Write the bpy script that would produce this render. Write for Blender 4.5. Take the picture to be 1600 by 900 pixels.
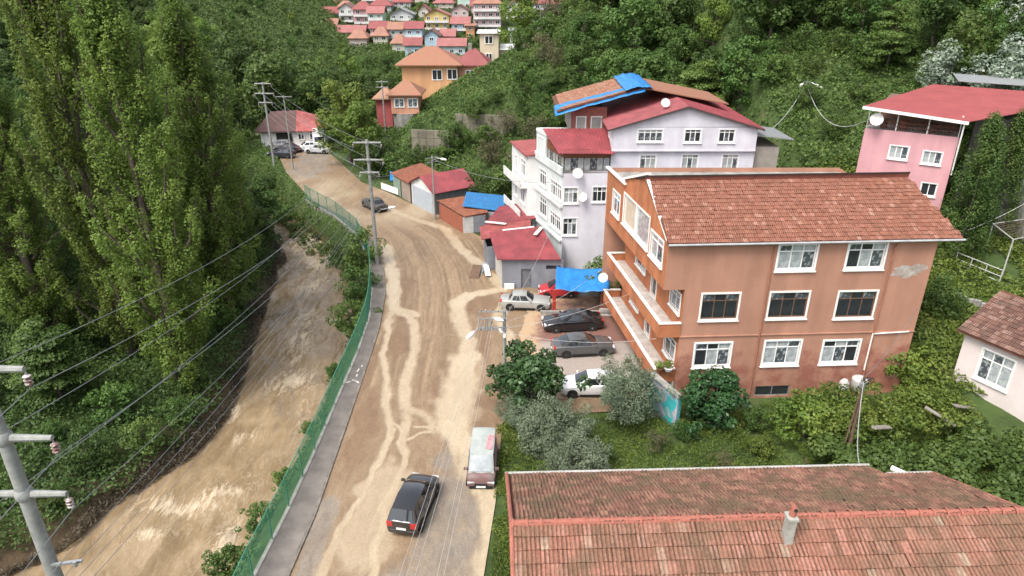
import bpy, bmesh, math, random
import numpy as np
from mathutils import Vector, Matrix

for _o in list(bpy.data.objects):
    bpy.data.objects.remove(_o)
SC = bpy.context.scene
COL = SC.collection
R = math.radians
random.seed(7)
rng = np.random.default_rng(11)

# ------------------------------------------------------------------ camera, sky, sun, exposure
cam_d = bpy.data.cameras.new('camera')
cam = bpy.data.objects.new('camera', cam_d)
COL.objects.link(cam)
cam.location = (0, 0, 26)
cam.rotation_euler = (R(90 - 24.4), 0, 0)
cam_d.sensor_width = 36
cam_d.lens = 24.0
cam_d.clip_end = 3000
SC.camera = cam

SUN_EL, SUN_AZ = 58, -138          # degrees above the horizon; compass angle from +Y towards +X
world = bpy.data.worlds.new('World')
SC.world = world
world.use_nodes = True
wn = world.node_tree
bg = wn.nodes['Background']
sky = wn.nodes.new('ShaderNodeTexSky')
sky.sky_type = 'NISHITA'
sky.sun_disc = False
sky.sun_elevation = R(SUN_EL)
sky.sun_rotation = R(SUN_AZ)
sky.air_density = 1.0
sky.dust_density = 4.0
sky.ozone_density = 1.0
soft = wn.nodes.new('ShaderNodeHueSaturation')       # thin cloud: the whole sky paler than clear blue
soft.inputs['Saturation'].default_value = 0.45
wn.links.new(sky.outputs[0], soft.inputs['Color'])
wn.links.new(soft.outputs[0], bg.inputs[0])
bg.inputs[1].default_value = 0.15

sun_d = bpy.data.lights.new('sun', 'SUN')
sun_d.energy = 1.3
sun_d.angle = R(24)
sun_d.color = (1.0, 0.95, 0.87)
sun = bpy.data.objects.new('sun', sun_d)
COL.objects.link(sun)
_s = Vector((math.sin(R(SUN_AZ)) * math.cos(R(SUN_EL)), math.cos(R(SUN_AZ)) * math.cos(R(SUN_EL)), math.sin(R(SUN_EL))))
sun.rotation_euler = _s.to_track_quat('Z', 'Y').to_euler()
sun.location = (-40, 20, 80)

SC.view_settings.view_transform = 'Standard'
SC.view_settings.look = 'None'
SC.view_settings.exposure = 1.24
SC.view_settings.gamma = 1
SC.view_settings.use_curve_mapping = False
SC.render.engine = 'CYCLES'
SC.cycles.max_bounces = 5
SC.cycles.diffuse_bounces = 3
SC.cycles.glossy_bounces = 2
SC.cycles.transmission_bounces = 3
SC.cycles.transparent_max_bounces = 6
SC.cycles.use_denoising = True
try:
    SC.cycles.denoiser = 'OPENIMAGEDENOISE'
except Exception:
    pass

# ------------------------------------------------------------------ helpers: objects
WL = {}                                            # world location of roots (no rotation on one-off roots)

def tag(o, label=None, cat=None, group=None, kind=None):
    if label: o['label'] = label
    if cat: o['category'] = cat
    if group: o['group'] = group
    if kind: o['kind'] = kind
    return o

def empty(name, loc=(0, 0, 0), rz=0.0, label=None, cat=None, group=None):
    o = bpy.data.objects.new(name, None)
    COL.objects.link(o)
    o.location = loc
    o.rotation_euler = (0, 0, rz)
    o.empty_display_size = 0.3
    WL[o] = Vector(loc)
    return tag(o, label, cat, group)

def link(name, me, parent=None, loc=(0, 0, 0), rot=(0, 0, 0)):
    o = bpy.data.objects.new(name, me)
    COL.objects.link(o)
    o.location = loc
    o.rotation_euler = rot
    if parent is not None:
        o.parent = parent
    WL[o] = (WL.get(parent, Vector()) + Vector(loc)) if parent is not None else Vector(loc)
    return o

def copy_tree(o, parent=None):
    c = o.copy()
    COL.objects.link(c)
    c.parent = parent
    WL[c] = Vector(o.location)
    for ch in o.children:
        copy_tree(ch, c)
    return c

class MB:
    """collects shapes for one mesh, in metres"""
    def __init__(s):
        s.v = []; s.f = []
    def add(s, vs, fs):
        b = len(s.v)
        s.v += [tuple(p) for p in vs]
        s.f += [tuple(b + i for i in f) for f in fs]
        return s
    def box(s, x0, x1, y0, y1, z0, z1):
        return s.add([(x0, y0, z0), (x1, y0, z0), (x1, y1, z0), (x0, y1, z0), (x0, y0, z1), (x1, y0, z1), (x1, y1, z1), (x0, y1, z1)],
                     [(0, 3, 2, 1), (4, 5, 6, 7), (0, 1, 5, 4), (1, 2, 6, 5), (2, 3, 7, 6), (3, 0, 4, 7)])
    def obox(s, c, half, ang=0.0, tilt=None):
        """box of half sizes about c turned by ang about z (or by matrix tilt)"""
        m = tilt if tilt is not None else Matrix.Rotation(ang, 3, 'Z')
        vs = []
        for sz in (-1, 1):
            for sx, sy in ((-1, -1), (1, -1), (1, 1), (-1, 1)):
                vs.append(Vector(c) + m @ Vector((sx * half[0], sy * half[1], sz * half[2])))
        return s.add(vs, [(0, 3, 2, 1), (4, 5, 6, 7), (0, 1, 5, 4), (1, 2, 6, 5), (2, 3, 7, 6), (3, 0, 4, 7)])
    def prism(s, poly, z0, z1, top=True, bottom=True):
        n = len(poly)
        z0s = z0 if hasattr(z0, '__len__') else [z0] * n
        z1s = z1 if hasattr(z1, '__len__') else [z1] * n
        vs = [(p[0], p[1], z) for p, z in zip(poly, z0s)] + [(p[0], p[1], z) for p, z in zip(poly, z1s)]
        fs = [(i, (i + 1) % n, n + (i + 1) % n, n + i) for i in range(n)]
        if top: fs.append(tuple(range(n, 2 * n)))
        if bottom: fs.append(tuple(range(n - 1, -1, -1)))
        return s.add(vs, fs)
    def slab(s, pts, t):
        """sheet through pts (3D, counter-clockwise from above) with thickness t downward"""
        n = len(pts)
        vs = [tuple(p) for p in pts] + [(p[0], p[1], p[2] - t) for p in pts]
        fs = [tuple(range(n)), tuple(range(2 * n - 1, n - 1, -1))] + [(i, n + i, n + (i + 1) % n, (i + 1) % n) for i in range(n)]
        return s.add(vs, fs)
    def tube(s, p0, p1, r0, r1=None, n=8, caps=True):
        r1 = r0 if r1 is None else r1
        p0, p1 = Vector(p0), Vector(p1)
        d = (p1 - p0)
        if d.length < 1e-6: return s
        d.normalize()
        a = d.orthogonal().normalized(); b = d.cross(a)
        vs = []
        for p, r in ((p0, r0), (p1, r1)):
            for i in range(n):
                t = 2 * math.pi * i / n
                vs.append(p + (a * math.cos(t) + b * math.sin(t)) * r)
        fs = [(i, (i + 1) % n, n + (i + 1) % n, n + i) for i in range(n)]
        if caps: fs += [tuple(range(n - 1, -1, -1)), tuple(range(n, 2 * n))]
        return s.add(vs, fs)
    def path(s, pts, r, n=4):
        pts = [Vector(p) for p in pts]
        vs = []; fs = []
        for i, p in enumerate(pts):
            d = (pts[min(i + 1, len(pts) - 1)] - pts[max(i - 1, 0)]).normalized()
            a = d.cross(Vector((0, 0, 1)))
            a = a.normalized() if a.length > 1e-4 else Vector((1, 0, 0))
            b = d.cross(a)
            rr = r[i] if hasattr(r, '__len__') else r
            for k in range(n):
                t = 2 * math.pi * k / n
                vs.append(p + (a * math.cos(t) + b * math.sin(t)) * rr)
        for i in range(len(pts) - 1):
            for k in range(n):
                fs.append((i * n + k, i * n + (k + 1) % n, (i + 1) * n + (k + 1) % n, (i + 1) * n + k))
        fs += [tuple(range(n)), tuple(range(len(vs) - 1, len(vs) - n - 1, -1))]
        return s.add(vs, fs)
    def lathe(s, prof, c=(0, 0, 0), axis='Z', n=12):
        """prof: (radius, height) pairs"""
        vs = []; fs = []
        for r, h in prof:
            for k in range(n):
                t = 2 * math.pi * k / n
                x, y, z = r * math.cos(t), r * math.sin(t), h
                if axis == 'Y': x, y, z = x, h, y
                elif axis == 'X': x, y, z = h, x, y
                vs.append((c[0] + x, c[1] + y, c[2] + z))
        for i in range(len(prof) - 1):
            for k in range(n):
                fs.append((i * n + k, i * n + (k + 1) % n, (i + 1) * n + (k + 1) % n, (i + 1) * n + k))
        fs += [tuple(range(n - 1, -1, -1)), tuple(range(len(vs) - n, len(vs)))]
        return s.add(vs, fs)
    def mesh(s, name, mat=None, off=(0, 0, 0), smooth=None, bevel=0):
        me = bpy.data.meshes.new(name)
        me.from_pydata([(x - off[0], y - off[1], z - off[2]) for x, y, z in s.v], [], s.f)
        bm = bmesh.new(); bm.from_mesh(me)
        if bevel:
            bmesh.ops.remove_doubles(bm, verts=bm.verts, dist=1e-5)
            es = [e for e in bm.edges if len(e.link_faces) == 2 and e.calc_face_angle(0) > 0.5]
            bmesh.ops.bevel(bm, geom=es, offset=bevel, segments=2, affect='EDGES', profile=0.6)
        bmesh.ops.recalc_face_normals(bm, faces=bm.faces)
        bm.to_mesh(me); bm.free()
        if mat: me.materials.append(mat)
        if smooth is not None:
            me.polygons.foreach_set('use_smooth', [True] * len(me.polygons))
            me.set_sharp_from_angle(angle=R(smooth))
        me.update()
        return me
    def build(s, name, mat, parent=None, smooth=None, bevel=0):
        """world-coordinate shapes -> one mesh object, origin at its parent's base"""
        off = WL.get(parent, Vector()) if parent is not None else Vector()
        return link(name, s.mesh(name, mat, off, smooth, bevel), parent)

def grid_mesh(name, P, mat, mask=None, attrs=None, smooth=True):
    """P: (ny,nx,3) array -> quad sheet"""
    ny, nx = P.shape[:2]
    idx = np.arange(ny * nx).reshape(ny, nx)
    q = np.stack([idx[:-1, :-1], idx[:-1, 1:], idx[1:, 1:], idx[1:, :-1]], -1).reshape(-1, 4)
    if mask is not None: q = q[mask.reshape(-1)]
    me = bpy.data.meshes.new(name)
    me.vertices.add(ny * nx); me.vertices.foreach_set('co', P.reshape(-1).astype(np.float32))
    me.loops.add(q.size); me.loops.foreach_set('vertex_index', q.reshape(-1).astype(np.int32))
    me.polygons.add(len(q)); me.polygons.foreach_set('loop_start', (np.arange(len(q)) * 4).astype(np.int32))
    me.update(calc_edges=True); me.validate()
    if smooth: me.polygons.foreach_set('use_smooth', [True] * len(me.polygons))
    for k, a in (attrs or {}).items():
        at = me.attributes.new(k, 'FLOAT', 'POINT'); at.data.foreach_set('value', a.reshape(-1).astype(np.float32))
    me.materials.append(mat)
    return me

# smooth value noise on arrays
def _hash(ix, iy, s):
    v = np.sin(ix * 127.1 + iy * 311.7 + s * 74.7) * 43758.5453
    return v - np.floor(v)
def vnoise(x, y, s=0):
    x = np.asarray(x, float); y = np.asarray(y, float)
    ix, iy = np.floor(x), np.floor(y); fx, fy = x - ix, y - iy
    fx = fx * fx * (3 - 2 * fx); fy = fy * fy * (3 - 2 * fy)
    a = _hash(ix, iy, s) * (1 - fx) + _hash(ix + 1, iy, s) * fx
    b = _hash(ix, iy + 1, s) * (1 - fx) + _hash(ix + 1, iy + 1, s) * fx
    return a * (1 - fy) + b * fy
def fbm(x, y, s=0, o=4):
    t = 0; a = 0.5
    for i in range(o):
        t = t + a * vnoise(np.asarray(x) * 2 ** i, np.asarray(y) * 2 ** i, s + i); a *= 0.5
    return t / (1 - 0.5 ** o)
def sstep(a, b, x):
    t = np.clip((np.asarray(x, float) - a) / (b - a), 0, 1)
    return t * t * (3 - 2 * t)
def seg_dist(x, y, pts):
    """distance of points to a polyline, and the sign (positive to its left)"""
    best = np.full(np.shape(x), 1e9); sg = np.ones(np.shape(x))
    for (x0, y0), (x1, y1) in zip(pts[:-1], pts[1:]):
        dx, dy = x1 - x0, y1 - y0; L2 = dx * dx + dy * dy
        t = np.clip(((x - x0) * dx + (y - y0) * dy) / L2, 0, 1)
        d = np.hypot(x - x0 - t * dx, y - y0 - t * dy)
        c = dx * (y - y0) - dy * (x - x0)
        m = d < best
        best = np.where(m, d, best); sg = np.where(m, np.sign(c), sg)
    return best, sg

# ------------------------------------------------------------------ helpers: materials
_M = {}
def _nodes(name):
    m = bpy.data.materials.new(name); m.use_nodes = True
    nt = m.node_tree
    return m, nt, nt.nodes['Principled BSDF'], nt.links
def lin(c):
    return tuple((((v / 255) + 0.055) / 1.055) ** 2.4 if v > 10 else v / 255 / 12.92 for v in c)
def ramp(nt, stops):
    r = nt.nodes.new('ShaderNodeValToRGB')
    els = r.color_ramp.elements
    while len(els) < len(stops): els.new(0.5)
    for e, (p, c) in zip(els, stops):
        e.position = p; e.color = (*c[:3], 1)
    return r
def M(name, col, col2=None, rough=0.75, scale=2.0, bump=0.0, bscale=30, metal=0.0, spec=0.35, coat=0.0, streak=0.0, contrast=(0.35, 0.68), island=0.0):
    """procedural surface: two tones of the thing's own colour in patches, fine relief, optional vertical run-off streaks"""
    if name in _M: return _M[name]
    m, nt, b, L = _nodes(name)
    N = nt.nodes
    col2 = col2 or tuple(c * 0.78 for c in col)
    tc = N.new('ShaderNodeTexCoord')
    nz = N.new('ShaderNodeTexNoise'); nz.inputs['Scale'].default_value = scale; nz.inputs['Detail'].default_value = 7; nz.inputs['Roughness'].default_value = 0.62
    L.new(tc.outputs['Object'], nz.inputs['Vector'])
    rp = ramp(nt, [(contrast[0], col2), (contrast[1], col)])
    L.new(nz.outputs['Fac'], rp.inputs['Fac'])
    out = rp.outputs['Color']
    if streak:
        mp = N.new('ShaderNodeMapping'); mp.inputs['Scale'].default_value = (0.8, 0.8, 0.09)
        L.new(tc.outputs['Object'], mp.inputs['Vector'])
        n2 = N.new('ShaderNodeTexNoise'); n2.inputs['Scale'].default_value = 1.3; n2.inputs['Detail'].default_value = 7
        L.new(mp.outputs[0], n2.inputs['Vector'])
        r2 = ramp(nt, [(0.34, (1 - streak,) * 3), (0.66, (1, 1, 1))])
        L.new(n2.outputs['Fac'], r2.inputs['Fac'])
        mx = N.new('ShaderNodeMix'); mx.data_type = 'RGBA'; mx.blend_type = 'MULTIPLY'; mx.inputs['Factor'].default_value = 1
        L.new(out, mx.inputs['A']); L.new(r2.outputs['Color'], mx.inputs['B'])
        out = mx.outputs['Result']
    if island:
        g = N.new('ShaderNodeNewGeometry')
        r3 = ramp(nt, [(0.0, (1 - island,) * 3), (0.6, (1, 1, 1)), (1.0, (1 + island * 0.6,) * 3)])
        L.new(g.outputs['Random Per Island'], r3.inputs['Fac'])
        mx = N.new('ShaderNodeMix'); mx.data_type = 'RGBA'; mx.blend_type = 'MULTIPLY'; mx.inputs['Factor'].default_value = 1
        L.new(out, mx.inputs['A']); L.new(r3.outputs['Color'], mx.inputs['B'])
        out = mx.outputs['Result']
    L.new(out, b.inputs['Base Color'])
    b.inputs['Roughness'].default_value = rough
    b.inputs['Metallic'].default_value = metal
    b.inputs['Specular IOR Level'].default_value = spec
    b.inputs['Coat Weight'].default_value = coat
    b.inputs['Coat Roughness'].default_value = 0.08
    if bump:
        n3 = N.new('ShaderNodeTexNoise'); n3.inputs['Scale'].default_value = bscale; n3.inputs['Detail'].default_value = 4
        L.new(tc.outputs['Object'], n3.inputs['Vector'])
        bp = N.new('ShaderNodeBump'); bp.inputs['Strength'].default_value = bump; bp.inputs['Distance'].default_value = 0.02
        L.new(n3.outputs['Fac'], bp.inputs['Height']); L.new(bp.outputs[0], b.inputs['Normal'])
    _M[name] = m
    return m
def tile_mat(name, stops, moss=None, moss_pos=(0.55, 0.68)):
    """fired clay: each tile its own tone, lichen in patches"""
    m, nt, b, L = _nodes(name); N = nt.nodes
    oi = N.new('ShaderNodeObjectInfo'); g = N.new('ShaderNodeNewGeometry')
    ad = N.new('ShaderNodeMath'); ad.operation = 'ADD'
    L.new(oi.outputs['Random'], ad.inputs[0]); L.new(g.outputs['Random Per Island'], ad.inputs[1])
    fr = N.new('ShaderNodeMath'); fr.operation = 'FRACT'; L.new(ad.outputs[0], fr.inputs[0])
    rp = ramp(nt, stops); L.new(fr.outputs[0], rp.inputs['Fac'])
    nz = N.new('ShaderNodeTexNoise'); nz.inputs['Scale'].default_value = 0.9; nz.inputs['Detail'].default_value = 8; nz.inputs['Roughness'].default_value = 0.7
    L.new(g.outputs['Position'], nz.inputs['Vector'])
    r2 = ramp(nt, [(moss_pos[0], (0, 0, 0)), (moss_pos[1], (1, 1, 1))]); L.new(nz.outputs['Fac'], r2.inputs['Fac'])
    mx = N.new('ShaderNodeMix'); mx.data_type = 'RGBA'
    L.new(r2.outputs['Color'], mx.inputs['Factor']); L.new(rp.outputs['Color'], mx.inputs['A'])
    mx.inputs['B'].default_value = (*(moss or (0.10, 0.085, 0.06)), 1)
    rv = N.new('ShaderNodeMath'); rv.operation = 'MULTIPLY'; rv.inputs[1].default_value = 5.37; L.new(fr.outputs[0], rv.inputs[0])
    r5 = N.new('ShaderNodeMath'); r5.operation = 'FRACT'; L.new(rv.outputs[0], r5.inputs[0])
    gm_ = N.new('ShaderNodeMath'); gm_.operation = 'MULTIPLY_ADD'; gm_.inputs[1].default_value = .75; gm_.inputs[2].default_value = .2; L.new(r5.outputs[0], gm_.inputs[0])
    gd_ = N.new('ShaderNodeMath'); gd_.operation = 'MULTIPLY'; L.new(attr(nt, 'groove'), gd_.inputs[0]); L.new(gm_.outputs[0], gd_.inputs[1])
    dirt_lip_shade = mixc(nt, gd_.outputs[0], mx.outputs['Result'], (0.085, 0.045, 0.03))  # brown groove dirt; tile lips darkened too, painting in the overlap shadow
    n2 = N.new('ShaderNodeTexNoise'); n2.inputs['Scale'].default_value = 14; n2.inputs['Detail'].default_value = 5
    L.new(g.outputs['Position'], n2.inputs['Vector'])
    r3 = ramp(nt, [(0.3, (0.72, 0.7, 0.68)), (0.7, (1.15, 1.15, 1.15))]); L.new(n2.outputs['Fac'], r3.inputs['Fac'])
    m2 = N.new('ShaderNodeMix'); m2.data_type = 'RGBA'; m2.blend_type = 'MULTIPLY'; m2.inputs['Factor'].default_value = 1
    L.new(dirt_lip_shade, m2.inputs['A']); L.new(r3.outputs['Color'], m2.inputs['B'])
    L.new(m2.outputs['Result'], b.inputs['Base Color'])
    b.inputs['Roughness'].default_value = 0.85; b.inputs['Specular IOR Level'].default_value = 0.25
    return m
def leaf_mat(name, dark, mid, light, trans=0.3, objvar=0.25, rough=0.55):
    m, nt, b, L = _nodes(name); N = nt.nodes
    g = N.new('ShaderNodeNewGeometry'); oi = N.new('ShaderNodeObjectInfo')
    rp = ramp(nt, [(0.0, dark), (0.5, mid), (1.0, light)])
    nz = N.new('ShaderNodeTexNoise'); nz.inputs['Scale'].default_value = 0.35; nz.inputs['Detail'].default_value = 4
    L.new(g.outputs['Position'], nz.inputs['Vector'])
    # tone: part leaf by leaf, part branch by branch
    a = N.new('ShaderNodeMath'); a.operation = 'MULTIPLY'; a.inputs[1].default_value = 0.45
    L.new(g.outputs['Random Per Island'], a.inputs[0])
    c = N.new('ShaderNodeMath'); c.operation = 'MULTIPLY_ADD'; c.inputs[1].default_value = 1.3; c.inputs[2].default_value = -0.38
    L.new(nz.outputs['Fac'], c.inputs[0])
    s = N.new('ShaderNodeMath'); s.operation = 'ADD'; L.new(a.outputs[0], s.inputs[0]); L.new(c.outputs[0], s.inputs[1])
    L.new(s.outputs[0], rp.inputs['Fac'])
    hs = N.new('ShaderNodeHueSaturation')
    mr = N.new('ShaderNodeMapRange'); mr.inputs['To Min'].default_value = 1 - objvar; mr.inputs['To Max'].default_value = 1 + objvar
    L.new(oi.outputs['Random'], mr.inputs['Value']); L.new(mr.outputs[0], hs.inputs['Value'])
    mr2 = N.new('ShaderNodeMapRange'); mr2.inputs['To Min'].default_value = 0.485; mr2.inputs['To Max'].default_value = 0.515
    ml = N.new('ShaderNodeMath'); ml.operation = 'MULTIPLY'; ml.inputs[1].default_value = 7.31
    fr = N.new('ShaderNodeMath'); fr.operation = 'FRACT'
    L.new(oi.outputs['Random'], ml.inputs[0]); L.new(ml.outputs[0], fr.inputs[0]); L.new(fr.outputs[0], mr2.inputs['Value']); L.new(mr2.outputs[0], hs.inputs['Hue'])
    L.new(rp.outputs['Color'], hs.inputs['Color'])
    L.new(hs.outputs['Color'], b.inputs['Base Color'])
    b.inputs['Roughness'].default_value = rough; b.inputs['Specular IOR Level'].default_value = 0.3
    tr = N.new('ShaderNodeBsdfTranslucent'); L.new(hs.outputs['Color'], tr.inputs['Color'])
    mix = N.new('ShaderNodeMixShader'); mix.inputs[0].default_value = trans
    L.new(b.outputs[0], mix.inputs[1]); L.new(tr.outputs[0], mix.inputs[2])
    L.new(mix.outputs[0], N['Material Output'].inputs['Surface'])
    return m
def attr(nt, k):
    a = nt.nodes.new('ShaderNodeAttribute'); a.attribute_name = k
    return a.outputs['Fac']
def mixc(nt, fac, A, B, blend='MIX'):
    mx = nt.nodes.new('ShaderNodeMix'); mx.data_type = 'RGBA'; mx.blend_type = blend
    for s, v in (('Factor', fac), ('A', A), ('B', B)):
        if hasattr(v, 'is_linked'): nt.links.new(v, mx.inputs[s])
        elif isinstance(v, (int, float)): mx.inputs[s].default_value = v
        else: mx.inputs[s].default_value = (*v[:3], 1)
    return mx.outputs['Result']

MAT = dict(
    white=M('white_paint', (0.80, 0.79, 0.76), (0.66, 0.65, 0.61), rough=0.5, scale=3),
    pvc=M('white_window_frame', (0.82, 0.82, 0.80), (0.72, 0.72, 0.70), rough=0.35, scale=5),
    concrete=M('concrete', (0.36, 0.35, 0.32), (0.22, 0.21, 0.19), rough=0.9, scale=1.5, bump=0.4, streak=0.3),
    pole=M('pole_concrete', (0.33, 0.335, 0.315), (0.22, 0.225, 0.21), rough=0.85, scale=4, bump=0.25, streak=0.2),
    metal=M('galvanised_metal', (0.45, 0.46, 0.47), (0.32, 0.33, 0.33), rough=0.45, metal=0.6, scale=6),
    dark=M('dark_void', (0.02, 0.02, 0.02), (0.012, 0.012, 0.012), rough=0.8),
    rust=M('rusty_sheet', (0.27, 0.10, 0.055), (0.15, 0.055, 0.035), rough=0.85, scale=2.5, bump=0.3),
    redroof=M('red_sheet_roof', (0.29, 0.058, 0.066), (0.205, 0.045, 0.05), rough=0.55, scale=0.8, spec=0.35, streak=0.28),
    redroof2=M('faded_red_sheet_roof', (0.36, 0.085, 0.085), (0.22, 0.06, 0.05), rough=0.6, scale=1.2, streak=0.25),
    wood=M('weathered_wood', (0.16, 0.10, 0.065), (0.08, 0.05, 0.035), rough=0.85, scale=5, bump=0.3),
    bark=M('bark', (0.13, 0.105, 0.08), (0.055, 0.045, 0.035), rough=0.95, scale=6, bump=0.6, bscale=12),
    glass=M('dark_window_glass', (0.035, 0.04, 0.045), (0.02, 0.023, 0.026), rough=0.06, spec=0.6, scale=1.5),
    curtain=M('curtained_window_glass', (0.50, 0.53, 0.52), (0.22, 0.25, 0.26), rough=0.12, spec=0.55, scale=2.5, coat=0.6),
    halfcurtain=M('partly_curtained_glass', (0.30, 0.33, 0.33), (0.06, 0.07, 0.08), rough=0.1, spec=0.55, scale=3.0, coat=0.6, contrast=(0.48, 0.56)),
    wire=M('wire', (0.24, 0.25, 0.26), (0.17, 0.18, 0.19), rough=0.5, metal=0.3),
    black=M('black_rubber', (0.02, 0.02, 0.02), (0.012, 0.012, 0.012), rough=0.8),
    tarp=M('blue_tarpaulin', (0.02, 0.19, 0.48), (0.015, 0.13, 0.36), rough=0.4, scale=2, bump=0.6, bscale=3),
    green=M('green_fence_paint', (0.055, 0.235, 0.15), (0.04, 0.16, 0.10), rough=0.6, scale=3),
)
# ------------------------------------------------------------------ ground shape (metres; road level is z = 0)
_Y = lambda pts: (np.array([p[0] for p in pts], float), np.array([p[1] for p in pts], float))
XR = _Y([(-20, -17), (28, -16.4), (33, -15.2), (40, -15), (47, -15.1), (54, -15.5), (66, -17.7), (71, -19.2), (76, -22.3), (80, -24.7), (90, -31), (110, -45), (130, -62)])
XL = _Y([(-20, -40), (20, -31), (28, -27.6), (30, -25.4), (33, -24.8), (37, -22.3), (40, -21.5), (43, -21.3), (47, -21.8), (54, -23), (64.5, -24.9), (72, -25.6), (80, -28.5), (90, -35), (110, -49), (130, -66)])
XF = _Y([(-20, -12.8), (24, -12.3), (28, -12.05), (33, -11.9), (45, -11.8), (51, -12), (57, -12.9), (63.5, -14.3), (71, -17), (77.6, -21), (84, -26.2), (98, -33.5), (108, -37.8), (120, -45)])
XK = _Y([(-20, -11.0), (24, -10.6), (28, -10.4), (36, -10.5), (43, -10.6), (49, -10.75), (56, -11.4), (62, -12.6), (70, -15.2), (77.6, -20), (84, -25.4), (98, -33.0), (108, -37.2), (120, -44)])
XE = _Y([(-20, -1.2), (24, -1.35), (29, -0.9), (34, -0.7), (36.4, -0.6), (37.2, 3.0), (37.8, 8.6), (39, 9.6), (44, 9.9), (50, 9.2), (56, 8.4), (57, 5.2), (58, 0), (60, -1.2), (64, -2.0), (69, -2.0), (72, -4.2), (77.6, -7.9), (82.7, -12.4), (88.4, -16.8), (93, -21), (104, -26.4), (111, -30), (120, -34)])
xr = lambda y: np.interp(y, *XR)
xl = lambda y: np.interp(y, *XL)
xf = lambda y: np.interp(y, *XF)
xk = lambda y: np.interp(y, *XK)
xe = lambda y: np.interp(y, *XE)
FOOT = [(30, 270), (5, 205), (-10, 168), (-22, 138), (-26, 122), (-29, 112), (-23, 101), (-11, 93), (1, 85), (8, 75), (23, 68), (38, 61), (70, 48), (140, 20)][::-1]

def hgt(x, y):
    x = np.asarray(x, float); y = np.asarray(y, float)
    yc = np.clip(y, -20, 130)
    R_, L_, F_ = xr(yc), xl(yc), xf(yc)
    z = np.zeros(np.broadcast(x, y).shape) - 0.06
    # river trench, fading out up the valley
    fade = 1 - sstep(100, 118, y)
    tr = np.where(x >= F_, 0, np.where(x > R_, -5 * sstep(0, 1, (F_ - 0.15 - x) / np.maximum(F_ - R_, 0.5)), np.where(x > L_, -5.2, 0)))
    dl = np.maximum(L_ - x, 0)
    left = -4.2 + np.minimum(dl, 1.5) * 0.7 + np.clip(dl - 1.5, 0, 8) * 0.22 + np.maximum(dl - 9.5, 0) * 0.42
    left = np.where(dl > 55, left - (dl - 55) * 0.25, left)
    z = np.where(x < L_, z + left * fade + (1 - fade) * (np.maximum(-62 - x, 0) * 0.45), z + tr * fade)
    z = np.where((x >= L_) | (y < 100), z, z)
    # right-hand hill
    d, s = seg_dist(x, y, FOOT)
    dh = np.where(s < 0, d, 0)
    hill = np.minimum(dh, 4) * 0.35 + np.clip(dh - 4, 0, 46) * 0.60 + np.maximum(dh - 50, 0) * 0.42
    # gardens right of the apartment house
    gx = sstep(25.5, 29, x)
    gard = gx * (2.0 * sstep(26, 36, y) + 0.26 * np.maximum(y - 36, 0))
    gard = np.minimum(gard, 9) * (1 - 0.0 * x)
    z = z + np.where(y < 150, gard * (1 - sstep(90, 150, y)), 0) + hill
    bench = sstep(-17, -14.5, x) * (1 - sstep(0, 3, x)) * (2.2 * sstep(90, 95.5, y) * (1 - sstep(96, 97.2, y)) + 5.6 * sstep(96.6, 98.2, y)) * (1 - sstep(99.5, 107, y))
    z = z + bench
    # far slope with the town
    far = np.maximum(y - 250, 0) * 0.165 - 2.0 * sstep(130, 250, y)
    z = np.where(y > 130, np.maximum(z + far * 0.6, far), z)
    z = np.where(z > 40, 40 + 22 * (1 - np.exp(-(z - 40) / 22)), z)
    z = z + (fbm(x * 0.12, y * 0.12, 5) - 0.5) * 1.2 * np.clip(dh / 6 + np.clip(dl - 3, 0, 6) / 6, 0, 1)
    return z

def ground_mat():
    m, nt, b, L = _nodes('ground_soil'); N = nt.nodes
    g = N.new('ShaderNodeNewGeometry')
    n1 = N.new('ShaderNodeTexNoise'); n1.inputs['Scale'].default_value = 0.35; n1.inputs['Detail'].default_value = 9; n1.inputs['Roughness'].default_value = 0.7
    L.new(g.outputs['Position'], n1.inputs['Vector'])
    rp = ramp(nt, [(0.3, (0.03, 0.045, 0.015)), (0.55, (0.055, 0.085, 0.026)), (0.7, (0.08, 0.085, 0.04)), (0.85, (0.13, 0.105, 0.065))])
    L.new(n1.outputs['Fac'], rp.inputs['Fac'])
    sz = N.new('ShaderNodeSeparateXYZ'); L.new(g.outputs['Position'], sz.inputs[0])   # flood silt on the low banks
    sm = N.new('ShaderNodeMapRange'); sm.inputs['From Min'].default_value = -2.2; sm.inputs['From Max'].default_value = -3.3; L.new(sz.outputs['Z'], sm.inputs['Value'])
    L.new(mixc(nt, sm.outputs[0], rp.outputs['Color'], (0.085, 0.06, 0.036)), b.inputs['Base Color'])
    b.inputs['Roughness'].default_value = 0.95; b.inputs['Specular IOR Level'].default_value = 0.15
    n2 = N.new('ShaderNodeTexNoise'); n2.inputs['Scale'].default_value = 4; n2.inputs['Detail'].default_value = 8
    L.new(g.outputs['Position'], n2.inputs['Vector'])
    bp = N.new('ShaderNodeBump'); bp.inputs['Strength'].default_value = 0.7; bp.inputs['Distance'].default_value = 0.1
    L.new(n2.outputs['Fac'], bp.inputs['Height']); L.new(bp.outputs[0], b.inputs['Normal'])
    return m
_gx = np.concatenate([np.arange(-900, -160, 40.), np.arange(-160, -48, 3.), np.arange(-48, -36, 1.), np.arange(-36, -10, 0.4), np.arange(-10, 45, 1.), np.arange(45, 160, 3.), np.arange(160, 901, 40.)])
_gy = np.concatenate([np.arange(-200, 0, 20.), np.arange(0, 20, 2.), np.arange(20, 120, 0.8), np.arange(120, 200, 2.), np.arange(200, 440, 4.), np.arange(440, 1201, 40.)])
GX, GY = np.meshgrid(_gx, _gy)
ter = link('terrain', grid_mesh('terrain', np.stack([GX, GY, hgt(GX, GY)], -1), ground_mat()))
tag(ter, kind='structure')

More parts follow.
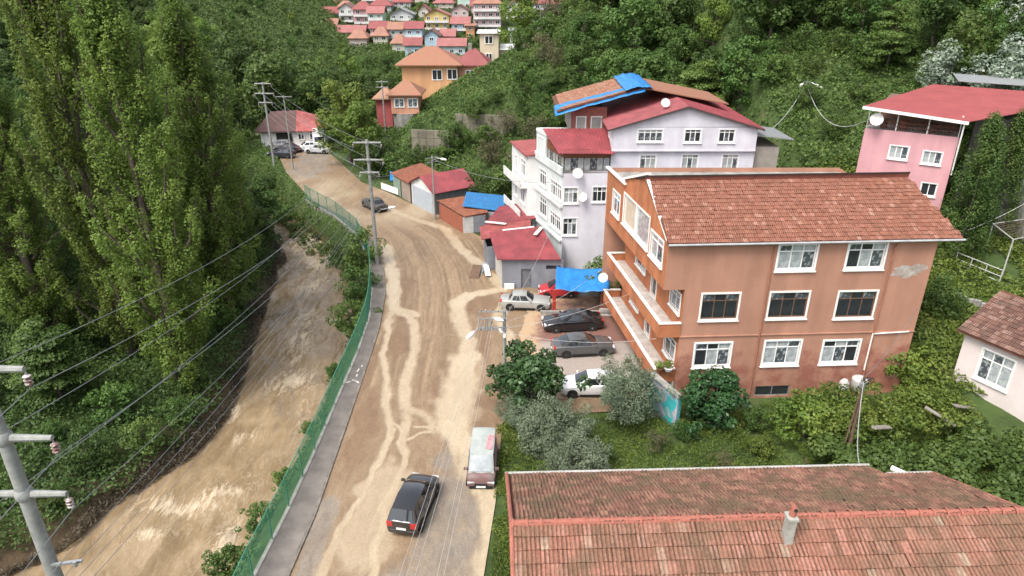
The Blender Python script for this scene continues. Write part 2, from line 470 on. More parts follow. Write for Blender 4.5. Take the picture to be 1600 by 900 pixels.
# ------------------------------------------------------------------ river
def river_mat():
    m, nt, b, L = _nodes('muddy_river_water'); N = nt.nodes
    g = N.new('ShaderNodeNewGeometry')
    def tex(sc, det, rough, dist, sx=1.0, sy=0.45):
        mp = N.new('ShaderNodeMapping'); mp.inputs['Scale'].default_value = (sx, sy, 1.0); L.new(g.outputs['Position'], mp.inputs['Vector'])
        n = N.new('ShaderNodeTexNoise'); n.inputs['Scale'].default_value = sc; n.inputs['Detail'].default_value = det; n.inputs['Roughness'].default_value = rough; n.inputs['Distortion'].default_value = dist
        L.new(mp.outputs[0], n.inputs['Vector']); return n.outputs['Fac']
    def math_(op, a, c=None, d=None):
        k = N.new('ShaderNodeMath'); k.operation = op
        for i, v in enumerate((a, c, d)):
            if v is None: continue
            if hasattr(v, 'is_linked'): L.new(v, k.inputs[i])
            else: k.inputs[i].default_value = v
        return k.outputs[0]
    rp = ramp(nt, [(0.32, (0.165, 0.115, 0.064)), (0.5, (0.205, 0.146, 0.084)), (0.68, (0.25, 0.184, 0.112))])
    L.new(tex(0.6, 3, .45, 1.0), rp.inputs['Fac'])
    foam = attr(nt, 'foam')
    def lines(n, w):                                 # thin drifting scum lines along the contours of a noise field
        d = math_('ABSOLUTE', math_('SUBTRACT', n, .5)); r = ramp(nt, [(0.0, (1, 1, 1)), (w, (0, 0, 0))]); L.new(d, r.inputs['Fac']); return r.outputs['Color']
    fl = math_('MAXIMUM', lines(tex(.6, 5, .55, 1.6, 1.0, .28), .022), lines(tex(1.3, 4, .55, 1.6, 1.0, .28), .03))
    fl = math_('MULTIPLY', fl, math_('MULTIPLY_ADD', foam, 1.0, .13))
    body = ramp(nt, [(0.74, (0, 0, 0)), (0.86, (.5, .5, .5)), (1.0, (.95, .95, .95))]); L.new(math_('MULTIPLY_ADD', foam, .72, tex(1.3, 8, .6, 1.8, 1.0, .26)), body.inputs['Fac'])
    fm = math_('MINIMUM', math_('ADD', fl, body.outputs['Color']), .95)
    L.new(mixc(nt, fm, rp.outputs['Color'], (0.44, 0.36, 0.255)), b.inputs['Base Color'])
    rr = N.new('ShaderNodeMapRange'); rr.inputs['To Min'].default_value = 0.1; rr.inputs['To Max'].default_value = 0.55
    L.new(fm, rr.inputs['Value']); L.new(rr.outputs[0], b.inputs['Roughness'])
    b.inputs['Specular IOR Level'].default_value = 0.2; b.inputs['Coat Weight'].default_value = 0.12; b.inputs['Coat Roughness'].default_value = 0.06; b.inputs['Coat IOR'].default_value = 1.33
    hgt_n = math_('ADD', math_('MULTIPLY', tex(.8, 2, .4, .8), 1.0), math_('ADD', math_('MULTIPLY', tex(2.2, 2.5, .45, .8), .38), math_('MULTIPLY', fm, .10)))
    bp = N.new('ShaderNodeBump'); bp.inputs['Strength'].default_value = 0.75; bp.inputs['Distance'].default_value = 0.26
    L.new(hgt_n, bp.inputs['Height']); L.new(bp.outputs[0], b.inputs['Normal'])
    return m
ry = np.arange(12, 112, 0.22); rt = np.linspace(0, 1, 74)
RY, RT = np.meshgrid(ry, rt, indexing='ij')
RX = (xl(RY) - 1.6) * (1 - RT) + (xr(RY) + 1.3) * RT
wv = (fbm(RX * 0.55 + fbm(RX * .3, RY * .2, 3) * 2, RY * 0.33, 21, 2) - 0.5)
foam = np.zeros_like(RX)
for (fx, fy, rx_, ry_, a) in [(-20.6, 33.4, 3.2, 1.1, .62), (-18.5, 34.6, 2.0, 1.0, .55), (-21.5, 30.8, 2.6, .8, .42), (-16.9, 30.2, .9, 2.2, .55), (-17.2, 36, 1.4, 2.2, .4), (-19.2, 40.2, 1.2, 1.0, .4),
                               (-18.4, 47.5, 2.6, 2.4, .6), (-19.0, 53.5, 1.6, 4.0, .5), (-20.0, 59, 1.6, 4.0, .5), (-21.2, 66, 2.0, 4.5, .55), (-22.4, 73, 2.4, 4.0, .6), (-21.3, 43.6, 1.0, 1.8, .4), (-15.9, 43, .8, 4.0, .3), (-25, 80, 3, 5, .7)]:
    foam = np.maximum(foam, a * np.exp(-(((RX - fx) / rx_) ** 2 + ((RY - fy) / ry_) ** 2)))
foam = np.clip(foam * (0.45 + 1.0 * fbm(RX * .9, RY * .5, 41)), 0, 1)
wv2 = np.sin(RY * 1.5 + 5 * fbm(RX * .25, RY * .1, 55) + .5 * RX) * (fbm(RX * .5, RY * .3, 58) - .2)
RZ = -4.05 + wv * (0.40 + 0.9 * foam) + .10 * wv2 + 0.012 * (RY - 40)
river = link('river', grid_mesh('river', np.stack([RX, RY, RZ], -1), river_mat(), attrs={'foam': foam}))
tag(river, kind='structure')

# ------------------------------------------------------------------ mud-covered road and forecourt
def flow(pts, w, X, Y, wob=0.5, s=0):
    xx = X + (fbm(X * 0.9, Y * 0.7, 60 + s) - 0.5) * 2 * wob + (fbm(X * 2, Y * 1.2, 66 + s) - .5) * wob * .35
    yy = Y + (fbm(X * 0.9, Y * 0.7, 80 + s) - 0.5) * 2 * wob
    d, _ = seg_dist(xx, yy, pts)
    prof = np.clip(1 - d / (w * 1.7), 0, 1)
    return sstep(.16, .62, prof + (fbm(X * 1.9, Y * .8, 300 + s) - .5) * .62 * (prof > 0)) * np.clip(.66 + .5 * fbm(X * .4, Y * .2, 320 + s), 0, 1)
def blob(X, Y, cx, cy, rx_, ry_, s=0):
    q = np.hypot((X - cx) / rx_, (Y - cy) / ry_) + (fbm(X * 0.7, Y * 0.7, 100 + s) - 0.5) * 1.1
    return 1 - sstep(0.75, 1.1, q)
my = np.concatenate([np.arange(4, 22, 0.6), np.arange(22, 60, 0.13), np.arange(60, 120, 0.24)]); mt = np.linspace(0, 1, 150)
MY, MT = np.meshgrid(my, mt, indexing='ij')
MX = (xk(MY) + 0.0) * (1 - MT) + xe(MY) * MT
streams = [
    ([(-1.1, 56.9), (-3.5, 55.8), (-5.0, 54.4), (-4.3, 50.3), (-3.5, 46.9), (-3.5, 44.3), (-3.8, 40.6)], 0.62),
    ([(-3.5, 44.3), (-3.7, 40.6), (-3.8, 37.8), (-3.9, 35.9)], 1.2),
    ([(-3.8, 37.8), (-3.7, 35.9), (-2.9, 33.9), (-2.2, 31.4), (-1.2, 29.8), (-.9, 27.4), (-1.1, 22)], 0.75),
    ([(-13.5, 68.0), (-11.9, 62.5), (-10.9, 56.9), (-10.1, 53.1)], 0.55), ([(-10.1, 53.1), (-8.5, 50.9), (-7.7, 47.9), (-7.5, 43.3), (-7.6, 40.6), (-7.1, 38.0)], 0.36),
    ([(-7.1, 38.0), (-5.8, 37.2), (-5.2, 36.3), (-5.0, 35.4)], 0.26), ([(-10.1, 53.1), (-10.3, 49.7), (-9.8, 45.3), (-8.8, 41.5), (-8.4, 38.2), (-7.6, 35.6), (-8.0, 32.6), (-8.3, 29.3), (-8.9, 26.9), (-9.3, 22)], 0.24),
    ([(-7.1, 38.0), (-6.7, 36.7), (-6.8, 34.2), (-6.3, 33.0), (-6.9, 28.3), (-6.7, 22)], 0.24), ([(-10.1, 53.1), (-8.1, 51.8)], 0.4), ([(-6.1, 35.9), (-5.4, 35.8), (-4.9, 35.9)], 0.15), ([(-6.8, 34.2), (-5.9, 34.9), (-5.1, 35.2)], 0.14), ([(-8.0, 36.7), (-6.8, 35.2)], 0.13),
    ([(-1.1, 57.6), (-1.8, 60.0), (-3.9, 64.2), (-5.5, 67.5), (-7.4, 73.3), (-12.6, 78.0), (-18.3, 84.8)], 0.5), ([(-0.6, 54.4), (-1.2, 51.5), (-0.2, 47.4), (0.2, 44.0)], 0.45)]
light = np.zeros_like(MX)
for i, (p, w) in enumerate(streams): light = np.maximum(light, flow(p, w, MX, MY, 0.32, i) * (1 if w > .5 else .85))
light = np.maximum(light, 0.55 * sstep(72, 80, MY) * (1 - sstep(92, 98, MY)) * sstep(.35, .6, fbm(MX * .25, MY * .12, 31)))
light = np.maximum(light, 0.6 * blob(MX, MY, -7.2, 27.5, 1.6, 5, 7))
grey = np.zeros_like(MX)
for i, (cx, cy, a, b_) in enumerate([(-3.2, 27.8, 2.0, 5.6), (-9.9, 25.5, .7, 5.5), (-4.4, 22.5, 3.6, 3.0), (-30.5, 101, 3.2, 7.5), (-31.5, 110, 3.5, 6)]): grey = np.maximum(grey, blob(MX, MY, cx, cy, a, b_, i))
grey = grey * (1 - 0.9 * light) * (.45 + .6 * fbm(MX * 1.2, MY * .7, 77))
brown = np.zeros_like(MX)
for i, (cx, cy, a, b_) in enumerate([(-9.1, 47.4, 1.0, 3.5), (-10.0, 57.3, .8, 3.2), (-2.4, 53.4, 1.8, 2.4), (-1.7, 37.4, 1.1, 3.4), (-9.4, 36.2, .9, 4.0), (-10.6, 42, .6, 4.0), (-5.0, 39.8, .6, 2.8), (-1.9, 29.6, .7, 1.5), (-2.4, 47, .7, 4.5), (4.3, 50.4, 3.4, 1.2), (-13.4, 61, .8, 5)]): brown = np.maximum(brown, blob(MX, MY, cx, cy, a, b_, 20 + i))
brown = brown * (1 - light) * .9
# wheel ruts follow the road
mid = -6.0 + 0 * MY
off = (MX - xk(MY)) + (fbm(MX * .2, MY * .15, 9) - .5) * 1.5
offn = (MX - xk(MY)) / np.maximum(np.minimum(xe(MY), 40 - 0 * MY) - xk(MY), 1) * 0 + (MX - xk(MY)) - 0.35 * np.sin(MY * .11)
rut = (vnoise(offn * 4.5 + fbm(MX * .3, MY * .06, 12) * .8, MY * .07, 12) - .5) * 1.3 + (vnoise(offn * 11, MY * .12, 15) - .5) * .9
rut = rut * sstep(36, 44, MY) * (1 - .6 * sstep(70, 85, MY)) * (MX < -2.2) * (0.25 + 1.1 * fbm(MX * .4, MY * .15, 13)) * (1 - light)
MZ = 0.012 + 0.035 * (fbm(MX * 1.7, MY * 1.3, 17) - .5) * (1 - light) - 0.012 * light + 0.022 * rut + 0.02 * brown + 0.03
edge = np.minimum(MT, 1 - MT)
def mud_mat():
    m, nt, b, L = _nodes('flood_mud'); N = nt.nodes
    g = N.new('ShaderNodeNewGeometry')
    n1 = N.new('ShaderNodeTexNoise'); n1.inputs['Scale'].default_value = 1.1; n1.inputs['Detail'].default_value = 10; n1.inputs['Roughness'].default_value = 0.7; n1.inputs['Distortion'].default_value = 0.8
    mp = N.new('ShaderNodeMapping'); mp.inputs['Scale'].default_value = (1.6, 0.6, 1); L.new(g.outputs['Position'], mp.inputs['Vector']); L.new(mp.outputs[0], n1.inputs['Vector'])
    base = ramp(nt, [(0.3, (0.172, 0.115, 0.068)), (0.5, (0.215, 0.148, 0.09)), (0.7, (0.26, 0.187, 0.118))]); L.new(n1.outputs['Fac'], base.inputs['Fac'])
    br = ramp(nt, [(0.35, (0.155, 0.096, 0.056)), (0.65, (0.20, 0.13, 0.078))]); L.new(n1.outputs['Fac'], br.inputs['Fac'])
    gr = ramp(nt, [(0.3, (0.15, 0.13, 0.11)), (0.55, (0.215, 0.185, 0.15)), (0.75, (0.30, 0.235, 0.16))]); L.new(n1.outputs['Fac'], gr.inputs['Fac'])
    n4 = N.new('ShaderNodeTexNoise'); n4.inputs['Scale'].default_value = 9; n4.inputs['Detail'].default_value = 5; L.new(g.outputs['Position'], n4.inputs['Vector'])
    lt = ramp(nt, [(0.35, (0.36, 0.285, 0.188)), (0.65, (0.42, 0.343, 0.237))]); L.new(n1.outputs['Fac'], lt.inputs['Fac'])
    rc = N.new('ShaderNodeMapRange'); rc.inputs['From Min'].default_value = -0.8; rc.inputs['From Max'].default_value = 0.8; L.new(attr(nt, 'rut'), rc.inputs['Value'])
    rcol = ramp(nt, [(0.2, (0.80, 0.78, 0.75)), (0.5, (1, 1, 1)), (0.8, (1.24, 1.24, 1.22))]); L.new(rc.outputs[0], rcol.inputs['Fac'])
    c = mixc(nt, 1.0, base.outputs['Color'], rcol.outputs['Color'], 'MULTIPLY')
    c = mixc(nt, attr(nt, 'brown'), c, br.outputs['Color'])
    c = mixc(nt, attr(nt, 'grey'), c, gr.outputs['Color'])
    c = mixc(nt, attr(nt, 'light'), c, lt.outputs['Color'])
    sp = ramp(nt, [(0.3, (0.86, 0.86, 0.86)), (0.7, (1.08, 1.08, 1.08))]); L.new(n4.outputs['Fac'], sp.inputs['Fac'])
    c = mixc(nt, 1.0, c, sp.outputs['Color'], 'MULTIPLY')
    L.new(c, b.inputs['Base Color'])
    rr = N.new('ShaderNodeMapRange'); rr.inputs['To Min'].default_value = 0.5; rr.inputs['To Max'].default_value = 0.25
    L.new(attr(nt, 'light'), rr.inputs['Value']); L.new(rr.outputs[0], b.inputs['Roughness'])
    b.inputs['Specular IOR Level'].default_value = 0.3
    h = N.new('ShaderNodeMath'); h.operation = 'MULTIPLY'
    inv = N.new('ShaderNodeMath'); inv.operation = 'SUBTRACT'; inv.inputs[0].default_value = 1.0; L.new(attr(nt, 'light'), inv.inputs[1])
    ad = N.new('ShaderNodeMath'); ad.operation = 'ADD'; L.new(n1.outputs['Fac'], ad.inputs[0]); L.new(n4.outputs['Fac'], ad.inputs[1])
    L.new(ad.outputs[0], h.inputs[0]); L.new(inv.outputs[0], h.inputs[1])
    bp = N.new('ShaderNodeBump'); bp.inputs['Strength'].default_value = 0.6; bp.inputs['Distance'].default_value = 0.06
    L.new(h.outputs[0], bp.inputs['Height']); L.new(bp.outputs[0], b.inputs['Normal'])
    return m
MUD = mud_mat()
road = link('muddy_road', grid_mesh('muddy_road', np.stack([MX, MY, MZ], -1), MUD, attrs={'light': light, 'grey': grey, 'brown': brown, 'rut': rut}))
tag(road, kind='structure')

# paved forecourt in front of the apartment garages
def paver_mat():
    m, nt, b, L = _nodes('forecourt_pavers'); N = nt.nodes
    g = N.new('ShaderNodeNewGeometry')
    bk = N.new('ShaderNodeTexBrick'); bk.inputs['Scale'].default_value = 4.0; bk.inputs['Mortar Size'].default_value = 0.012; bk.inputs['Color1'].default_value = (0.20, 0.095, 0.07, 1); bk.inputs['Color2'].default_value = (0.15, 0.075, 0.06, 1); bk.inputs['Mortar'].default_value = (0.14, 0.10, 0.08, 1)
    L.new(g.outputs['Position'], bk.inputs['Vector'])
    b2 = N.new('ShaderNodeTexBrick'); b2.inputs['Scale'].default_value = 4.0; b2.inputs['Mortar Size'].default_value = 0.015; b2.inputs['Color1'].default_value = (0.34, 0.29, 0.25, 1); b2.inputs['Color2'].default_value = (0.27, 0.225, 0.20, 1); b2.inputs['Mortar'].default_value = (0.2, 0.17, 0.15, 1)
    L.new(g.outputs['Position'], b2.inputs['Vector'])
    c = mixc(nt, attr(nt, 'grey'), bk.outputs['Color'], b2.outputs['Color'])
    n1 = N.new('ShaderNodeTexNoise'); n1.inputs['Scale'].default_value = 1.2; n1.inputs['Detail'].default_value = 9; n1.inputs['Roughness'].default_value = .7; L.new(g.outputs['Position'], n1.inputs['Vector'])
    mm = N.new('ShaderNodeMath'); mm.operation = 'ADD'; L.new(attr(nt, 'mud'), mm.inputs[0]); L.new(n1.outputs['Fac'], mm.inputs[1])
    r = ramp(nt, [(0.72, (0, 0, 0)), (1.0, (1, 1, 1))]); L.new(mm.outputs[0], r.inputs['Fac'])
    c = mixc(nt, r.outputs['Color'], c, (0.36, 0.25, 0.15))
    L.new(c, b.inputs['Base Color']); b.inputs['Roughness'].default_value = 0.6
    return m
py_ = np.arange(39.0, 56.0, 0.15); pt = np.linspace(0, 1, 60)
PY, PT = np.meshgrid(py_, pt, indexing='ij')
PX = (0.9 + 0.10 * (PY - 47) + (fbm(PY * .5, PY * 0, 3) - .5) * 1.6) * (1 - PT) + 9.3 * PT
pmud = np.clip(sstep(0.35, 0.0, PT) * .6 + 0.45 * (1 - sstep(41.0, 43.0, PY)) + .3 * sstep(51, 53, PY), 0, 1)
pgrey = 1 - sstep(46.5, 47.2, PY + (fbm(PX, PY, 4) - .5) * .6)
pav = link('forecourt', grid_mesh('forecourt', np.stack([PX, PY, 0.082 + 0 * PX], -1), paver_mat(), attrs={'mud': pmud, 'grey': pgrey}))
tag(pav, kind='structure')

# sidewalk and kerb beside the river fence
walk_m = M('sidewalk_asphalt', (0.185, 0.165, 0.145), (0.115, 0.10, 0.09), rough=0.85, scale=0.8, bump=0.4, bscale=40)
sy = np.arange(2, 86, 0.6)
mb = MB(); kb = MB()
for y0, y1 in zip(sy[:-1], sy[1:]):
    a0, a1, k0, k1 = xf(y0) + 0.0, xf(y1) + 0.0, xk(y0) - 0.16, xk(y1) - 0.16
    mb.add([(a0, y0, 0.13), (k0, y0, 0.13), (k1, y1, 0.13), (a1, y1, 0.13)], [(0, 1, 2, 3)])
    kb.add([(k0, y0, -0.1), (k0, y0, 0.145), (k0 + 0.16, y0, 0.135), (k0 + 0.2, y0, -0.1), (k1, y1, -0.1), (k1, y1, 0.145), (k1 + 0.16, y1, 0.135), (k1 + 0.2, y1, -0.1)], [(1, 2, 6, 5), (2, 3, 7, 6), (0, 1, 5, 4)])
tag(mb.build('sidewalk', walk_m), kind='structure')
tag(kb.build('kerb', M('kerb_stone', (0.20, 0.18, 0.155), (0.11, 0.095, 0.08), rough=0.85, scale=2)), kind='structure')
# worn white paint marks on the sidewalk
mb = MB()
for cx, cy, a, l, w in [(-11.15, 42.6, 80, .45, .10), (-11.1, 41.9, 85, .35, .10), (-11.55, 41.0, 20, .42, .11), (-11.2, 41.25, -15, .3, .10), (-10.85, 41.0, -40, .45, .11), (-11.0, 43.2, 85, .25, .09)]:
    a = R(a); m = Matrix.Rotation(a, 3, 'Z')
    mb.add([Vector((cx, cy, 0.136)) + m @ Vector((sx * l / 2 * k, sy_ * w / 2, 0)) for sx, sy_, k in ((-1, -1, 1), (1, -1, .8), (1, 1, 1), (-1, 1, .85))], [(0, 1, 2, 3)])
tag(mb.build('sidewalk_marking', M('worn_white_marking', (0.7, 0.69, 0.66), (0.4, 0.38, 0.35), rough=.7, scale=8)), kind='structure')
# concrete river wall under the fence
mb = MB()
for y0, y1 in zip(sy[:-1], sy[1:]):
    a0, a1 = xf(y0), xf(y1)
    mb.add([(a0 - .28, y0, -3.2), (a0 - .06, y0, 0.17), (a0 + .14, y0, 0.17), (a0 + .14, y0, -.1), (a1 - .28, y1, -3.2), (a1 - .06, y1, 0.17), (a1 + .14, y1, 0.17), (a1 + .14, y1, -.1)], [(0, 4, 5, 1), (1, 5, 6, 2), (2, 6, 7, 3)])
o = mb.build('river_wall', MAT['concrete'])
tag(o, 'long grey concrete retaining wall between the river bank and the sidewalk', 'wall')
# ------------------------------------------------------------------ building kit
REV = 0.16
def facade(mb, p0, p1, z0, z1, ops=()):
    """wall sheet from p0 to p1 (left to right seen from outside) with recessed openings (u0,u1,z0,z1)"""
    p0 = Vector((p0[0], p0[1], 0)); p1 = Vector((p1[0], p1[1], 0))
    d = (p1 - p0); Ln = d.length; d.normalize(); inn = Vector((-d.y, d.x, 0))
    us = sorted({0.0, Ln, *[o[0] for o in ops], *[o[1] for o in ops]}); zs = sorted({z0, z1, *[o[2] for o in ops], *[o[3] for o in ops]})
    pt = lambda u, z, k=0: p0 + d * u + inn * k + Vector((0, 0, z))
    for a, b in zip(us[:-1], us[1:]):
        for c, e in zip(zs[:-1], zs[1:]):
            um, zm = (a + b) / 2, (c + e) / 2
            if any(o[0] < um < o[1] and o[2] < zm < o[3] for o in ops): continue
            mb.add([pt(a, c), pt(b, c), pt(b, e), pt(a, e)], [(0, 1, 2, 3)])
    for a, b, c, e in [o[:4] for o in ops]:
        q = [(a, c), (b, c), (b, e), (a, e)]
        for (u, z), (w, y) in zip(q, q[1:] + q[:1]):
            mb.add([pt(u, z), pt(w, y), pt(w, y, REV), pt(u, z, REV)], [(0, 1, 2, 3)])
_win = {}
def _cached(key, fn):
    if key not in _win: _win[key] = fn()
    return _win[key]
def window(root, p0, p1, op, lights=3, transom=0.28, panes=('curtain',), frame='pvc', surround=0.12, sill=True, name='window', label=None):
    """window unit filling opening op of the facade p0-p1; children: panes and sill"""
    u0, u1, z0, z1 = op[:4]
    w, h = round(u1 - u0, 2), round(z1 - z0, 2)
    d = Vector((p1[0] - p0[0], p1[1] - p0[1], 0)); d.normalize()
    ang = math.atan2(d.y, d.x)
    c = Vector((p0[0], p0[1], 0)) + d * (u0 + u1) / 2 + Vector((0, 0, z0))
    def mk():
        b = MB(); t = 0.065
        y0, y1 = 0.04, REV - 0.005
        W = w / 2 - 0.003; hh = h - 0.003
        b.box(-W, -W + t, y0, y1, .003, hh); b.box(W - t, W, y0, y1, .003, hh); b.box(-W + t, W - t, y0, y1, .003, t); b.box(-W + t, W - t, y0, y1, hh - t, hh)
        for i in range(1, lights):
            x = -W + t + (2 * W - 2 * t) * i / lights
            b.box(x - .03, x + .03, y0 + .005, y1, t, hh - t)
        if transom:
            zt = hh * (1 - transom); b.box(-W + t, W - t, y0 + .01, y1, zt - .03, zt + .03)
        if surround and frame == 'pvc':
            s = surround
            b.box(-w / 2 - s, -w / 2 - .002, -.04, .03, -s, h + s); b.box(w / 2 + .002, w / 2 + s, -.04, .03, -s, h + s)
            b.box(-w / 2 - .002, w / 2 + .002, -.04, .03, -s, -.002); b.box(-w / 2 - .002, w / 2 + .002, -.04, .03, h + .002, h + s)
        return b.mesh('window', MAT[frame])
    me = _cached(('w', w, h, lights, transom, frame, surround), mk)
    o = link(name, me, root, c - WL[root], (0, 0, ang))
    if label: o['label'] = label
    if surround and frame != 'pvc':
        def mkr():
            q = MB(); s = surround
            q.box(-w / 2 - s, -w / 2 - .002, -.04, .03, -s, h + s); q.box(w / 2 + .002, w / 2 + s, -.04, .03, -s, h + s)
            q.box(-w / 2 - .002, w / 2 + .002, -.04, .03, -s, -.002); q.box(-w / 2 - .002, w / 2 + .002, -.04, .03, h + .002, h + s)
            return q.mesh('surround', MAT['white'])
        link('surround', _cached(('r', w, h, surround), mkr), o)
    t = 0.065
    W = w / 2 - t
    pw = 2 * W / lights
    rows = [(t, h * (1 - transom) - .03), (h * (1 - transom) + .03, h - t)] if transom else [(t, h - t)]
    k = int(abs(c.x * 7 + c.y * 3 + c.z * 5)) % 7
    for i in range(lights):
        for ri, (a, b) in enumerate(rows):
            pm = panes[k % len(panes)]; k += 1
            def mkp():
                q = MB(); q.box(-pw / 2 + .03, pw / 2 - .03, .085, .10, a, b); return q.mesh('pane', MAT[pm])
            pme = _cached(('p', round(pw, 3), round(a, 3), round(b, 3), pm), mkp)
            link('pane', pme, o, (-W + pw * (i + .5), 0, 0))
    if sill:
        def mks():
            q = MB(); q.box(-w / 2 - surround - .04, w / 2 + surround + .04, -.12, .02, -surround - .07, -surround - .002); return q.mesh('sill', MAT['white'])
        link('sill', _cached(('s', w, surround), mks), o)
    return o
def wall_with_windows(root, name, mat, p0, p1, z0, z1, wins, extra=None):
    """wins: (u0,u1,z0,z1, kwargs)"""
    mb = MB(); facade(mb, p0, p1, z0, z1, wins)
    if extra: extra(mb)
    o = mb.build(name, mat, root)
    for w in wins:
        window(root, p0, p1, w, **(w[4] if len(w) > 4 else {}))
    return o
def ridged(p00, p10, p11, p01, pitch=0.25, hgt_=0.03, t=0.05):
    """profiled metal sheet roof; ribs run from edge p00-p10 up to p01-p11"""
    a, b, c, d = [Vector(p) for p in (p00, p10, p11, p01)]
    n = max(2, int((b - a).length / pitch)); mb = MB()
    up = Vector((0, 0, 1)); vs = []; fs = []
    for i in range(n + 1):
        for k, (off, hh) in enumerate(((0, 0), (.35, 0), (.45, hgt_), (.75, hgt_), (.85, 0))):
            if i == n and k > 0: break
            f = min((i + off) / n, 1)
            for lo, hi in ((a.lerp(b, f), d.lerp(c, f)),):
                vs += [lo + up * hh, hi + up * hh]
    m = len(vs) // 2
    fs = [(2 * i, 2 * i + 2, 2 * i + 3, 2 * i + 1) for i in range(m - 1)]
    mb.add(vs, fs)
    lo = [v - up * t for v in (a, b, c, d)]
    mb.add([a, b, c, d] + lo, [(4, 7, 6, 5), (0, 4, 5, 1), (1, 5, 6, 2), (2, 6, 7, 3), (3, 7, 4, 0)])
    return mb
def tile_mesh(name, w, l, h, mat):
    """one interlocking clay tile: two raised rolls, a lip at the lower edge; x across, y up the slope"""
    xs = [(-.5, 0), (-.40, h), (-.20, h), (-.1, .15 * h), (.02, .15 * h), (.12, h), (.32, h), (.42, .1 * h), (.5, .0)]
    vs = []; fs = []
    lift = .04
    for (u, z) in xs: vs.append((u * w, -.03, z + lift))
    for (u, z) in xs: vs.append((u * w, l, z))
    for (u, z) in xs: vs.append((u * w, -.028, z * .4 + lift - .05))
    n = len(xs)
    fs = [(i, i + 1, n + i + 1, n + i) for i in range(n - 1)] + [(2 * n + i, 2 * n + i + 1, i + 1, i) for i in range(n - 1)]
    b = MB(); b.add(vs, fs)
    me = b.mesh(name, mat)
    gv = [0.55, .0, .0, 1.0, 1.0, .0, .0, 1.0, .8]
    at = me.attributes.new('groove', 'FLOAT', 'POINT'); at.data.foreach_set('value', gv + gv + [1.0] * n)  # full strength along the lip underside: painted overlap shadow
    return me
def joined_tiles(name, w, l, h, mat, placements, parent, jitter=.006):
    """many alike tiles as one part; placements: 4x4 matrices"""
    t = tile_mesh('tile_shape', w, l, h, mat)
    tv = np.array([v.co[:] for v in t.vertices]); tf = [tuple(p.vertices) for p in t.polygons]
    vs = []; fs = []
    off = np.array(WL[parent])
    nv = len(tv)
    for i, m in enumerate(placements):
        A = np.array(m.to_3x3()); T = np.array(m.translation)
        vs.append(tv @ A.T + T - off + rng.normal(0, jitter, 3))
        fs += [tuple(k + i * nv for k in f) for f in tf]
    me = bpy.data.meshes.new(name); me.from_pydata(np.concatenate(vs).tolist(), [], fs); me.materials.append(mat); me.update()
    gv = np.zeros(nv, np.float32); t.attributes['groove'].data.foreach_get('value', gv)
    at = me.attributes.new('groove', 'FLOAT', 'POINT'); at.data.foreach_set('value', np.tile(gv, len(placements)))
    bpy.data.meshes.remove(t)
    o = link(name, me, parent); o['kind'] = 'stuff'
    return o
def slope_frames(o, along, up, w, l, ncol, nrow, skip=None):
    """matrices of tiles on a slope: o = lower left corner, along/up unit vectors"""
    along = Vector(along).normalized(); up = Vector(up).normalized(); n = along.cross(up).normalized()
    out = []
    for r in range(nrow):
        for c in range(ncol):
            p = Vector(o) + along * (c + .5) * w + up * r * l + n * .02
            if skip and skip(p): continue
            m = Matrix((along, up, n)).transposed().to_4x4(); m.translation = p
            out.append((r, c, m))
    return out

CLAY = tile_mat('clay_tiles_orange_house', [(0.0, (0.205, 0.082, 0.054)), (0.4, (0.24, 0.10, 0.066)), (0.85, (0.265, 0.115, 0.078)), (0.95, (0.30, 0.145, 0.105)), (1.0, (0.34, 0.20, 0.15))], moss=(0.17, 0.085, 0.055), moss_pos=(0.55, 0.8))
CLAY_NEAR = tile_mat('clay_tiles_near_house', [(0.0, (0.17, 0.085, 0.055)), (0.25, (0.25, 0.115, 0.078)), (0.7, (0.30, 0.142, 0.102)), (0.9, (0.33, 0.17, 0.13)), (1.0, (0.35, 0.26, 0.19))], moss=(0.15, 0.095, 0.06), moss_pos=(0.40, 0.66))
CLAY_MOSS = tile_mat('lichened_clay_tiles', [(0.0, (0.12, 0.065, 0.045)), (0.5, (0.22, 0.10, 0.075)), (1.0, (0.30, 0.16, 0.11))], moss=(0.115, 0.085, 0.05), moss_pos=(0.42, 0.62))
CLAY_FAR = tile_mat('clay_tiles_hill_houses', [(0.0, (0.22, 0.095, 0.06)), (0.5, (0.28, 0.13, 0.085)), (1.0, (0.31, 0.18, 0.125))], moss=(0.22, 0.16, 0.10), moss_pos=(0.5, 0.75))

# ------------------------------------------------------------------ near house: only its tiled roof is in the picture
nh = empty('tiled_roof_house', (6.8, 13.6, 0), 0, 'near house with weathered red clay tile roof and small chimney in the lower right corner', 'house')
rotN = R(2.0)
ax = Vector((math.cos(rotN), math.sin(rotN), 0)); ay = Vector((-math.sin(rotN), math.cos(rotN), 0))
n0 = Vector((-0.02, 13.4, 13.3)); PITCH = R(25)
nloc = lambda u, v, z=0: n0 + ax * u + ay * v + Vector((0, 0, z))
LN = 13.45
wall_m = M('near_house_render', (0.42, 0.38, 0.33), (0.32, 0.28, 0.24), rough=.9, streak=.2)
mb = MB()
poly = [nloc(.12, -4.0), nloc(LN - .3, -4.0), nloc(LN - .3, 3.0), nloc(11.6, 3.0), nloc(11.6, 3.9), nloc(.12, 3.9)]
mb.prism([(p.x, p.y) for p in poly], -0.3, 11.3)
mb.build('wall', wall_m, nh)
tp = math.tan(PITCH)
mb = MB()
mb.slab([nloc(0, -4.5, -4.5 * tp - .06), nloc(LN, -4.5, -4.5 * tp - .06), nloc(LN, 0, -.06), nloc(0, 0, -.06)], .12)
deck = mb.build('roof', M('roof_deck', (0.12, 0.05, 0.035), rough=.9), nh)
